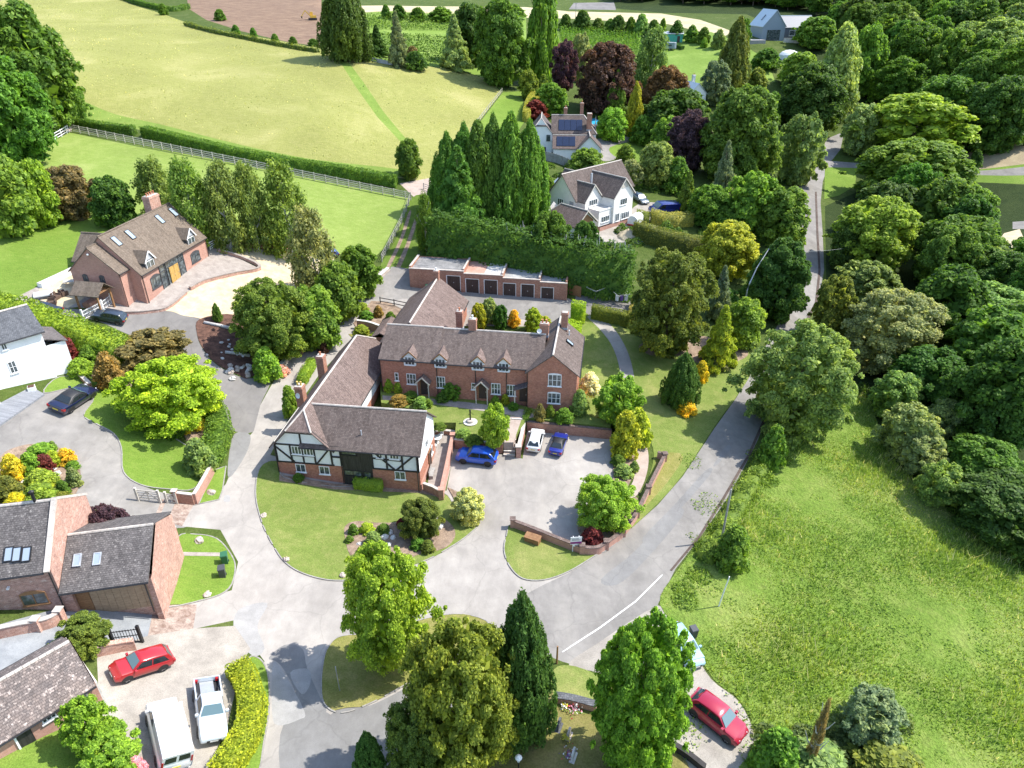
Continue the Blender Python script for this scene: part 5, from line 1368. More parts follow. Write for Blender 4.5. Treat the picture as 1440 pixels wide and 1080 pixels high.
PL([
 ('H',-45,12,98,178,'g',"big dark green tree filling the upper left corner of the hay meadow"),
 ('H',-60,85,64,228,'g2',"broad dark tree overhanging the white rail fence at the left"),
 ('L',80,122,124,174,'mid',"light green sapling tree just right of the flagpole"),
 ('B',555,197,593,250,'g',"young tree standing alone by the gravel gateway of the meadow"),
 ('Y',446,-28,520,80,'dk',"huge dense dark evergreen at the end of the mown path",dict(name='evergreen_tree',cat='evergreen tree')),
 ('P',503,25,523,83,'dkg',"thin conifer pressed against the right flank of the huge evergreen"),
 ('P',514,36,546,77,'dkg',"dark conifer bush between the huge evergreen and the blue spruce"),
 ('P',541,18,576,90,'blue',"tall silvery blue spruce at the far edge of the meadow",dict(name='spruce_tree')),
 ('S',566,74,602,97,'dkg',"dark low bush at the foot of the blue spruce"),
 ('S',570,66,590,82,'brz',"reddish bush just behind the low bush by the blue spruce"),
 ('P',614,22,664,94,'sil',"pale grey green conifer left of the big dark trees at the meadow's far corner"),
 ('B',634,10,692,88,'dkg',"dark tree behind the pale conifer at the far meadow corner"),
 ('H',666,6,742,116,'g',"large dark green tree at the far right corner of the hay meadow"),
 ('O',740,-38,788,112,'mid',"tall poplar reaching past the top of the view",dict(name='poplar_tree',cat='poplar')),
 ('B',728,100,758,138,'oli',"small olive tree under the tall poplar"),
 ('S',752,108,776,136,'mid',"bright round shrub between poplar and purple beech"),
 ('L',774,58,814,124,'pur',"narrower purple beech next to the tall poplar",dict(lift=1.5)),
 ('L',800,48,834,112,'sil',"pale silvery tree squeezed between two purple beeches"),
 ('H',808,64,902,156,'cop',"largest purple copper beech in the gardens"),
 ('W',886,44,948,140,(.12,.19,.06),"feathery light green tree behind the dark gold cypress pair",dict(name='feathery_tree')),
 ('H',898,97,972,176,'cbr',"round copper brown beech in front of the small white house"),
 ('C',854,104,882,168,'mid',"green cypress beside the yellow one",dict(name='cypress_tree')),
 ('C',880,121,906,190,'yl',"golden yellow cypress beside the green one",dict(name='cypress_tree')),
 ('C',1009,34,1058,130,'olg',"tall brown green conifer left of the grey modern house"),
 ('B',1034,28,1056,70,'g',"leafy tree top behind the tall brown green conifer"),
 ('L',984,86,1030,146,'blue',"bluish round tree in front of the tall brown green conifer"),
 ('H',938,158,1002,236,'pur',"very dark purple beech beside the big spreading pine"),
 ('H',986,126,1098,256,'olg',"big spreading olive green pine above the lane",dict(name='pine_tree',cat='pine tree')),
 ('P',996,198,1042,292,'blue',"weeping blue grey conifer below the big spreading pine"),
 ('L',1094,160,1162,258,'gl',"pale green willow at the left side of the far road",dict(name='willow_tree',cat='willow')),
 ('B',902,128,1000,200,'dk',"dark tree hidden behind the copper brown beech"),
 ('L',1016,244,1100,330,'lt',"bushy light green tree between white house and road"),
 ('B',1060,262,1140,345,'mid',"mid green tree leaning over the road near the street lamp"),
 ('B',968,262,1030,318,'g',"dark garden tree right of the blue van"),
 ('B',1000,290,1050,330,'mid',"small tree behind the lime tree by the curved hedge"),
 ('S',735,142,772,166,'red',"dark red shrub by the solar panelled house"),
 ('L',750,118,800,160,'mid',"leafy garden tree behind the solar panelled house"),
 ('B',838,152,884,196,'lim2',"bright green garden tree right of the blue pool cover"),
 ('S',866,204,894,230,'mid',"round shrub on the small lawn by the forecourt"),
 ('S',885,165,925,202,'g',"shrubbery behind the small round lawn"),
 ('B',798,210,852,252,'mid',"round tree in front of the solar panelled house"),
 ('L',870,225,906,262,'sil',"white flowering bush behind the cream house"),
 ('B',896,200,950,262,'gl',"grey green garden tree behind the cream house",),
 ('B',915,165,965,215,'lt',"light garden tree below the copper brown beech"),
 ('S',930,225,975,270,'g',"bushes between cream house and purple beech"),
 ('P',950,240,985,300,'mid',"green conifer behind the blue van"),
 ('S',880,232,905,262,'lt',"shrub by the parked dark car at the cream house"),
 ('S',755,250,785,285,'mid',"shrub by the small greenhouse"),
 ('S',770,262,800,290,'yl',"yellow shrub in the back garden of the cream house"),
 ('B',1190,40,1246,130,'mid',"mid green tree at the woodland edge near the grey house"),
 ('S',1056,70,1100,95,'g',"dark shrubs in front of the grey modern house"),
 ('B',1096,75,1150,125,'lt',"bright bush right of the white dome"),
 ('S',1048,98,1080,130,'oli',"bushes on the slope below the grey house"),
 ('B',1060,130,1100,180,'g',"tree behind the big spreading pine toward the woods"),
])
PL([
 ('B',-40,222,48,330,'lt',"bright laurel like tree at the left edge beside the lawn"),
 ('B',20,228,80,318,'lim2',"light green bushy tree, second in from the left edge by the lawn"),
 ('B',62,234,132,306,'brn',"grey brown tree between light bushes and dark bush"),
 ('B',128,250,186,318,'dkg',"dark green bush left of the chimney birches"),
 ('W',182,222,252,312,'bir',"birch left of the tall brick chimney"),
 ('W',230,224,302,344,'bir',"birch rising right behind the brick chimney"),
 ('W',278,230,348,350,'bir',"birch behind the right end of the brick house roof"),
 ('W',326,232,380,352,'bir',"slimmest birch of the row"),
 ('W',358,228,442,356,'bir',"broadest drooping birch ending the row"),
 ('W',396,292,482,425,(.15,.19,.09),"thin airy birch with a bare white top beside the forecourt"),
 ('N',324,390,438,506,'mid',"big dense round tree on the mulch bed"),
 ('S',352,488,396,534,'lim2',"lime green shrub at the foot of the round tree"),
 ('C',297,427,312,452,'g',"small solitary cone conifer on the mulch bed"),
 ('B',400,400,480,490,'mid',"leafy shrubbery beside the round tree along the lane"),
 ('B',440,370,510,450,'mid',"tall hedge shrub above the pink flowers of the lane"),
 ('B',475,345,535,415,'g',"end of the lane hedge nearest the grass track"),
 ('S',490,345,522,372,'lim2',"small bright sapling on top of the lane hedge"),
],None)
PL([
 ('S',72,473,107,507,'red',"red purple acer in the border of the white house"),
 ('S',108,485,141,512,'mid',"green mound next to the red purple acer"),
 ('S',130,497,174,546,'orn',"orange bronze shrub in the border"),
 ('S',94,502,131,530,'lime',"lime mound in front of the border wall"),
 ('S',62,488,90,512,'gl',"grey green shrub against the white house"),
 ('L',163,458,264,520,'brz',"wide bronze leaved tree beside the driveway"),
 ('N',168,496,310,608,(.225,.285,.03),"large bright yellow green tree by the driveway"),
 ('S',248,570,286,606,'yel',"yellow shrub under the large yellow green tree"),
 ('S',225,590,262,616,'g',"dark shrub under the large yellow green tree"),
 ('S',255,616,302,666,'gl',"round grey green shrub at the end of the brick wall"),
 ('H',119,708,183,778,'pur',"dark purple shrub tree between the barns",dict(name='purple_shrub',cat='shrub')),
 ('S',174,728,194,747,'yel',"small bright yellow shrub right of the purple one"),
 ('H',81,860,151,924,'olg',"olive tree growing in front of the low barn roof"),
 ('L',88,980,156,1060,'lim2',"bright sapling against the low barn wall"),
 ('L',112,1022,196,1100,'lim2',"bright leafy sapling at the bottom edge near the white van"),
 ('S',176,1062,206,1092,'pink',"pink flowering shrub at the bottom beside the white van"),
])
ISL="shrub in the round island bed"
PL([
 ('S',1,638,34,674,'gold',"golden mound at the left of the round island bed"),
 ('S',46,638,75,664,'red',"dark red acer in the middle of the round island bed"),
 ('S',62,633,86,656,'yl',"lemon mound beside the golden one at the top of the island bed"),
 ('S',78,629,106,654,'gold',"golden mound at the top right of the island bed"),
 ('S',28,636,56,668,'lim2',"fresh green mound between golden and red ones in the island bed"),
 ('S',34,624,76,644,'lt',"green strip of foliage at the back of the island bed"),
 ('S',34,656,80,692,'lime',"lime mound in the centre of the island bed"),
 ('S',28,676,78,714,'lim2',"largest bright green mound at the front of the island bed"),
 ('S',2,690,40,716,'yel',"yellow mound at the front left of the island bed"),
 ('S',-14,668,30,708,'olg',"olive mound at the left edge of the island bed"),
 ('S',77,675,98,697,'g',"small deep green mound at the right of the island bed"),
 ('S',91,658,114,684,'grey',"grey lavender mound at the right rim of the island bed"),
 ('S',72,690,100,706,'oli',"flat olive mound near the barn end of the island bed"),
 ('S',90,646,112,662,'mid',"little green mound on the right rim of the island bed"),
 ('S',68,620,80,634,'gl',"spiky grey green plant at the top of the island bed"),
],"mounds planted in the island bed")
PL([
 ('Q',560,698,622,758,'olg',"big round golden green bush in the front lawn bed",dict(name='round_bush',cat='bush')),
 ('S',504,733,528,752,'yl',"lemon variegated bush in the rockery bed"),
 ('S',512,746,536,768,'gl',"pale green variegated bush below the lemon one in the rockery"),
 ('S',488,736,505,752,'g',"small green plant at the left tip of the rockery bed"),
 ('S',528,735,550,752,'g',"green plant right of the lemon bush in the rockery"),
 ('S',484,752,498,764,'mid',"low green plant at the left rim of the rockery"),
 ('S',500,766,520,782,'olg',"low olive plant at the front of the rockery"),
 ('S',492,776,514,790,'gl',"grey green plant at the front left of the rockery"),
 ('S',575,755,600,772,'g',"low plant in front of the round golden green bush"),
 ('S',590,758,612,778,'olg',"reddish green heather at the right of the rockery"),
 ('S',556,728,572,742,'red',"small red shrub beside the round golden green bush"),
 ('T',634,686,682,734,'wht',"white variegated clipped bush at the car park corner"),
 ('N',479,764,606,940,(.17,.265,.035),"tall bright lime tree in the junction island",dict(lift=1.0)),
 ('S',410,664,428,678,'g',"small bush under the black and white gable"),
 ('S',394,543,420,586,'lim2',"bright shrub against the lane side chimney"),
 ('S',446,478,462,497,'cop',"dark purple bush at the chimney by the lane"),
 ('L',674,566,718,628,'lime',"light green maple beside the garden steps",dict(ter=TER)),
 ('L',836,524,906,604,'lt',"light green tree beside the yellow holly"),
 ('S',858,578,902,642,'yl',"yellow variegated holly at the car park corner"),
 ('S',872,574,918,628,'yl',"golden bush behind the yellow variegated holly"),
 ('N',808,666,895,748,'lime',"bright lime tree in the corner bed of the car park"),
 ('S',816,738,850,768,'red',"dark red acer inside the curved car park wall"),
 ('S',862,650,892,672,'gl',"grey green shrub below the yellow holly"),
 ('S',858,638,880,656,'g',"dark shrub at the foot of the yellow holly"),
 ('S',884,648,900,664,'gl',"small pale shrub beside the pink path"),
 ('Y',932,498,988,572,'dk',"dark pointed yew on the big lawn"),
 ('S',976,508,998,538,'yel',"golden bush right of the dark pointed yew"),
 ('S',950,560,982,584,'yel',"golden mound in front of the dark pointed yew"),
 ('S',998,498,1026,520,'grey',"grey low shrub under the gold conifer"),
 ('S',1022,496,1038,516,'oli',"small olive shrub under the gold conifer"),
 ('P',986,426,1044,516,'yl',"gold conifer with drooping branches on the lawn"),
 ('N',882,350,1004,498,'olg',"massive dark yew between lawn and garages",dict(name='yew_tree',cat='yew tree')),
 ('P',994,372,1036,450,'blue',"bluish weeping conifer right of the massive yew"),
 ('H',982,312,1070,390,'yl',"bright yellow lime tree above the tall hedge"),
 ('Q',1052,338,1142,448,'dkg',"dense dark rounded evergreen beside the road",dict(name='evergreen_tree')),
 ('B',1018,420,1078,488,'lim2',"bright green bushy tree behind the gold conifer"),
 ('B',1000,405,1040,440,'g',"dark shrub behind the gold conifer and the lamp post"),
 ('B',1040,390,1080,440,'g2',"shrub tree at the foot of the street lamp"),
 ('N',1048,452,1204,618,'gl',"large grey green tree overhanging the right side of the road"),
 ('Y',680,850,786,1042,'dkg',"dark upright yew by the churchyard"),
 ('N',570,874,732,1092,(.15,.175,.034),"big olive yellow tree at the bottom of the view"),
 ('Y',494,1030,542,1096,'dkg',"dark pointed yew at the bottom edge"),
 ('N',540,985,630,1100,'olg',"darker bushy tree left of the big olive one"),
 ('E',836,876,974,1092,(.135,.215,.035),"dense egg shaped bright green tree by the layby"),
])
PL([
 ('S',540,526,557,546,'lime',"lime shrub at the left end of the cottage row",dict(ter=TER)),
 ('S',554,532,568,548,'lime',"rounded lime shrub beside the first cottage window",dict(ter=TER)),
 ('S',566,545,590,560,'g',"green planting by the first porch",dict(ter=TER)),
 ('T',622,530,652,556,'mid',"large flat topped clipped bush in front of the cottages",dict(ter=TER)),
 ('S',612,547,632,562,'dkg',"low dark shrub by the flat topped bush",dict(ter=TER)),
 ('S',690,552,704,567,'mid',"round green shrub below the paired cottage windows",dict(ter=TER)),
 ('S',704,550,717,564,'yl',"yellow green shrub below the right of the paired windows",dict(ter=TER)),
 ('S',714,560,730,572,'g',"dark plant by the corner porch",dict(ter=TER)),
 ('S',750,564,768,586,'brz',"bronze red rounded shrub at the gabled cottage corner",dict(ter=TER)),
 ('S',766,565,781,581,'mid',"green rounded shrub beside the bronze red one",dict(ter=TER)),
 ('S',778,568,808,590,'g',"dark shrub under the gable windows",dict(ter=TER)),
 ('S',800,544,828,578,'gl',"tall blue green shrub at the right corner of the cottages",dict(ter=TER)),
 ('S',812,520,846,552,'wfl',"white flowering shrub at the right side of the cottages",dict(ter=TER)),
 ('S',548,550,576,566,'orn',"reddish flower clump along the terrace path",dict(ter=TER)),
 ('S',580,552,606,570,'gl',"pale flowering clump along the terrace path",dict(ter=TER)),
 ('S',596,556,610,568,'mid',"small round shrub at the end of the terrace path flowers",dict(ter=TER)),
 ('S',608,594,628,604,'g',"low planting beside the terrace corner steps",dict(ter=TER)),
 ('S',652,612,680,624,'g',"planting along the top of the car park wall",dict(ter=TER)),
 ('S',640,604,664,612,'gl',"grey low planting below the sundial lawn",dict(ter=TER)),
 ('T',662,426,684,462,'yl',"tall yellow egg shaped topiary, left of the variegated one"),
 ('T',677,419,699,454,'sil',"white variegated topiary between yellow and dark green ones"),
 ('T',693,429,715,461,'dkg',"dark green egg shaped topiary behind the cottages"),
 ('S',713,436,733,459,'gold',"small golden shrub between green and yellow topiary"),
 ('T',737,433,762,467,'yl',"yellow egg shaped topiary nearest the chimney with two pots"),
 ('T',754,444,776,464,'yl',"low yellow cube topiary right of the yellow egg"),
 ('S',500,425,520,440,'lime',"lime plant at the top of the raised bed by the lane"),
 ('S',524,430,540,446,'orn',"orange shrub in the raised bed"),
 ('S',504,436,526,450,'mid',"green plant in the raised bed"),
 ('S',540,438,558,452,'g',"dark plant against the lean to in the raised bed"),
 ('S',496,456,520,470,'lime',"lime groundcover below the raised bed wall"),
 ('S',514,466,545,486,'lime',"yellow green shrub between the two tiled roofs"),
 ('S',528,480,545,494,'mid',"green shrub against the cottage end wall"),
 ('S',494,474,520,486,'lt',"pale groundcover behind the black and white house"),
])
# woodland and hedgerow to the right
WOOD="trees of the wood on the right"
PL([
 ('O',1144,44,1214,162,'sil',"tall pale silver leaved tree at the road end of the wood"),
 ('H',1096,94,1188,186,'dkg',"dark tree left of the pale silver leaved tree"),
 ('L',1185,148,1242,216,'sil',"pale willow at the right side of the far road",dict(name='willow_tree')),
 ('L',1216,134,1364,216,'lime',"wide yellow green tree, brightest of the wood",dict(lift=2)),
 ('H',1204,198,1374,298,'mid',"large mid green tree spreading over the far verge"),
 ('L',1268,250,1345,305,'gl',"pale tree in front of the large spreading one"),
 ('H',1318,262,1400,345,'mid',"mid green tree below the brown paddock"),
 ('S',1362,212,1382,238,'dkg',"small dark conifer bush standing on the brown paddock edge"),
 ('H',1172,278,1292,382,'lim2',"lively green tree right of the road, behind the telegraph pole"),
 ('H',1284,302,1414,412,'g',"broad dark tree with layered branches in the wood"),
 ('L',1176,366,1262,430,'gl',"blue green tree right of the telegraph pole foot"),
 ('N',1186,404,1324,526,'sil',"pale grey willow with a wide crown beside the meadow top",dict(name='willow_tree')),
 ('L',1138,388,1204,480,'oli',"olive bush tree at the road bend"),
 ('H',1318,396,1460,500,'gl',"grey green tree at the right edge above the dark wood"),
 ('H',1248,484,1366,580,'dkg',"dark tree right of the pale grey willow"),
 ('H',1340,480,1480,640,'dk',"darkest big tree at the right edge"),
 ('L',1238,566,1322,648,'sil',"silvery sallow bush at the meadow edge, left of two",dict(name='sallow_bush',cat='bush')),
 ('L',1300,560,1352,622,'sil',"silvery sallow bush at the meadow edge, smaller and farther right",dict(name='sallow_bush',cat='bush')),
 ('L',1262,604,1332,668,'sil',"silvery sallow bush at the meadow edge, just below the left one",dict(name='sallow_bush',cat='bush')),
 ('L',1292,646,1356,712,'gl',"grey green scrub bush lowest along the shaded meadow edge",dict(name='scrub_bush',cat='bush')),
 ('L',1226,520,1300,590,'gl',"grey green scrub bush between pale willow and silvery sallows",dict(name='scrub_bush',cat='bush')),
 ('H',1326,610,1440,700,'g',"dark bush with yellowish leaves behind the sallow bushes"),
 ('H',1340,660,1490,770,'dk',"deep green tree shading the meadow's right edge"),
 ('H',1326,340,1440,424,'gl',"grey green tree below the gravel drive on the right"),
 ('B',1120,25,1176,66,'mid',"tree just right of the grey modern house"),
 ('B',1162,5,1202,48,'g',"tree above the pale silver leaved tree"),
 ('H',1196,-10,1262,44,'dk',"dark tree at the top edge, left of the far hillside wood"),
 ('H',1246,34,1318,118,'g',"dark crowned tree above the yellow green one"),
 ('H',1300,44,1370,124,'mid',"mid green crown in the upper wood"),
 ('H',1352,30,1450,110,'gl',"soft grey green crown in the upper right wood"),
 ('H',1232,84,1300,150,'g',"tree right behind the tall pale silver leaved one"),
 ('H',1280,108,1376,188,'g',"dense crown behind the yellow green tree"),
 ('H',1356,112,1452,210,'dk',"very dark tree above the brown paddock"),
 ('H',1396,60,1480,150,'mid',"tree at the right edge of the upper wood"),
 ('H',1320,-20,1400,50,'gl',"pale crown at the top edge of the upper right wood"),
 ('H',1256,-20,1330,50,'mid',"crown at the top edge right of the dark tree"),
 ('H',1390,-20,1480,60,'olg',"crown in the top right corner"),
 ('B',1196,300,1240,350,'dkg',"dark shrub around the telegraph pole"),
 ('B',1168,318,1204,380,'dk',"dark shrub at the verge by the white parked van"),
 ('S',1004,738,1060,800,'mid',"bushy roadside shrub with a pole leaning out of it"),
 ('S',1066,600,1110,656,'mid',"roadside bramble under the large grey green tree"),
 ('L',1182,962,1274,1050,(.15,.20,.12),"blue grey bush standing in the tall meadow grass",dict(name='blue_bush',cat='bush')),
 ('S',1056,1020,1128,1095,'mid',"dark leafy bush at the bottom edge right of the red hatchback"),
 ('S',1098,1040,1200,1110,'gl',"scrub in front of the blue grey bush"),
 ('W',1140,990,1160,1080,(.17,.16,.08),"ivy covered dead stump left of the blue grey bush",dict(name='tree_stump',cat='stump')),
 ('S',1196,1040,1300,1110,'oli',"long scrub clump at the bottom edge below the blue grey bush"),
])
# wood filling the valley and hillside between those crowns
def in_px(poly, x, y): return inside(np.array(poly, float), x, y)
n_f = 0
FILL = [([(1205,310),(1330,340),(1385,395),(1480,400),(1480,640),(1400,640),(1250,520),(1330,480),(1300,420),(1220,400)], 9.5, (11, 15)),
        ([(1225,120),(1330,150),(1350,185),(1480,165),(1480,-20),(1180,-20),(1190,60)], 10.5, (11, 17)),
        ([(868,2),(1060,8),(1150,25),(1190,-20),(868,-22)], 10, (8, 13))]
lab = {'g':"mid toned broadleaf crown within the dense wood on the right", 'dk':"dark broadleaf crown within the dense wood on the right", 'gl':"greyish broadleaf crown within the dense wood on the right",
       'mid':"fresh green broadleaf crown within the dense wood on the right"}
lab2 = {k: s.replace('dense wood on the right', 'wood edge along the top of the picture').replace('within', 'standing in') for k, s in lab.items()}
for fi, (poly, sp, hr) in enumerate(FILL):
    w_ = [P(x, y) for x, y in poly]
    xs = [p.x for p in w_]; ys = [p.y for p in w_]
    o_ = np.array([(p.x, p.y) for p in w_])
    y = min(ys)
    while y < min(max(ys), 470):
        x = min(xs)
        while x < max(xs):
            X, Y = x + random.uniform(-.35, .35) * sp, y + random.uniform(-.35, .35) * sp
            x += sp
            if not inside(o_, X, Y): continue
            if any((X - a) ** 2 + (Y - b) ** 2 < (r * .75) ** 2 for a, b, r in PLANTS[-400:]): continue
            u_, v_, _d = project((X, Y, G(X, Y) + 10))
            if not (-20 < u_ < 1470 and v_ > -70): continue
            h_ = random.uniform(*hr); c_ = random.choice(['g', 'g', 'dk', 'gl', 'mid', 'g'])
            plant_at(random.choice('BBHL'), Vector((X, Y, G(X, Y))), sp * random.uniform(.5, .68), h_ * .42, c_, (lab2 if fi == 2 else lab)[c_].replace('broadleaf', 'broadleaf'), h_ * .16, group=("trees of the upper wood edge" if fi == 2 else WOOD) + ', ' + c_.replace('gl', 'greyish').replace('dk', 'dark').replace('mid', 'fresh green').replace('g', 'mid toned') if False else (("wood edge along the top" if fi == 2 else "dense wood on the right") + dict(g=', mid toned', dk=', dark', gl=', greyish', mid=', fresh green')[c_]))
            n_f += 1
        y += sp * .87
# hedgerow bushes beyond the hop rows and along the far fields
HB = [(785,22,806,42,'dkg'),(804,17,834,44,'dkg'),(830,27,852,44,'g'),(848,28,868,46,'g'),(856,24,882,48,'dkg'),(878,26,896,48,'g'),(890,22,914,50,'gl'),(908,30,930,52,'dkg'),(926,28,938,50,'mid'),
      (940,32,964,56,'dkg'),(962,38,984,58,'g'),(980,40,1000,60,'g'),(1000,44,1022,66,'gl'),(535,8,550,24,'g'),(550,8,572,26,'dkg'),(575,12,600,28,'g'),(600,14,640,26,'mid'),(700,8,742,24,'g'),
      (985,54,996,66,'lim2')]
for i, (a, b, c, d, e) in enumerate(HB):
    where = ["hedgerow bush behind the hop rows, level with the poplar","wider hedgerow bush behind the hop rows near the poplar","hedgerow bush behind the hop rows, third from the poplar","hedgerow bush behind the hop rows, fourth from the poplar",
             "tall dark hedgerow bush behind the middle of the hop rows","hedgerow bush right of the tall dark one behind the hop rows","greyish hedgerow bush behind the right part of the hop rows","dark hedgerow bush at the right end of the hop rows","narrow bright hedgerow bush at the right end of the hop rows",
             "round dark bush beside the green shed on the pale field edge","bush right of the round dark one by the green shed","bush in the far hedge between green shed and tall conifer","greyish bush in the far hedge touching the tall conifer",
             "small bush on the pale strip above the blue spruce","round dark bush on the pale strip above the blue spruce","bush at the edge of the pale strip above the crop rows","long bush at the edge of the pale strip left of the conifers","bush beside the pale strip left of the poplar","tiny bright green bush on the rough pasture"][i]
    plant('S', a, b, c, d, e, where, name='hedge_bush', cat='bush')
for i, (a, b, c, d) in enumerate([(300,14,318,28),(222,6,236,20),(380,48,392,57),(405,52,418,61),(432,55,448,64),(324,36,338,48),(350,40,362,52)]):
    plant('S', a, b, c, d, 'g', ["bush in the hedge above the ploughed field's left end","bush at the far left of the top hedge","leftmost small bush on the bank below the ploughed field","middle small bush on the bank below the ploughed field",
        "small bush on the bank nearest the huge evergreen","small bush at the ploughed field's lower left corner","small bush along the ploughed field's lower edge"][i], name='hedge_bush', cat='bush')
# spires behind the tall hedge
PL([
 ('P',600,205,690,325,'g2',"spreading green conifer, broadest of the group left of the white house",dict(name='conifer_tree',cat='conifer')),
 ('W',582,272,614,352,'g',"weeping conifer at the end of the grass track",dict(name='weeping_conifer',cat='conifer')),
 ('Y',600,196,660,300,'g',"leftmost spire conifer behind the broad green one"),
 ('Y',624,184,684,300,'g2',"spire conifer second from the left behind the broad green one"),
 ('C',642,180,704,310,'g',"spire conifer third from the left in the group"),
 ('Y',664,174,724,308,'g2',"slender spire conifer in the middle of the group"),
 ('C',686,170,750,312,'mid',"tallest spire conifer of the group"),
 ('Y',712,182,776,312,'mid',"broad light spire conifer at the right end of the group"),
 ('H',742,298,804,388,'g',"dark bushy conifer at the foot of the cream house",dict(name='conifer_tree',cat='conifer')),
 ('H',800,312,848,392,'dkg',"dark conifer right of the bushy one, below the cream house",dict(name='conifer_tree',cat='conifer')),
])
for px, w_, h_, c_, lb, kw in (
 ([(-10,448),(40,458),(90,476),(130,492),(178,512)],3.2,3.0,(.16,.24,.035),"thick yellow green hedge in front of the brick house drive",dict(leaf=.16,rough=.16)),
 ([(255,560),(285,566),(305,590),(311,615),(300,645),(280,660)],2.6,2.0,'mid',"curved clipped hedge beside the lane",dict(leaf=.12,rough=.1)),
 ([(336,946),(351,974),(357,1006),(347,1045),(325,1082),(312,1100)],1.9,1.4,(.25,.30,.028),"bright yellow green curved hedge beside the pickup",dict(leaf=.085,rough=.05,dens=80)),
 ([(500,684),(539,688)],1.5,1.3,'lim2',"clipped box hedge under the black boarded bay",dict(leaf=.07,rough=.05,dens=90)),
 ([(118,180),(150,186),(190,190)],1.8,1.8,'g',"short dark hedge at the left end of the meadow fence",dict(leaf=.16)),
 ([(205,192),(260,206),(330,222),(400,235),(470,246),(560,262)],2.2,2.0,'g',"long dark hedge between meadow and paddock fence",dict(leaf=.16)),
 ([(740,172),(744,155),(754,138)],2.0,2.6,(.25,.26,.06),"yellow topped clipped hedge beside the solar panelled house",dict(leaf=.15,rough=.06)),
 ([(892,334),(915,342),(950,352),(985,358),(1020,356)],2.4,3.2,(.13,.15,.04),"high curved clipped hedge below the blue van",dict(leaf=.12,rough=.05)),
 ([(895,310),(912,313)],2.4,1.9,(.16,.2,.05),"small clipped hedge block beside the white trailer",dict(leaf=.12)),
 ([(915,312),(940,317),(970,316)],2.4,2.4,(.22,.23,.07),"rough topped hedge in front of the blue van",dict(leaf=.13)),
 ([(610,362),(660,372),(720,384),(780,398),(830,408),(885,416)],5.5,7.5,'dkg',"very tall dark hedge behind the garages",dict(leaf=.24,rough=.35,dens=16,taper=.72)),
 ([(784,478),(815,484)],2.2,3.2,(.23,.34,.03),"square lime green hedge block at the end of the cottages",dict(leaf=.09,rough=.04,dens=70)),
 ([(803,450),(822,453)],1.6,3.0,(.23,.34,.03),"smaller lime green hedge block behind the square one",dict(leaf=.09,rough=.04,dens=70)),
 ([(832,446),(886,458)],1.6,2.0,'oli',"low clipped hedge in front of the rotary dryers",dict(leaf=.1,rough=.05,dens=60)),
 ([(888,457),(894,430)],1.2,2.0,(.30,.28,.10),"brownish end hedge right of the rotary dryers",dict(leaf=.1,rough=.05,dens=60)),
 ([(738,604),(744,590)],.9,1.7,'mid',"small clipped hedge at the side of the garden steps",dict(leaf=.08,rough=.04,dens=80)),
 ([(424,542),(440,515)],1.2,1.3,'lim2',"low hedge along the lane behind the chimney",dict(leaf=.09,rough=.05,dens=70)),
 ([(265,12),(240,16),(200,8),(165,-4)],2.0,1.6,'g',"dark hedge along the top of the hay meadow",dict(leaf=.25,dens=10)),
 ([(262,36),(300,46),(350,56),(400,66),(448,74)],1.6,1.0,(.1,.14,.03),"low weedy hedge line below the ploughed field",dict(leaf=.25,dens=10,rough=.2)),
 ([(1078,648),(1062,668),(1046,695),(1030,725),(1012,760),(985,790)],2.6,.8,(.13,.20,.035),"rough roadside hedge bordering the meadow",dict(leaf=.13,rough=.3,taper=.6)),
 ([(870,45),(905,54),(960,70)],1.6,1.2,'dkg',"thin hedge beside the green shed",dict(leaf=.3,dens=8)),
):
    hedge(path_px(px, 0, 1.2), w_, h_, c_, lb, **kw)
# grey dead tops on the tall hedge
th_ = [o for o in col.objects if o.get('label', '').startswith('very tall dark hedge')][0]
db = MB(); hp = path_px([(720, 384), (780, 398), (830, 408), (885, 416)], 0, .35)
for p in hp:
    if random.random() < .75:
        q = p - th_.location + Vector((random.uniform(-1.6, 1.6), random.uniform(-.5, 2.2), 7.3)); db.tube([q, q + Vector((random.uniform(-.15, .15), random.uniform(-.15, .15), random.uniform(.5, 1.2)))], [.07, .03], 5)
part('dead_branches', db, 'bark_pale', th_)
# grass that stands up
mz = [o for z, o in zip(ZONES, OUT) if z[1] == 'meadow']
tufts('tall_grass', mz, 100000, .26, .05, (.27, .38, .065))
tufts('seed_heads', mz, 7000, .42, .04, (.6, .58, .27))
hz = [o for z, o in zip(ZONES, OUT) if z[0] == 'hay_meadow']
tufts('hay_grass', hz, 20000, .15, .1, (.55, .55, .2))
# rows of crops and hops
def rows(name, a, b, c, d, n, h, w_, colr, dens):
    """n rows between edges a-b and c-d"""
    VV = []
    for k in range(n):
        t = (k + .5) / n
        p, q = a.lerp(b, t), c.lerp(d, t)
        L = (q - p).length; m_ = int(L * dens)
        u = rng.uniform(0, 1, m_)
        x = p.x + (q.x - p.x) * u + rng.normal(0, w_ / 3, m_); y = p.y + (q.y - p.y) * u + rng.normal(0, w_ / 3, m_)
        z = hts(x, y) + rng.uniform(.05, 1, m_) * h
        VV.append(leaf_arrays(np.column_stack([x, y, z]), rnd_dirs(m_) + np.array([0, 0, .5]), .3))
    me = quads_mesh(name, np.concatenate(VV), 'leaves'); o = bpy.data.objects.new(name, me); col.objects.link(o); o.color = (*GREEN[colr], 1) if isinstance(colr, str) else (*colr, 1); o['kind'] = 'stuff'
rows('hop_rows', P(786, 40), P(902, 52), P(790, 66), P(902, 80), 26, 2.6, .9, (.13, .25, .035), 10)
rows('crop_rows', P(516, 46), P(516, 90), P(640, 52), P(640, 92), 16, .8, .7, 'mid', 8)
rows('vine_rows', P(516, 24), P(516, 42), P(640, 26), P(640, 44), 8, 1.5, 1.2, 'lt', 10)

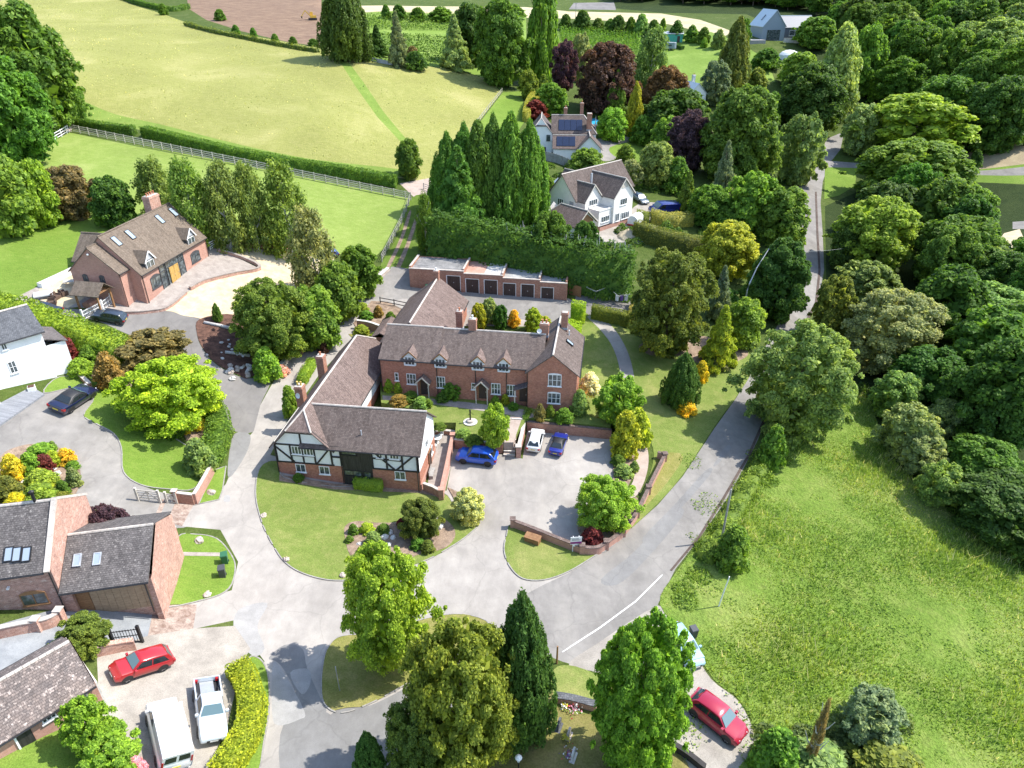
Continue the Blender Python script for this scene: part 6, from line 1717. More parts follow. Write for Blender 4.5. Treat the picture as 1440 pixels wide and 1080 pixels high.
# weeds and scrub of the meadow, one ragged mass along its edges
def scrub(name, spots, n, colr, leaf=.16):
    P0 = []
    for x, y, r_, h_ in spots:
        p = P(x, y); m_ = int(n * r_ * r_ * (.6 + h_))
        a = rng.uniform(0, 6.28, m_); q = r_ * np.sqrt(rng.uniform(0, 1, m_)); X = p.x + q * np.cos(a); Y = p.y + q * np.sin(a)
        top = h_ * np.clip(1 - (q / r_) ** 2, 0, 1) * (1 + .4 * np.sin(X * 2.1) * np.sin(Y * 1.7))
        P0.append(np.column_stack([X, Y, hts(X, Y) + .05 + top * rng.uniform(.35, 1.05, m_)]))
    P0 = np.concatenate(P0); me = quads_mesh(name, leaf_arrays(P0, rnd_dirs(len(P0)) + np.array([0, 0, .8]), leaf), 'leaves')
    o = bpy.data.objects.new(name, me); col.objects.link(o); o.color = (*colr, 1); o['kind'] = 'stuff'
rs = random.Random(4)
scrub('roadside_weeds', [(1090 - t * 160 + rs.uniform(14, 34), 615 + t * 230 + rs.uniform(-8, 8), rs.uniform(.5, 1.3), rs.uniform(.25, .8)) for t in [i / 34 for i in range(35)]], 150, (.20, .31, .05), .12)
scrub('meadow_weeds', [(rs.uniform(960, 1440), rs.uniform(640, 1080), rs.uniform(.4, 1.5), rs.uniform(.12, .35)) for _ in range(130)], 60, (.22, .34, .06), .1)
scrub('meadow_scrub', [(1080 + rs.uniform(0, 190), 1060 + rs.uniform(-40, 30), rs.uniform(.8, 1.8), rs.uniform(.5, 1.4)) for _ in range(20)], 120, (.16, .22, .07))
scrub('wood_undergrowth', [(1215 + t * 250 + rs.uniform(-6, 20), 545 + t * 270 + rs.uniform(-14, 6), rs.uniform(1.0, 2.2), rs.uniform(.6, 1.8)) for t in [i / 30 for i in range(31)]], 110, (.10, .18, .035))
scrub('garden_undergrowth', [(rs.uniform(690, 1040), rs.uniform(318, 352), rs.uniform(.8, 1.8), rs.uniform(.6, 1.6)) for _ in range(26) ] + [(rs.uniform(745, 960), rs.uniform(232, 275), rs.uniform(.7, 1.8), rs.uniform(.5, 1.6)) for _ in range(34)] + [(rs.uniform(930, 1110), rs.uniform(250, 330), rs.uniform(1, 2.2), rs.uniform(.6, 1.8)) for _ in range(30)], 90, (.12, .21, .04), .2)

# kerb stones along the lawns that meet tarmac
for (z, o) in zip(ZONES, OUT):
    if z[0] == 'lawn' and z[2] in (.07, .06) and z[1] in ('lawn', 'lawn_bright', 'lawn_dry'):
        n_ = len(o); vs, fs = [], []
        ctr = o.mean(0)
        for i in range(n_):
            d = o[(i + 1) % n_] - o[i - 1]; d = d / (np.hypot(*d) + 1e-9); nr = np.array([d[1], -d[0]])
            for s_, dz in ((-.05, -.3), (-.05, z[2] + .03), (.05, z[2] + .03), (.05, -.3)):
                q = o[i] + nr * s_; vs.append((q[0], q[1], G(*o[i]) + dz))
        for i in range(n_):
            if i % 3 == 2 and random.random() < .25: continue
            j = (i + 1) % n_
            for k in range(3): fs.append((i * 4 + k, j * 4 + k, j * 4 + k + 1, i * 4 + k + 1))
        me = bpy.data.meshes.new('kerb_edging'); me.from_pydata(vs, [], fs); me.materials.append(MATS['kerbstone']); me.update()
        ob = bpy.data.objects.new('kerb_edging', me); col.objects.link(ob); ob['kind'] = 'structure'
# ------------------------------------------------------------------ vehicles
_wheel = {}


def wheel_part(parent, x, y, r, side, rim):
    key = (round(r, 3), rim)
    if key not in _wheel:
        t = MB(); prof = [(r * .62, -.09), (r * .93, -.11), (r, -.07), (r, .07), (r * .93, .11), (r * .62, .09)]
        vs, fs = [], []; n = 20
        for q, a in prof:
            for k in range(n): an = 2 * math.pi * k / n; vs.append((q * math.cos(an), a, q * math.sin(an)))
        for i in range(5):
            for k in range(n): k2 = (k + 1) % n; fs.append((i * n + k, i * n + k2, (i + 1) * n + k2, (i + 1) * n + k))
        t.mesh(vs, fs); to = t.build('tyre', 'tyre')
        m = MB(); n = 10
        m.mesh([(0, .1, 0)] + [(r * .16 * math.cos(6.2832 * k / n), .1, r * .16 * math.sin(6.2832 * k / n)) for k in range(n)], [(0, 1 + (k + 1) % n, 1 + k) for k in range(n)])
        for k in range(n):
            if k % 2: continue
            a0, a1 = 6.2832 * (k - .32) / n, 6.2832 * (k + .32) / n
            m.mesh([(r * .1 * math.cos(a0), .098, r * .1 * math.sin(a0)), (r * .1 * math.cos(a1), .098, r * .1 * math.sin(a1)), (r * .64 * math.cos(a1), .095, r * .64 * math.sin(a1)), (r * .64 * math.cos(a0), .095, r * .64 * math.sin(a0))], [(3, 2, 1, 0)])
        m.mesh([(r * .64 * math.cos(6.2832 * k / 16), .06, r * .64 * math.sin(6.2832 * k / 16)) for k in range(16)], [tuple(range(15, -1, -1))])
        ro = m.build('rim', rim)
        _wheel[key] = (to.data, ro.data); bpy.data.objects.remove(to); bpy.data.objects.remove(ro)
    tm, rm = _wheel[key]
    o = bpy.data.objects.new('wheel', tm); col.objects.link(o); o.parent = parent; o.location = (x, y, r); o.rotation_euler = (0, 0, 0 if side > 0 else math.pi)
    q = bpy.data.objects.new('rim', rm); col.objects.link(q); q.parent = o
    return o


def car(name, label, cat, pf, pr, near, paint, spec='suv', scale=None, roof=None, rim='rim', plate='plate_yellow', yaw_flip=False, group=None):
    """pf, pr: ground spots of the front and rear wheel on the near side (near=+1 left, -1 right, 0 middle line)"""
    S = dict(
        suv=dict(L=4.45, W=1.84, wb=2.66, zs=1.0, zr=1.62, hood=1.0, tail=1.02, wr=.62, a=(1.05, .40, -1.55, -2.1), r=.35, zb=.27, nose=.72),
        hatch=dict(L=3.95, W=1.72, wb=2.46, zs=.92, zr=1.46, hood=.88, tail=.95, wr=.60, a=(1.0, .30, -1.35, -1.85), r=.31, zb=.2, nose=.62),
        saloon=dict(L=4.6, W=1.82, wb=2.76, zs=.90, zr=1.40, hood=.86, tail=.98, wr=.56, a=(.85, .10, -.95, -1.75), r=.33, zb=.2, nose=.60),
        van=dict(L=5.3, W=1.98, wb=3.2, zs=1.15, zr=2.0, hood=1.12, tail=1.2, wr=.92, a=(1.85, 1.1, -2.6, -2.64), r=.34, zb=.26, nose=.8),
        pickup=dict(L=5.2, W=1.84, wb=3.1, zs=1.05, zr=1.72, hood=1.05, tail=1.05, wr=.64, a=(.95, .42, -.55, -.72), r=.38, zb=.36, nose=.8))[spec]
    A, B = Vector(pf), Vector(pr)
    d = A - B; d2 = Vector((d.x, d.y, 0)); dist = d2.length
    hx = d2.normalized(); left = Vector((-hx.y, hx.x, 0))
    ref = S['wb'] if near else S['L']
    k = scale or min(1.22, max(.9, dist / ref))
    mid = (A + B) / 2 - left * near * (S['W'] / 2 - .1) * k
    zg = G(mid.x, mid.y)
    root = thing(name, (mid.x, mid.y, zg + .0), math.atan2(hx.y, hx.x), label, cat, group)
    # pitch with the ground
    zf, zr_ = G(mid.x + hx.x * 1.3, mid.y + hx.y * 1.3), G(mid.x - hx.x * 1.3, mid.y - hx.y * 1.3)
    zl, zri = G(mid.x + left.x * .8, mid.y + left.y * .8), G(mid.x - left.x * .8, mid.y - left.y * .8)
    root.rotation_euler = (math.atan2(zl - zri, 1.6), -math.atan2(zf - zr_, 2.6), math.atan2(hx.y, hx.x)); root.location.z = (zf + zr_) / 2 + .03
    root.scale = (k, k, k)
    L, W, zs, zr, zb, r = S['L'], S['W'] / 2, S['zs'], S['zr'], S['zb'], S['r']
    xf, xb = L / 2, -L / 2; a0, a1, a2, a3 = S['a']
    pick = spec == 'pickup'
    # lower body
    st = [(xf, .80, zb + .18, S['nose'] * .82, .0), (xf - .07, .90, zb + .06, S['nose'], .0), (xf - .35, .97, zb, S['nose'] + .12, .02), ((xf + a0) / 2 + .15, 1, zb, S['hood'] - .04, .03), (a0, 1, zb, S['hood'], .03)]
    if pick: st += [(0, 1, zb, zs, 0), (a3 + .05, 1, zb, zs, 0)]
    else: st += [(0.0, 1, zb, zs, 0), (a2, 1, zb, zs + .02, 0), (xb + .35, .98, zb, S['tail'], .02), (xb + .07, .93, zb + .08, S['tail'] - .03, .01), (xb, .84, zb + .2, S['tail'] - .14, 0)]
    m = MB(); vs, fs = [], []
    for x, w, z0, zt, cr in st:
        w *= W; h = zt - z0
        half = [(w * .90, z0), (w * .99, z0 + h * .18), (w, z0 + h * .5), (w * .985, z0 + h * .78), (w * .93, z0 + h * .95), (w * .78, zt + cr * .6), (0, zt + cr)]
        ring = half + [(-y, z) for y, z in reversed(half[:-1])]
        vs += [(x, y, z) for y, z in ring]
    n = 13
    for i in range(len(st) - 1):
        for j in range(n - 1): fs.append((i * n + j, i * n + j + 1, (i + 1) * n + j + 1, (i + 1) * n + j))
        fs.append((i * n + n - 1, i * n, (i + 1) * n, (i + 1) * n + n - 1))
    fs.append(tuple(range(n - 1, -1, -1))); fs.append(tuple((len(st) - 1) * n + j for j in range(n)))
    m.mat('car_paint').mesh(vs, fs)
    # cabin
    wr = S['wr']; zc = zs - .03
    def sect(x, z, wb_): return x, z, wb_
    cs = [(a0 + .02, zc, W * .90, zc - .02, W * .88), ((a0 + a1) / 2, None, None, (zs + zr) / 2 + .03, None), (a1, None, None, zr - .05, wr), ((a1 + a2) / 2, None, None, zr, wr + .01), (a2, None, None, zr - .06, wr - .02), (a3, None, None, zc, W * .86)]
    vs2, fs2 = [], []
    stt = [(a0, zc + .005), ((a0 + a1 + .06) / 2, (zc + zr - .065) / 2), (a1 + .06, zr - .07), (a1 - .18, zr - .015), ((a1 + a2) / 2, zr), (a2 + .1, zr - .05), (a2 - .06, zr - .11), (a3, zc + .03)]
    for x, zt in stt:
        t = (zt - zc) / (zr - zc); w_ = W * .93 + (wr - W * .93) * t
        ring = [(W * .935, zc - .05), (w_, zt - .05 * t), (w_ * .86, zt), (0, zt + .03 * t), (-w_ * .86, zt), (-w_, zt - .05 * t), (-W * .935, zc - .05)]
        vs2 += [(x, y, z) for y, z in ring]
    for i in range(len(stt) - 1):
        for j in range(6): fs2.append((i * 7 + j, i * 7 + j + 1, (i + 1) * 7 + j + 1, (i + 1) * 7 + j))
    fs2 += [tuple(range(6, -1, -1)), tuple((len(stt) - 1) * 7 + j for j in range(7))]
    if roof: m.mat(roof)
    m.mesh(vs2, fs2)
    m.mat('trim_black')
    for sx in (1, -1):
        m.box(-L * .32, L * .32, sx * W * .9 - .02, sx * W * .99 + (.012 if sx > 0 else -.012) if False else sx * W * .9 + .02, zb - .06, zb + .05)
        for wx in (S['wb'] / 2, -S['wb'] / 2):
            q = 14; ra = r + .065
            m.mesh([(wx + ra * math.cos(math.pi * (i / q * 1.1 - .05)), sx * (W + .008), r + ra * math.sin(math.pi * (i / q * 1.1 - .05))) for i in range(q + 1)] + [(wx + ra * math.cos(math.pi * (i / q * 1.1 - .05)), sx * (W - .25), r + ra * math.sin(math.pi * (i / q * 1.1 - .05))) for i in range(q + 1)],
                   [tuple(range(q + 1))] + [(i, i + 1, q + 2 + i, q + 1 + i) for i in range(q)])
    m.box(xf - .12, xf + .012, -W * .5, W * .5, zb + .12, zb + .3)
    if pick:
        m.mat('car_paint')
        for sx in (1, -1): m.box(xb, a3 + .04, sx * W * .97 - (.08 if sx > 0 else 0), sx * W * .97 + (0 if sx > 0 else .08), zb, zs - .02)
        m.box(xb, xb + .07, -W * .88, W * .88, zb, zs - .03)
        m.mat('trim_black').box(xb + .071, a3 + .03, -W * .88, W * .88, zb + .12, zb + .22)
        m.mat('galv').box(xb + .1, a3, -W * .5, W * .5, zb + .221, zb + .29)
    body = m.build('body', None, root, smooth=True, color=paint)
    body.data.set_sharp_from_angle(angle=R(38))
    # glass
    def side_y(z): return W * .935 + (wr - W * .935) * (z - zc) / (zr - zc) + .014
    def gp(nm, pts, g): part(nm, MB().mesh(pts, [tuple(range(len(pts)))]), g, root)
    z0, z1 = zs + .06, zr - .14
    def fx(z): return a0 + (a1 + .02 - a0) * (z - zc) / (zr - .07 - zc)
    def rx(z): return a3 + (a2 - a3) * (z - zc) / (zr - .11 - zc)
    for sx in (1, -1):
        bs = [(fx, None, .12)] if spec in ('van',) else [(fx, None, 0)]
        xm1 = (a1 + a2) / 2 + .18
        segs = [(lambda z: fx(z) - .16, lambda z: xm1)] if spec in ('van',) else ([(lambda z: fx(z) - .13, lambda z: a2 + .1)] if pick else [(lambda z: fx(z) - .13, lambda z: xm1), (lambda z: xm1 - .09, lambda z: rx(z) + .3)])
        if spec == 'van': segs = [(lambda z: fx(z) - .18, lambda z: a1 - .75)]
        for f0, f1 in segs:
            pts = [(f0(z0), sx * side_y(z0), z0), (f1(z0), sx * side_y(z0), z0), (f1(z1), sx * side_y(z1), z1), (f0(z1), sx * side_y(z1), z1)]
            if sx > 0: pts = pts[::-1]
            gp('side_window', pts, 'car_glass')
    wy0, wy1 = W * .80, wr * .86
    e = .035
    zw0, zw1 = zc + .08, zr - .1
    gp('windscreen', [(fx(zw0) + e, -wy0, zw0 + e), (fx(zw0) + e, wy0, zw0 + e), (fx(zw1) + e + .02, wy1, zw1 + e + .01), (fx(zw1) + e + .02, -wy1, zw1 + e + .01)], 'screen_glass')
    if spec != 'van':
        gp('rear_window', [(rx(zw0 + .05) - e, wy0 * .95, zw0 + .05 + e), (rx(zw0 + .05) - e, -wy0 * .95, zw0 + .05 + e), (rx(zw1) - e, -wy1, zw1 + e), (rx(zw1) - e, wy1, zw1 + e)], 'car_glass')
    else:
        for sx in (1, -1): gp('rear_window', [(xb - .012, sx * .08, 1.25), (xb - .012, sx * .78, 1.25), (xb - .005, sx * .72, 1.75), (xb - .005, sx * .08, 1.75)][::(-1 if sx > 0 else 1)], 'car_glass')
    for wx in (S['wb'] / 2, -S['wb'] / 2):
        for sx in (1, -1): wheel_part(root, wx, sx * (W - .1), r, sx, rim)
    for sx in (1, -1):
        part('headlight', MB().mesh([(xf - .02, sx * W * .52, zb + .42), (xf - .30, sx * W * .93, zb + .46), (xf - .33, sx * W * .90, S['nose'] + .04), (xf - .1, sx * W * .50, S['nose'] + .0), (xf - .25, sx * W * .6, zb + .4)], [(0, 1, 2, 3), (3, 2, 1, 0), (0, 4, 1), (3, 4, 2)]), 'lamp_glass', root)
        if spec == 'van': tb_ = MB().box(xb - .02, xb + .1, sx * W * .88 - .06, sx * W * .88 + .06, .95, 1.45)
        else: tb_ = MB().box(xb - .012 + .0, xb + .22, sx * W * .80 - .14, sx * W * .80 + .14, S['tail'] - .34, S['tail'] - .12)
        part('tail_light', tb_, 'lamp_red', root)
        mi = MB().box(a0 - .12, a0 + .03, sx * (W + .03) - .09, sx * (W + .03) + .09, zs + .02, zs + .17)
        part('door_mirror', mi.mat('car_paint') if True else mi, None, root, color=paint) if False else part('door_mirror', MB().mat('car_paint').box(a0 - .28, a0 - .12, sx * (W + .06) - .1, sx * (W + .06) + .1, zs + .0, zs + .15), None, root, color=paint)
    part('number_plate', MB().box(xb - .025, xb + .02, -.26, .26, zb + .38, zb + .49), plate, root)
    part('number_plate', MB().box(xf - .03, xf + .02, -.26, .26, zb + .16, zb + .27), 'plate_white', root)
    return root


def gp2(x, y): return P(x, y)
NAVY = (.012, .018, .045); BLUE = (.015, .065, .42)
car('parked_car', "bright blue coupe style suv parked side on below the garden wall", 'car', P(651.5, 652.5), P(686, 656.5), 1, (.012, .085, .48), 'suv', rim='rim_dark')
car('parked_car', "white suv parked nose in beside the garden steps", 'car', P(757, 609), P(749, 639), 0, (.74, .74, .73), 'suv')
car('parked_car', "dark blue coupe parked between the white suv and the wall", 'car', P(790, 614), P(780, 643), 0, (.018, .03, .24), 'saloon', roof='trim_black')
car('parked_car', "dark navy convertible with black fabric roof on the left drive", 'car', P(131, 560.5), P(100.5, 581), -1, (.01, .014, .05), 'saloon', roof='trim_black', scale=1.16)
car('parked_car', "dark blue grey suv beside the white picket gate of the brick house", 'car', P(136.5, 452), P(166, 457.5), 1, (.035, .05, .075), 'suv')
car('parked_car', "dark car whose roof shows above the thick hedge at the left", 'car', P(42, 437), P(74, 444), 0, (.016, .022, .045), 'saloon', scale=1.05)
car('parked_car', "red suv with silver wheels at the left gravel yard", 'car', P(177, 961), P(230.5, 943.5), 1, (.40, .018, .022), 'suv')
car('parked_van', "white panel van at the bottom of the gravel yard", 'van', P(222, 990), P(248, 1098), 0, (.8, .8, .8), 'van', scale=1.0)
car('pickup_truck', "silver white pickup with an open ribbed bed next to the yellow hedge", 'pickup', P(300, 1052), P(288, 966), 0, (.60, .66, .70), 'pickup', scale=1.0)
car('parked_car', "crimson hatchback on the layby at the lower right", 'car', P(1020, 1044), P(974, 1007), -1, (.34, .01, .035), 'hatch', plate='plate_white')
car('parked_car', "pale blue car half hidden under the egg shaped tree", 'car', P(983, 950), P(935, 882), 0, (.34, .52, .60), 'hatch', scale=1.1)
car('parked_van', "dark blue van parked behind the curved hedge", 'van', P(908, 301), P(955, 299), 0, (.012, .022, .16), 'van', scale=1.15)
car('parked_car', "dark silver car at the right wall of the cream house", 'car', P(908, 289), P(890, 276), 0, (.10, .13, .16), 'saloon')
car('parked_car', "white car just behind the blue van", 'car', P(957, 296), P(968, 294), 0, (.7, .72, .74), 'hatch', scale=.95)
car('parked_van', "white van parked in the verge beside the far road", 'van', P(1175, 316), P(1184, 338), 0, (.74, .76, .8), 'van', scale=.95)
car('parked_car', "silver car on the gravel drive at the right edge", 'car', P(1395, 352), P(1416, 349), 0, (.5, .52, .54), 'hatch')
car('parked_car', "blue car showing behind the thin birch by the forecourt", 'car', P(451, 362), P(469, 360), 0, (.03, .09, .3), 'hatch')
car('parked_car', "white car far off above the brown paddock", 'car', P(1421, 196), P(1434, 192), 0, (.72, .72, .74), 'hatch')

# ------------------------------------------------------------------ walls, fences, gates
def wall(pts, h, th, mt, label, name='garden_wall', cap='stone_cap', cat='wall', level=False, piers=(), down=.8):
    org = pts[0].copy(); pp = [p - org for p in pts]
    if level:
        zt = sum(p.z for p in pp) / len(pp)
    root = thing(name, org, 0, label, cat)
    m, c_ = MB(), MB()
    def strip(mm, w, z0, z1, up):
        vs, fs = [], []
        n = len(pp)
        for i, p in enumerate(pp):
            d0 = (pp[i] - pp[i - 1]).normalized() if i else None; d1 = (pp[i + 1] - pp[i]).normalized() if i < n - 1 else None
            d = ((d0 or d1) + (d1 or d0)); d.z = 0; d.normalize(); s_ = Vector((d.y, -d.x, 0)); kk = 1.0
            if d0 and d1: kk = min(1.6, 1 / max(.4, s_.dot(Vector((d0.y, -d0.x, 0)).normalized())))
            for sg, z in ((-1, z0), (1, z0), (1, z1), (-1, z1)):
                q = p + s_ * (sg * w / 2 * kk); vs.append((q.x, q.y, (zt if level else p.z) + z))
        for i in range(n - 1):
            for k in range(4): k2 = (k + 1) % 4; fs.append((i * 4 + k, (i + 1) * 4 + k, (i + 1) * 4 + k2, i * 4 + k2))
        fs.append((0, 1, 2, 3)); e = (n - 1) * 4; fs.append((e + 3, e + 2, e + 1, e))
        mm.mesh(vs, fs)
    strip(m, th, -down, h, 0); strip(c_, th + .08, h + .003, h + .09, 0)
    part('wall', m, mt, root); part('coping', c_, cap, root)
    for i in piers:
        p = pp[i]; zz = zt if level else p.z
        o = part('pier', MB().box(p.x - th * .8, p.x + th * .8, p.y - th * .8, p.y + th * .8, zz - down, zz + h + .22), mt, root)
        part('pier_cap', MB().box(p.x - th, p.x + th, p.y - th, p.y + th, zz + h + .223, zz + h + .3), cap, o)
    return root


W_ = lambda *px, step=None: path_px(list(px), 0, step, smooth=len(px) > 3)
wall(W_((741, 605), (800, 611), (859, 617)), 1.25, .3, 'brick', "brick retaining wall behind the white suv and dark blue coupe", cap='tile_pink')
wall(W_((640, 630), (672, 634), (707, 637)), 1.25, .3, 'brick', "brick retaining wall right behind the bright blue suv")
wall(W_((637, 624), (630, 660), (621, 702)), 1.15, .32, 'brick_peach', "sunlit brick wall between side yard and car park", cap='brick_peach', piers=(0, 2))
wall(W_((596, 690), (610, 695), (621, 702)), 1.0, .25, 'brick', "short brick wall at the front corner of the side yard")
wall(W_((737, 605), (734, 622), (729, 642)), 1.25, .35, 'brick_peach', "short brick flank wall between garden steps and white suv", piers=(2,))
wall(W_((608, 612), (625, 610), (640, 612)), .5, .3, 'brick', "low brick wall at the back of the side yard")
wall(path_px([(721, 741), (740, 748), (765, 758), (795, 770), (818, 778), (838, 779), (852, 772), (872, 757), (890, 736), (903, 712), (917, 682), (934, 648)], 0), .85, .3, 'brick_peach', "curved low brick wall with piers around the car park corner", cap='tile_pink', piers=(0, 20, 30, 36, 42, 48, 55))
wall(W_((935, 648), (924, 644)), .85, .3, 'brick_peach', "short return of the curved brick wall beside the verge", cap='tile_pink')
wall(path_px([(249, 706), (274, 709)], 0), 1.2, .28, 'brick', "front facing brick gate wall with stone top beside the field gate", piers=(0,))
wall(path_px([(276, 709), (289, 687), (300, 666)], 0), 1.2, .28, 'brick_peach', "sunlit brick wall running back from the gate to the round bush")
wall(W_((201, 752), (225, 753), (249, 756)), 1.2, .28, 'brick', "brick wall with ridge coping opposite the field gate", piers=(0,))
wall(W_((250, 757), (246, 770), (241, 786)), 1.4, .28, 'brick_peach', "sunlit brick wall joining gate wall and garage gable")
wall(path_px([(503, 462), (522, 465), (546, 474)], 0), 1.3, .3, 'brick', "dark brick retaining wall of the raised bed by the lane", cap='white_stone')
wall(path_px([(546, 380), (530, 394), (512, 408), (490, 428), (465, 450), (430, 482), (405, 506), (384, 528)], 0), .42, .5, 'boulder', "low stone edging with pink flowers along the lane", cap='white_stone', name='stone_edging')
wall(path_px([(268, 408), (290, 397), (330, 387), (366, 379), (345, 366), (308, 354)], 0), .45, .35, 'brick_old', "low curved retaining wall around the forecourt", cap='slab')
wall(path_px([(330, 346), (372, 350), (410, 356)], 0), .6, .35, 'brick', "brick edging wall at the back of the cream forecourt", cap='brick')
wall(path_px([(166, 441), (190, 441), (213, 439), (236, 434), (262, 413)], 0), .3, .35, 'brick_old', "low rounded step wall in front of the brick house", cap='slab')
wall(path_px([(-8, 898), (30, 890), (70, 882), (88, 872)], 0), .9, .3, 'brick_old', "old brick terrace wall with piers in front of the barn", piers=(0, 8, 15))
wall(path_px([(136, 922), (170, 915), (192, 912)], 0), .9, .35, 'brick_old', "old brick wall between olive tree and red suv", cap='brick_old')
wall(path_px([(142, 1005), (148, 1035), (152, 1062)], 0), 1.1, .2, 'render_white', "thin pale wall between sapling and gravel yard")
wall(path_px([(780, 986), (805, 990), (838, 999)], 0), .7, .5, 'brick_old', "dark churchyard wall below the upright yew", cap='slate')
wall(path_px([(944, 1052), (965, 1065), (990, 1085)], 0), .6, .3, 'timber_black', "dark low wall at the bottom of the layby", cap='timber_black')
wall(path_px([(100, 541), (125, 548), (150, 556)], 0), .6, .3, 'brick', "low brick border wall beneath the orange shrub") if False else None
wall(path_px([(88, 512), (108, 527), (128, 546)], 0), .6, .35, 'brick', "curved brick border wall beside the lime mound")
wall(path_px([(20, 440), (60, 447), (85, 450)], 0), .3, .3, 'brick_old', "low edging of the patio above the thick hedge")
wall(path_px([(57, 405), (85, 392), (110, 380)], 0), .55, .8, 'render_white', "white built in bench wall along the patio lawn edge", cap='white_stone', name='patio_wall')

_post = {}
def fence(pts, h, nr, mt, label, step=2.4, name='post_and_rail_fence', pw=.12, rail=.1, cat='fence', over=.12):
    org = pts[0].copy(); root = thing(name, org, 0, label, cat)
    q = []
    acc = 0; a = pts[0]; q = [a]
    for b_ in pts[1:]:
        while (b_ - a).length + acc >= step:
            f_ = (step - acc) / (b_ - a).length; a = a.lerp(b_, f_); q.append(a.copy()); acc = 0
        acc += (b_ - a).length; a = b_
    if acc > step * .3: q.append(pts[-1])
    key = (h, mt, pw)
    if key not in _post:
        o = MB().box(-pw / 2, pw / 2, -pw / 2, pw / 2, -.3, h + over).build('post', mt); _post[key] = o.data; bpy.data.objects.remove(o)
    for i, p in enumerate(q[:98]):
        o = bpy.data.objects.new('post', _post[key]); col.objects.link(o); o.parent = root; o.location = p - org
        d = q[min(i + 1, len(q) - 1)] - q[max(i - 1, 0)]; o.rotation_euler = (0, 0, math.atan2(d.y, d.x))
    for k in range(nr):
        z = h * (k + .8) / (nr - .2 + .0) if nr > 1 else h * .9
        m = MB(); pp = [p - org + Vector((0, 0, z)) for p in q]; vs, fs = [], []
        for i, p in enumerate(pp):
            d = pp[min(i + 1, len(pp) - 1)] - pp[max(i - 1, 0)]; d.z = 0; d.normalize(); s_ = Vector((d.y, -d.x, 0))
            for sg, dz in ((-.02, -rail / 2), (.02, -rail / 2), (.02, rail / 2), (-.02, rail / 2)): v_ = p + s_ * (sg + pw / 2 + .025) + Vector((0, 0, dz)); vs.append(tuple(v_))
        for i in range(len(pp) - 1):
            for j in range(4): fs.append((i * 4 + j, i * 4 + (j + 1) % 4, (i + 1) * 4 + (j + 1) % 4, (i + 1) * 4 + j))
        fs += [(3, 2, 1, 0), tuple((len(pp) - 1) * 4 + j for j in range(4))]
        m.mesh(vs, fs); part('rail', m, mt, root)
    return root


def boards(pts, h, mt, label, name='board_fence', cat='fence', t=.04):
    org = pts[0].copy(); root = thing(name, org, 0, label, cat)
    for a, b_ in zip(pts, pts[1:]):
        d = (b_ - a); n_ = max(1, int(d.length / 1.8))
        for i in range(n_):
            p, q = a + d * (i / n_) - org, a + d * ((i + .94) / n_) - org
            dd = (q - p).normalized(); s_ = Vector((dd.y, -dd.x, 0)) * t
            part('fence_panel', MB().mesh([p + Vector((0, 0, -.2)), q + Vector((0, 0, -.2)), q + Vector((0, 0, h)), p + Vector((0, 0, h)), p + s_ + Vector((0, 0, -.2)), q + s_ + Vector((0, 0, -.2)), q + s_ + Vector((0, 0, h)), p + s_ + Vector((0, 0, h))], [(0, 1, 2, 3), (7, 6, 5, 4), (3, 2, 6, 7), (0, 3, 7, 4), (1, 5, 6, 2)]), mt, root)
            part('post', MB().box(p.x - .06, p.x + .06, p.y - .06, p.y + .06, p.z - .2, p.z + h + .1), mt, root)
    return root


fence(path_px([(100, 185), (200, 205), (300, 225), (440, 253), (578, 281)], 0), 1.35, 4, 'timber_pale', "long weathered post and rail fence between hedge and paddock", 2.2, rail=.14)
fence(path_px([(4, 227), (40, 211), (75, 199), (97, 186)], 0), 1.3, 3, 'white_paint', "white rail fence by the gravel patch at the upper left", 2.2, rail=.13)
fence(path_px([(578, 281), (566, 312), (552, 340), (536, 371)], 0), 1.2, 3, 'timber_grey', "grey post and rail fence beside the grass track", 2.2, rail=.12)
fence(path_px([(662, 187), (684, 158), (706, 130)], 0), 1.1, 2, 'timber_pale', "pale stock fence at the right side of the hay meadow", 2.6, rail=.05)
fence(path_px([(535, 427), (558, 431), (581, 436)], 0), 1.0, 2, 'timber_black', "black rail fence beside the lean to roof", 2.2, rail=.12)
fence(path_px([(113, 166), (114, 178)], 0), 1.2, 3, 'timber_grey', "short grey fence section at the corner behind the flagpole", 1.6)
fence(path_px([(296, 352), (316, 339)], 0), 1.2, 4, 'white_paint', "white fence at the far right corner of the brick house", 1.6, rail=.13)
fence(path_px([(596, 266), (612, 272)], 0), 1.1, 3, 'timber_grey', "grey fence by the gravel gateway", 1.6)
boards(path_px([(767, 226), (782, 229), (800, 236)], 0), 1.9, 'timber_grey', "weathered board fence in front of the solar panelled house")
boards(path_px([(800, 413), (818, 419)], 0), 1.8, 'timber_brown', "brown panel fence at the right end of the garages")
boards(path_px([(514, 84), (532, 88), (552, 92)], 0), 1.0, 'lead', "pale blue grey fence between huge evergreen and blue spruce")


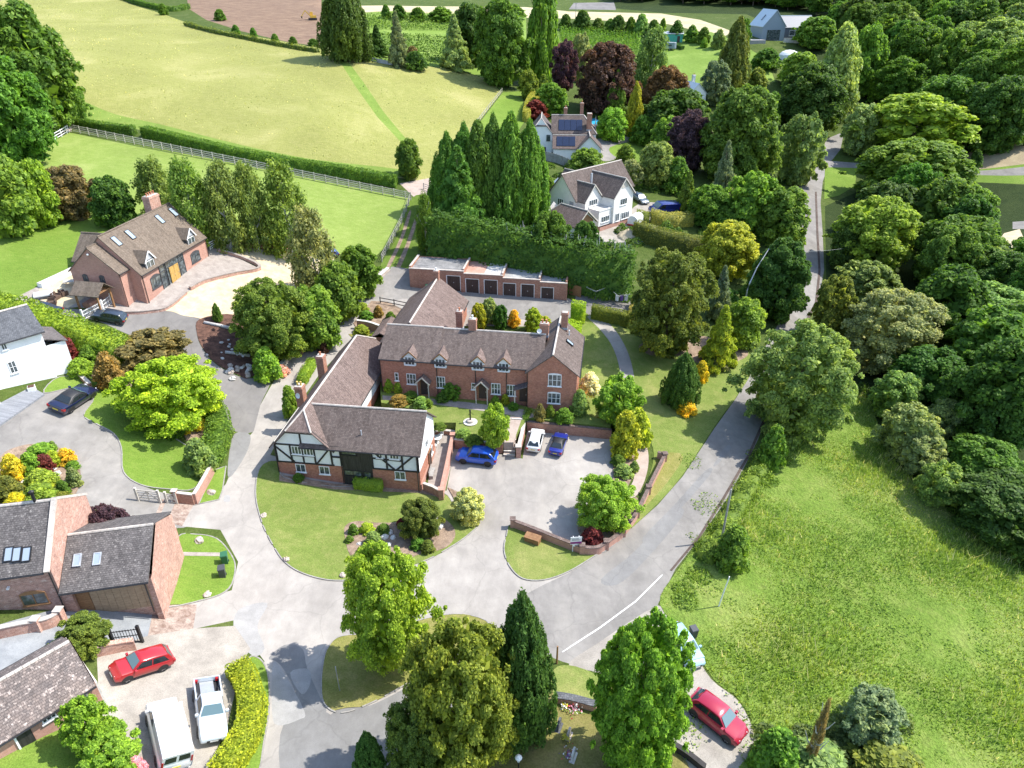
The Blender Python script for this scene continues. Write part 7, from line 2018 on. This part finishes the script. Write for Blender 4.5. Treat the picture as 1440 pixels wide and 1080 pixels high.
def gate(p, q, h, mt, label, bars=5, upright=False, name='field_gate', posts=True, cat='gate'):
    root = thing(name, p, 0, label, cat); d = q - p; L = d.length; u = d.normalized(); m = MB()
    def at(s_, z): return Vector((d.x * s_, d.y * s_, d.z * s_ + z))
    if upright:
        for s_ in np.linspace(0, 1, int(L / .16)): m.bar(at(s_, .08), at(s_, h), .03)
        for z in (.12, h * .55, h - .1): m.bar(at(0, z), at(1, z), .05)
    else:
        for k in range(bars): z = .12 + (h - .12) * k / (bars - 1); m.bar(at(0, z), at(1, z), .05, .1)
        for s_ in (0, .5, 1): m.bar(at(s_, .1), at(s_, h), .09)
        m.bar(at(0, .15), at(.5, h), .08); m.bar(at(1, .15), at(.5, h), .08)
    part('gate_leaf', m, mt, root)
    if posts:
        for s_ in (-.04, 1.04): part('post', MB().box(d.x * s_ - .1, d.x * s_ + .1, d.y * s_ - .1, d.y * s_ + .1, -.3 + d.z * s_, d.z * s_ + h + .25), mt, root)
    return root


gate(P(196, 704), P(225, 707), 1.3, 'timber_pale', "pale timber field gate standing across the left drive")
gate(P(236, 707), P(249, 708), 1.1, 'timber_pale', "small timber pedestrian gate next to the field gate", 4)
gate(P(163, 908), P(199, 903), 1.5, 'black_metal', "black iron gate leaf by the olive tree", upright=True, name='iron_gate')
gate(P(165, 853), P(214, 846), 1.5, 'black_metal', "black iron gate leaf in front of the garage door", upright=True, name='iron_gate')
gate(P(119, 450), P(142, 438), 1.2, 'white_paint', "white picket gate leaf nearest the dark suv", upright=True, name='picket_gate')
gate(P(146, 436), P(158, 427), 1.2, 'white_paint', "white picket gate leaf nearer the brick house wall", upright=True, name='picket_gate')
gate(P(186, 748), P(199, 753), 1.2, 'timber_pale', "narrow timber gate beside the yellow shrub", 4)

# ------------------------------------------------------------------ street and garden things
def bin_(px, py, mt, label, h=1.05, w=.56, rz=.3):
    p = P(px, py); root = thing('wheelie_bin', p, rz, label, 'wheelie bin')
    a, b_ = w * .42, w * .5
    part('bin_body', MB().mesh([(-a, -a, .06), (a, -a, .06), (a, a, .06), (-a, a, .06), (-b_, -b_ * 1.1, h), (b_, -b_ * 1.1, h), (b_, b_ * 1.1, h), (-b_, b_ * 1.1, h)], [(3, 2, 1, 0), (0, 1, 5, 4), (1, 2, 6, 5), (2, 3, 7, 6), (3, 0, 4, 7)]), mt, root)
    part('lid', MB().mesh([(-b_ - .03, -b_ * 1.2, h + .005), (b_ + .03, -b_ * 1.2, h + .005), (b_ + .03, b_ * 1.25, h + .03), (-b_ - .03, b_ * 1.25, h + .03), (-b_, -b_ * 1.1, h + .07), (b_, -b_ * 1.1, h + .07), (b_, b_ * 1.1, h + .12), (-b_, b_ * 1.1, h + .12)], [(3, 2, 1, 0), (4, 5, 6, 7), (0, 1, 5, 4), (1, 2, 6, 5), (2, 3, 7, 6), (3, 0, 4, 7)]), mt, root)
    for s_ in (-1, 1): part('wheel', MB().tube([(s_ * a * 1.1 - .03, a * .9, .1), (s_ * a * 1.1 + .03, a * .9, .1)], .1, 10), 'tyre', root)
    return root


bin_(317.5, 792, 'plastic_green', "green wheelie bin at the end of the stepping path")
bin_(314, 811, 'plastic_grey', "dark grey wheelie bin below the green one on the small lawn")
bin_(601.5, 410, 'plastic_green', "green wheelie bin at the left bay of the garages")
bin_(974, 896, 'plastic_grey', "black bin standing in the grass by the pale blue car")


def boulder(px, py, r, label, mt='boulder', group=None, name='boulder'):
    p = P(px, py); rr = random.Random(int(px * 7 + py)); m = MB(); vs, fs = [], []
    n, k_ = 9, 6
    for i in range(k_ + 1):
        for j in range(n):
            th, ph = math.pi * i / k_, 6.2832 * j / n; q = 1 + rr.uniform(-.22, .22)
            vs.append((r * q * math.sin(th) * math.cos(ph) * 1.15, r * q * math.sin(th) * math.sin(ph) * .9, r * .35 + r * .75 * q * math.cos(th)))
    for i in range(k_):
        for j in range(n): fs.append((i * n + j, (i + 1) * n + j, (i + 1) * n + (j + 1) % n, i * n + (j + 1) % n))
    m.mesh(vs, fs); o = m.build(name, mt, None, p, rr.uniform(0, 3)); return tag(o, label, 'boulder', group)


boulder(298, 694, .42, "brown boulder on the verge beside the sunlit gate wall"); boulder(281, 762, .42, "boulder on the lawn corner above the stepping path")
for x_, y_, r_, s_ in ((371, 726, .32, "boulder on the front lawn edge, the one nearest the gable"), (403, 788, .32, "boulder on the front lawn edge where the lane bends"), (482, 810, .32, "boulder on the front lawn edge left of the tall lime tree"),
                       (678, 724, .25, "boulder at the foot of the variegated clipped bush"), (291, 838, .35, "flat stone at the lower edge of the bin lawn")): boulder(x_, y_, r_, s_)
for x_, y_, r_ in ((549, 750, .34), (541, 757, .4), (553, 757, .28), (546, 768, .34), (538, 771, .3), (499, 748, .3), (507, 779, .28), (618, 742, .45), (614, 733, .28), (499, 742, .25), (505, 766, .24)):
    boulder(x_, y_, r_, "white rockery stone in the bed on the front lawn", 'white_stone', "white stones of the front rockery", 'rockery_stone')
for i in range(16):
    boulder(322 + random.uniform(-2, 30) , 517 + random.uniform(-4, 14) + (i % 4), random.uniform(.22, .42), "pale rubble stone piled at the foot of the mulch bed", 'white_stone' if i % 2 else 'boulder', "rubble stones below the mulch bed", 'rubble_stone')
for i in range(12):
    boulder(295 + random.uniform(-4, 50), 474 + random.uniform(0, 32), random.uniform(.14, .24), "small pale stone lying on the dark mulch", 'white_stone', "small stones on the mulch bed", 'stone')
for x_, y_, r_ in ((76, 660, .3), (81, 668, .35), (34, 678, .25)): boulder(x_, y_, r_, "white stone among the mounds of the island bed", 'white_stone', "white stones in the island bed", 'rockery_stone')
for a, b_, s_ in (((287, 455), (334, 466), "upper pale log lying on the mulch bed"), ((317, 497), (352, 502), "lower grey log lying on the mulch bed")):
    p, q = P(*a), P(*b_); tag(MB().tube([(0, 0, .2), tuple((q - p) * .5 + Vector((0, .1, .22))), tuple(q - p + Vector((0, 0, .2)))], [.2, .22, .24], 10).build('log', 'bark_pale', None, p, smooth=True), s_, 'log')
# sundial pump on the terrace
p = P(661.5, 593.5, TER); r0 = thing('water_pump', p, 0, "black hand pump on a round stone base in the terrace lawn", 'pump')
part('stone_ring', MB().lathe([(.85, 0), (.85, .06), (.55, .061)], 22), 'white_stone', r0); part('plinth', MB().lathe([(.45, .05), (.45, .3), (.38, .34)], 16), 'stone_cap', r0)
part('pump_column', MB().lathe([(.11, .3), (.09, .4), (.085, 1.5), (.13, 1.55), (.13, 1.62), (.03, 1.75)], 12).bar((0, 0, 1.45), (.4, 0, 1.0), .04).bar((0, 0, 1.1), (-.25, 0, 1.0), .05), 'black_metal', r0)
# steps
def steps(a, b_, n, w, rise, label, lift=0.0, lift2=0.0):
    p, q = P(*a, lift), P(*b_, lift2); d = q - p; d.z = 0; L = d.length; root = thing('garden_steps', p, math.atan2(d.y, d.x) - math.pi / 2, label, 'steps')
    for i in range(n):
        part('step', MB().box(-w / 2, w / 2, L * i / n + .004, L * (i + 1) / n + .004, -.5, rise * (i + 1)), 'pink_path', root); 
        part('nosing', MB().box(-w / 2 - .01, w / 2 + .01, L * i / n - .03, L * i / n + .14, rise * (i + 1) + .002, rise * (i + 1) + .03), 'white_stone', root)
    return root
steps((716, 642), (718, 625), 5, 1.3, .22, "lower flight of garden steps rising from the car park")
steps((726, 598), (727, 588), 3, 1.3, .16, "upper flight of garden steps beside the small clipped hedge", TER - .35, TER)
# estate agent board
p = P(809, 776); r0 = thing('sale_sign', p, .1, "white and purple sale board on posts behind the curved wall", 'sign')
for x_ in (-.28, .28): part('post', MB().box(x_ - .04, x_ + .04, -.04, .04, -.3, 2.0), 'white_paint', r0)
bd = part('board', MB().box(-.55, .55, -.09, -.05, 1.05, 1.95), 'white_plastic', r0); part('band', MB().box(-.55, .55, -.1, -.0901, 1.12, 1.38), 'sign_purple', bd); part('lettering', MB().box(-.4, .4, -.098, -.0902, 1.55, 1.62).box(-.4, .25, -.098, -.0902, 1.70, 1.76), 'ink', bd)
part('rider', MB().box(-.3, .3, -.088, -.05, .78, 1.0), 'white_plastic', r0)
# timber planter box by the wall
p = P(749, 762); r0 = thing('grit_box', p, R(-26), "brown timber box against the curved wall on the grass", 'storage box')
part('box_body', MB().box(-.75, .75, -.35, .35, -.1, .6), 'timber_brown', r0); part('lid', MB().mesh([(-.8, -.4, .605), (.8, -.4, .605), (.8, .4, .72), (-.8, .4, .72), (-.8, -.4, .66), (.8, -.4, .66), (.8, .4, .775), (-.8, .4, .775)], [(3, 2, 1, 0), (4, 5, 6, 7), (0, 1, 5, 4), (1, 2, 6, 5), (2, 3, 7, 6), (3, 0, 4, 7)]), 'timber_brown', r0)
# poles
def pole(px, py, ytop, r, mt, label, name='utility_pole', lean=(0, 0), arm=True, cat='pole'):
    p = P(px, py); lo, hi = .5, 14
    for _ in range(40):
        m_ = (lo + hi) / 2
        if project((p.x + lean[0], p.y + lean[1], p.z + m_))[1] > ytop: lo = m_
        else: hi = m_
    root = thing(name, p, 0, label, cat)
    part('pole_shaft', MB().tube([(0, 0, -.4), (lean[0] * .5, lean[1] * .5, lo * .5), (lean[0], lean[1], lo)], [r, r * .9, r * .75], 10), mt, root)
    if arm: part('crossarm', MB().bar((lean[0] - .6, lean[1], lo - .3), (lean[0] + .6, lean[1], lo - .3), .1), mt, root)
    return p + Vector((lean[0], lean[1], lo))
t1 = pole(1200, 373, 346, .14, 'timber_brown', "wooden telegraph pole rising from shrubs right of the road")
t2 = pole(1014, 762, 688, .11, 'timber_grey', "grey pole sticking out of the roadside shrub", arm=False)
pole(1010, 853, 811, .07, 'white_paint', "thin white marker pole standing in the meadow by the road", 'marker_pole', (.45, 0), False)
pole(783, 933, 909, .09, 'timber_brown', "short brown wooden post beside the upright yew", 'wooden_post', arm=False, cat='post')
pole(809, 33, 4, .12, 'timber_grey', "far telegraph pole beside the grey yard at the top", arm=True)
p = P(1043, 452); r0 = thing('street_lamp', p, 0, "tall street lamp with a long slanting arm above the roadside trees", 'street lamp')
lt_ = [Vector((0, 0, -.4)), Vector((0, 0, 5.2)), Vector((.15, 0, 6.2)), Vector((1.2, 1.0, 8.4)), Vector((3.2, 3.0, 10.6))]
part('lamp_column', MB().tube(lt_, [.13, .11, .1, .08, .06], 10), 'galv', r0); part('lamp_head', MB().bar(lt_[-1], lt_[-1] + Vector((.6, .35, .15)), .22, .14), 'grey_metal', r0)
def cable(a, b_, label, sag=.6):
    pts = [a.lerp(b_, t) - a - Vector((0, 0, sag * 4 * t * (1 - t))) for t in np.linspace(0, 1, 9)]
    tag(MB().tube(pts, .022, 5).build('overhead_cable', 'galv', None, a), label, 'cable')
cable(t1, p + lt_[-1], "thin overhead cable crossing the far road")
p = P(478, 972); r0 = thing('sign_post', p, R(-70), "slender bent sign post on the junction island", 'post')
part('post_shaft', MB().tube([(0, 0, -.3), (0, 0, 1.4), (-.08, 0, 1.9), (-.25, .0, 2.5)], .04, 8), 'galv', r0); part('sign_plate', MB().box(-.32, -.02, -.03, -.005, 1.75, 2.3), 'grey_metal', r0)
p = P(88, 174); r0 = thing('flagpole', p, 0, "white flagpole with a small flag beside the dark trees", 'flagpole')
part('pole_shaft', MB().tube([(0, 0, -.3), (-.1, 0, 6.2)], [.07, .05], 8), 'white_paint', r0)
fl = MB(); vs, fs = [], []
for i in range(7):
    for j in range(2): vs.append((-.1 + -.25 * i, .18 * math.sin(i * 1.1), 6.1 - j * 1.2 - .06 * i))
for i in range(6): fs.append((i * 2, i * 2 + 1, i * 2 + 3, i * 2 + 2))
fl.mat('white_plastic').mesh(vs, fs); fl.mat('red_cloth').mesh([(x, y - .03, z - .0) for x, y, z in vs[4:8]], [(0, 1, 3, 2)]); fl.build('flag', None, r0)
# churchyard
p = P(729, 1098); r0 = thing('lantern_post', p, 0, "white topped lantern post at the bottom of the churchyard", 'lamp post')
part('post_shaft', MB().tube([(0, 0, -.3), (0, 0, 2.2)], .05, 8), 'black_metal', r0); part('lantern', MB().lathe([(.1, 2.2), (.19, 2.55), (.21, 2.6)], 8), 'lamp_glass', r0); part('lantern_cap', MB().lathe([(.25, 2.6), (.16, 2.75), (.03, 2.85)], 10), 'white_paint', r0)
def stone(px, py, w, h, label, mt='boulder', rz=1.2):
    p = P(px, py); r0 = thing('gravestone', p, rz, label, 'gravestone'); n_ = 8
    o = [(-w / 2, -.1), (w / 2, -.1), (w / 2, h * .75)] + [(w / 2 * math.cos(math.pi * i / n_), h * .75 + h * .25 * math.sin(math.pi * i / n_)) for i in range(1, n_)] + [(-w / 2, h * .75)]
    k_ = len(o); part('headstone', MB().mesh([(x, -.07, z) for x, z in o] + [(x, .07, z) for x, z in o], [tuple(range(k_)), tuple(range(2 * k_ - 1, k_ - 1, -1))] + [((i + 1) % k_, i, k_ + i, k_ + (i + 1) % k_) for i in range(k_)]), mt, r0)
    part('base', MB().box(-w / 2 - .1, w / 2 + .1, -.2, .2, -.15, .08), mt, r0)
stone(786, 1024, .7, 1.0, "dark gravestone nearest the upright yew", 'slate'); stone(800, 1036, .6, .9, "grey gravestone with a yellow wreath"); stone(806, 1066, .7, 1.0, "pale gravestone with purple flowers", 'white_stone')
def bouquet(px, py, cols_, label, r=.3, lift=0):
    p = P(px, py); r0 = thing('flower_bunch', p + Vector((0, 0, lift)), 0, label, 'flowers'); part('vase', MB().lathe([(.08, -.05), (.12, .15)], 8), 'stone_cap', r0)
    V = leaf_arrays(np.column_stack([rng.normal(0, r * .5, 90), rng.normal(0, r * .5, 90), rng.uniform(.15, .15 + r, 90)]), rnd_dirs(90) + np.array([0, 0, 1.]), .07)
    for i, c_ in enumerate(cols_):
        me = quads_mesh('blooms', V[i::1][:0] if False else V.reshape(-1, 4, 3)[i::len(cols_)].reshape(-1, 3), c_); o = bpy.data.objects.new('blooms', me); col.objects.link(o); o.parent = r0; o['kind'] = 'stuff'
bouquet(807, 999, ['pink_cloth', 'red_cloth', 'white_plastic'], "large pink bouquet lying at the churchyard wall", .55); bouquet(794, 996, ['yellow_cloth', 'white_plastic'], "small pale bouquet left of the pink one"); bouquet(796, 1040, ['yellow_cloth'], "yellow wreath at the grey gravestone"); bouquet(800, 1064, ['purple_cloth', 'white_plastic', 'red_cloth'], "mixed purple flowers at the pale gravestone", .45)
# rotary dryers
def dryer(px, py, label, laundry=None):
    p = P(px, py); r0 = thing('rotary_dryer', p, random.uniform(0, 1.5), label, 'clothes dryer')
    part('mast', MB().tube([(0, 0, -.2), (0, 0, 1.9)], .03, 8), 'galv', r0); m = MB()
    for k in range(4): a = k * math.pi / 2; m.bar((0, 0, 1.0), (1.5 * math.cos(a), 1.5 * math.sin(a), 1.9), .035)
    part('arms', m, 'galv', r0); l_ = MB()
    for q in (.5, .75, 1):
        for k in range(4): a, b_ = k * math.pi / 2, (k + 1) * math.pi / 2; l_.bar((1.5 * q * math.cos(a), 1.5 * q * math.sin(a), 1.0 + .9 * q), (1.5 * q * math.cos(b_), 1.5 * q * math.sin(b_), 1.0 + .9 * q), .018)
    part('lines', l_, 'white_plastic', r0); return p, r0
dryer(837, 420, "empty rotary clothes dryer nearest the garages"); pd, _ = dryer(872, 427, "rotary clothes dryer with washing on it")
for i, (dx, c_) in enumerate(((-.9, 'white_plastic'), (-.2, 'purple_cloth'), (.5, 'white_plastic'))):
    vs = [(dx + .5 * u, -.75 + .12 * math.sin(5 * u + k), 1.75 - .95 * k) for k in (0, 1) for u in (0, .33, .66, 1)]
    tag(MB().mesh(vs, [(0, 1, 5, 4), (1, 2, 6, 5), (2, 3, 7, 6)]).build('laundry', c_, None, pd), ["white cloth hanging at the left of the dryer", "purple cloth hanging in the middle of the dryer", "white cloth hanging at the right of the dryer"][i], 'laundry')
# brick house patio
p = P(137, 433); r0 = thing('oak_shelter', p, R(79.9 - 90), "open oak framed shelter with tiled roof against the brick house", 'shelter')
for x_ in (-1.5, 1.5):
    for y_ in (-1.2, 1.2): part('post', MB().box(x_ - .1, x_ + .1, y_ - .1, y_ + .1, -.3, 2.3), 'timber_brown', r0)
part('beams', MB().box(-1.6, 1.6, -1.28, -1.12, 2.3, 2.46).box(-1.6, 1.6, 1.12, 1.28, 2.3, 2.46).box(-1.6, -1.44, -1.119, 1.119, 2.3, 2.46).box(1.44, 1.6, -1.119, 1.119, 2.3, 2.46), 'timber_brown', r0)
e = MB()
for sg in (-1, 1):
    q = [(-2.0, sg * 1.6, 2.3), (2.0, sg * 1.6, 2.3), (2.0, 0, 3.6), (-2.0, 0, 3.6)]
    q = q if sg < 0 else q[::-1]; lo = [(a, b_, c_ - .1) for a, b_, c_ in q]; e.face(q); e.face(lo[::-1])
    for i in range(4): j = (i + 1) % 4; e.face([lo[i], lo[j], q[j], q[i]])
part('shelter_roof', e, 'tile_tan', r0); part('counter', MB().box(-1.3, -.3, -.8, .9, -.2, .9), 'brick', r0)
def chair(px, py, rz, label):
    p = P(px, py); r0 = thing('wicker_chair', p, rz, label, 'chair')
    part('seat', MB().box(-.38, .38, -.38, .38, .05, .42), 'wicker', r0); part('backrest', MB().box(-.38, .38, .3, .42, .421, .85), 'wicker', r0)
    for s_ in (-1, 1): part('armrest', MB().box(s_ * .44 - .06, s_ * .44 + .06, -.38, .42, .05, .62), 'wicker', r0)
chair(74, 428, .4, "brown wicker chair nearest the hedge on the patio"); chair(90, 415, 2.6, "brown wicker chair farther up the patio"); chair(80, 420, 1.4, "brown wicker chair between the other two")
p = P(62, 417); r0 = thing('daybed', p, R(30), "white low daybed at the corner of the patio", 'daybed'); part('base', MB().box(-1.1, 1.1, -.8, .8, .0, .3), 'slate', r0); part('cushion', MB().box(-1.08, 1.08, -.78, .78, .302, .48), 'white_plastic', r0)
p = P(103, 402); r0 = thing('patio_table', p, .3, "timber patio table in the shade of the brick house", 'table'); part('tabletop', MB().box(-1.0, 1.0, -.5, .5, .7, .76), 'timber_pale', r0)
for x_ in (-.85, .85):
    for y_ in (-.4, .4): part('leg', MB().box(x_ - .04, x_ + .04, y_ - .04, y_ + .04, 0, .7), 'timber_pale', r0)
# side yard set
p = P(615, 622); r0 = thing('round_table', p, 0, "round white table in the side yard", 'table'); part('tabletop', MB().lathe([(.55, .7), (.55, .74)], 18), 'white_paint', r0); part('pedestal', MB().lathe([(.3, 0), (.05, .1), (.05, .7)], 10), 'white_paint', r0)
def wchair(px, py, rz, label):
    p = P(px, py); r0 = thing('garden_chair', p, rz, label, 'chair'); part('seat', MB().box(-.24, .24, -.24, .24, .42, .46), 'white_paint', r0); part('backrest', MB().box(-.24, .24, .22, .26, .461, .92), 'white_paint', r0)
    for x_ in (-.21, .21):
        for y_ in (-.21, .21): part('leg', MB().box(x_ - .02, x_ + .02, y_ - .02, y_ + .02, 0, .42), 'white_paint', r0)
wchair(620, 615, -.6, "white garden chair behind the round table"); wchair(611, 630, 2.4, "white garden chair in front of the round table")
def bench(px, py, rz, label, mt):
    p = P(px, py); r0 = thing('garden_bench', p, rz, label, 'bench'); part('seat', MB().box(-.8, .8, -.22, .22, .4, .45), mt, r0); part('backrest', MB().box(-.8, .8, .2, .25, .451, .9), mt, r0)
    for x_ in (-.72, .72): part('leg', MB().box(x_ - .04, x_ + .04, -.2, .2, 0, .4), mt, r0)
bench(57, 531, R(45), "white garden bench against the white house annex", 'white_paint'); bench(608, 668, R(86), "weathered bench against the white gable wall", 'timber_grey')
for px, py in ((608, 645), (606, 657)): pass
p = P(46, 550); r0 = thing('planter', p, .5, "white square planter on the lawn corner by the deck", 'planter'); part('tub', MB().box(-.35, .35, -.35, .35, -.1, .6), 'white_paint', r0); part('soil', MB().box(-.3, .3, -.3, .3, .601, .63), 'mulch', r0)
# builders' things at the cream house
p = P(893, 316); r0 = thing('trailer', p, R(60), "white rounded trailer with red base beside the curved hedge", 'trailer')
vs, fs = [], []
for i, x_ in enumerate((-1.6, 1.6)):
    for k in range(9): a = math.pi * k / 8; vs.append((x_, 1.0 * math.cos(a), 1.2 + .9 * math.sin(a)))
    vs += [(x_, -1.0, .5), (x_, 1.0, .5)]
fs = [(k, (k + 1) % 11, 11 + (k + 1) % 11, 11 + k) for k in range(11)] + [tuple(range(10, -1, -1)), tuple(range(11, 22))]
part('trailer_body', MB().mesh(vs, fs), 'white_plastic', r0); part('chassis', MB().box(-1.7, 2.4, -.9, .9, .3, .498), 'red_cloth', r0)
for y_ in (-1, 1): wheel_part(r0, 0, y_ * .95, .3, y_, 'rim')
def mound(px, py, rx_, ry_, h, mt, label, name, cat):
    p = P(px, py); vs, fs = [], []; n_, k_ = 22, 8; rr = random.Random(5)
    for i in range(k_ + 1):
        t = i / k_
        for j in range(n_): q = 1 + rr.uniform(-.12, .12); vs.append((rx_ * (1 - t) * q * math.cos(6.2832 * j / n_), ry_ * (1 - t) * q * math.sin(6.2832 * j / n_), h * (t ** .8) * (1 + rr.uniform(-.08, .08)) - .2))
    for i in range(k_):
        for j in range(n_): fs.append((i * n_ + j, i * n_ + (j + 1) % n_, (i + 1) * n_ + (j + 1) % n_, (i + 1) * n_ + j))
    tag(MB().mesh(vs, fs).build(name, mt, None, p, .3, smooth=True), label, cat)
mound(882, 333, 2.6, 2.0, 1.7, 'cream_gravel', "sandy spoil heap in front of the cream house", 'spoil_heap', 'heap'); mound(896, 339, 1.4, 1.2, 1.0, 'grey_gravel', "small grey heap beside the sandy one", 'gravel_heap', 'heap')
p = P(788, 270); r0 = thing('greenhouse', p, R(20), "small glass greenhouse behind the cream house", 'greenhouse')
part('glass_walls', MB().box(-1.1, 1.1, -1.4, 1.4, 0, 1.7), 'roof_glass', r0); part('glass_roof', MB().mesh([(-1.15, -1.5, 1.7), (0, -1.5, 2.5), (0, 1.5, 2.5), (-1.15, 1.5, 1.7), (1.15, -1.5, 1.7), (1.15, 1.5, 1.7)], [(0, 1, 2, 3), (1, 4, 5, 2)]), 'roof_glass', r0); f_ = MB()
for x_ in (-1.12, 1.12):
    for y_ in (-1.42, 0, 1.42): f_.bar((x_, y_, 0), (x_, y_, 1.72), .05); f_.bar((x_, y_, 1.72), (0, y_, 2.53), .05)
part('frame', f_, 'white_paint', r0)
p = P(826, 172); r0 = thing('covered_pool', p, .1, "blue covered pool behind the solar panelled house", 'pool'); part('cover', MB().box(-3, 3, -4, 4, .1, .3), 'blue_pool', r0); part('rim', MB().box(-3.4, 3.4, -4.4, 4.4, -.3, .098), 'slab', r0)
p = P(946, 58); r0 = thing('green_shed', p, R(-8), "green shed with pale roof at the pale field edge", 'shed'); part('wall', MB().box(-3.4, 3.4, -2, 2, -.5, 2.6), 'shed_green', r0); part('roof', MB().mesh([(-3.7, -2.3, 2.65), (3.7, -2.3, 2.65), (3.7, 2.3, 3.2), (-3.7, 2.3, 3.2), (-3.7, -2.3, 2.55), (3.7, -2.3, 2.55), (3.7, 2.3, 3.1), (-3.7, 2.3, 3.1)], [(0, 1, 2, 3), (7, 6, 5, 4), (0, 4, 5, 1), (1, 5, 6, 2), (2, 6, 7, 3), (3, 7, 4, 0)]), 'lead', r0); part('door', MB().box(1.4, 2.4, -2.04, -2, -.2, 1.9), 'door_dark', r0)
p = P(943, 70); r0 = thing('caravan', p, R(-30), "pale blue small caravan on the rough pasture", 'caravan'); part('caravan_body', MB().poly_prism([(-1.7, -1), (1.5, -1), (1.8, -.6), (1.8, .6), (1.5, 1), (-1.7, 1)], .5, 2.3), 'clad_grey', r0); part('caravan_roof', MB().box(-1.7, 1.6, -.95, .95, 2.3, 2.45), 'lead', r0); part('window', MB().box(-.9, .6, -1.02, -1, 1.2, 1.8), 'window_glass', r0)
for y_ in (-1, 1): wheel_part(r0, 0, y_ * .9, .3, y_, 'rim')
p = P(1109, 82); r0 = thing('white_dome', p, 0, "white domed tent on the slope below the grey modern house", 'tent'); part('canopy', MB().lathe([(3.4, .9), (3.3, 1.3), (2.6, 2.0), (1.4, 2.5), (.1, 2.7)], 24), 'white_plastic', r0); part('tent_wall', MB().lathe([(3.3, -.5), (3.3, .89)], 24), 'render_white', r0)
# digger on the ploughed field
p = P(440, 28); r0 = thing('excavator', p, R(200), "small yellow excavator on the ploughed field beside the huge evergreen", 'excavator')
for y_ in (-.8, .8): part('track', MB().poly_prism([(-1.4, -.25), (1.4, -.25), (1.4, .25), (-1.4, .25)], 0, .6), 'tyre', r0, (0, y_, 0))
part('cab', MB().box(-1.2, .8, -.9, .9, .7, 1.5).box(-.2, .8, -.8, .1, 1.5, 2.5), 'digger_yellow', r0); part('boom', MB().bar((.8, .3, 1.3), (2.4, .3, 3.0), .3).bar((2.4, .3, 3.0), (3.8, .3, 1.2), .25), 'digger_yellow', r0); part('bucket', MB().mesh([(3.5, -.1, 1.2), (4.1, -.1, 1.1), (3.7, -.1, .4), (3.5, .7, 1.2), (4.1, .7, 1.1), (3.7, .7, .4)], [(0, 1, 2), (5, 4, 3), (0, 2, 5, 3), (1, 4, 5, 2)]), 'tyre', r0)
# flowers along the lane
PL([('S',516,382,531,396,'pink',"pink flowers at the upper end of the lane edging",dict(name='flower_clump',cat='flowers')),('S',490,406,504,420,'pink',"pink flowers in the middle of the lane edging, upper clump",dict(name='flower_clump',cat='flowers')),
    ('S',469,425,488,442,'pink',"pink flowers in the middle of the lane edging, larger clump",dict(name='flower_clump',cat='flowers')),('S',412,482,430,496,(.35,.25,.25),"faded pink flowers below the round tree",dict(name='flower_clump',cat='flowers')),('S',386,512,408,528,(.42,.34,.36),"pale flowers at the lower end of the lane edging",dict(name='flower_clump',cat='flowers'))])
def lamp_ped(): pass
# ------------------------------------------------------------------ camera, light
cam = bpy.data.cameras.new('camera'); co = bpy.data.objects.new('camera', cam); col.objects.link(co)
co.location = (0, 0, H); co.rotation_euler = (R(90) - TH, 0, 0)
cam.sensor_width = 36; cam.sensor_fit = 'HORIZONTAL'; cam.lens = 36 * F / 1440; cam.clip_end = 3000; cam.clip_start = .5
scene.camera = co
SE, SA = R(52), math.atan2(.98, .22)
w = bpy.data.worlds.new('World'); scene.world = w; w.use_nodes = True
nt = w.node_tree; bg = nt.nodes['Background']; sky = nt.nodes.new('ShaderNodeTexSky'); sky.sky_type = 'NISHITA'
sky.sun_disc = False; sky.sun_elevation = SE; sky.sun_rotation = SA; sky.altitude = 100
nt.links.new(sky.outputs[0], bg.inputs['Color']); bg.inputs['Strength'].default_value = .15
sl = bpy.data.lights.new('sun', 'SUN'); so = bpy.data.objects.new('sun', sl); col.objects.link(so)
sl.energy = 3.1; sl.angle = R(.55); sl.color = (1, .955, .88)
d = Vector((math.sin(SA) * math.cos(SE), math.cos(SA) * math.cos(SE), math.sin(SE)))
so.rotation_euler = d.to_track_quat('Z', 'Y').to_euler(); so.location = d * 200
vs = scene.view_settings
vs.view_transform = 'Standard'; vs.look = 'None'; vs.exposure = 1.25; vs.gamma = 1; vs.use_curve_mapping = False
scene.cycles.use_denoising = True
scene.cycles.max_bounces = 8; scene.cycles.diffuse_bounces = 4; scene.cycles.transparent_max_bounces = 6
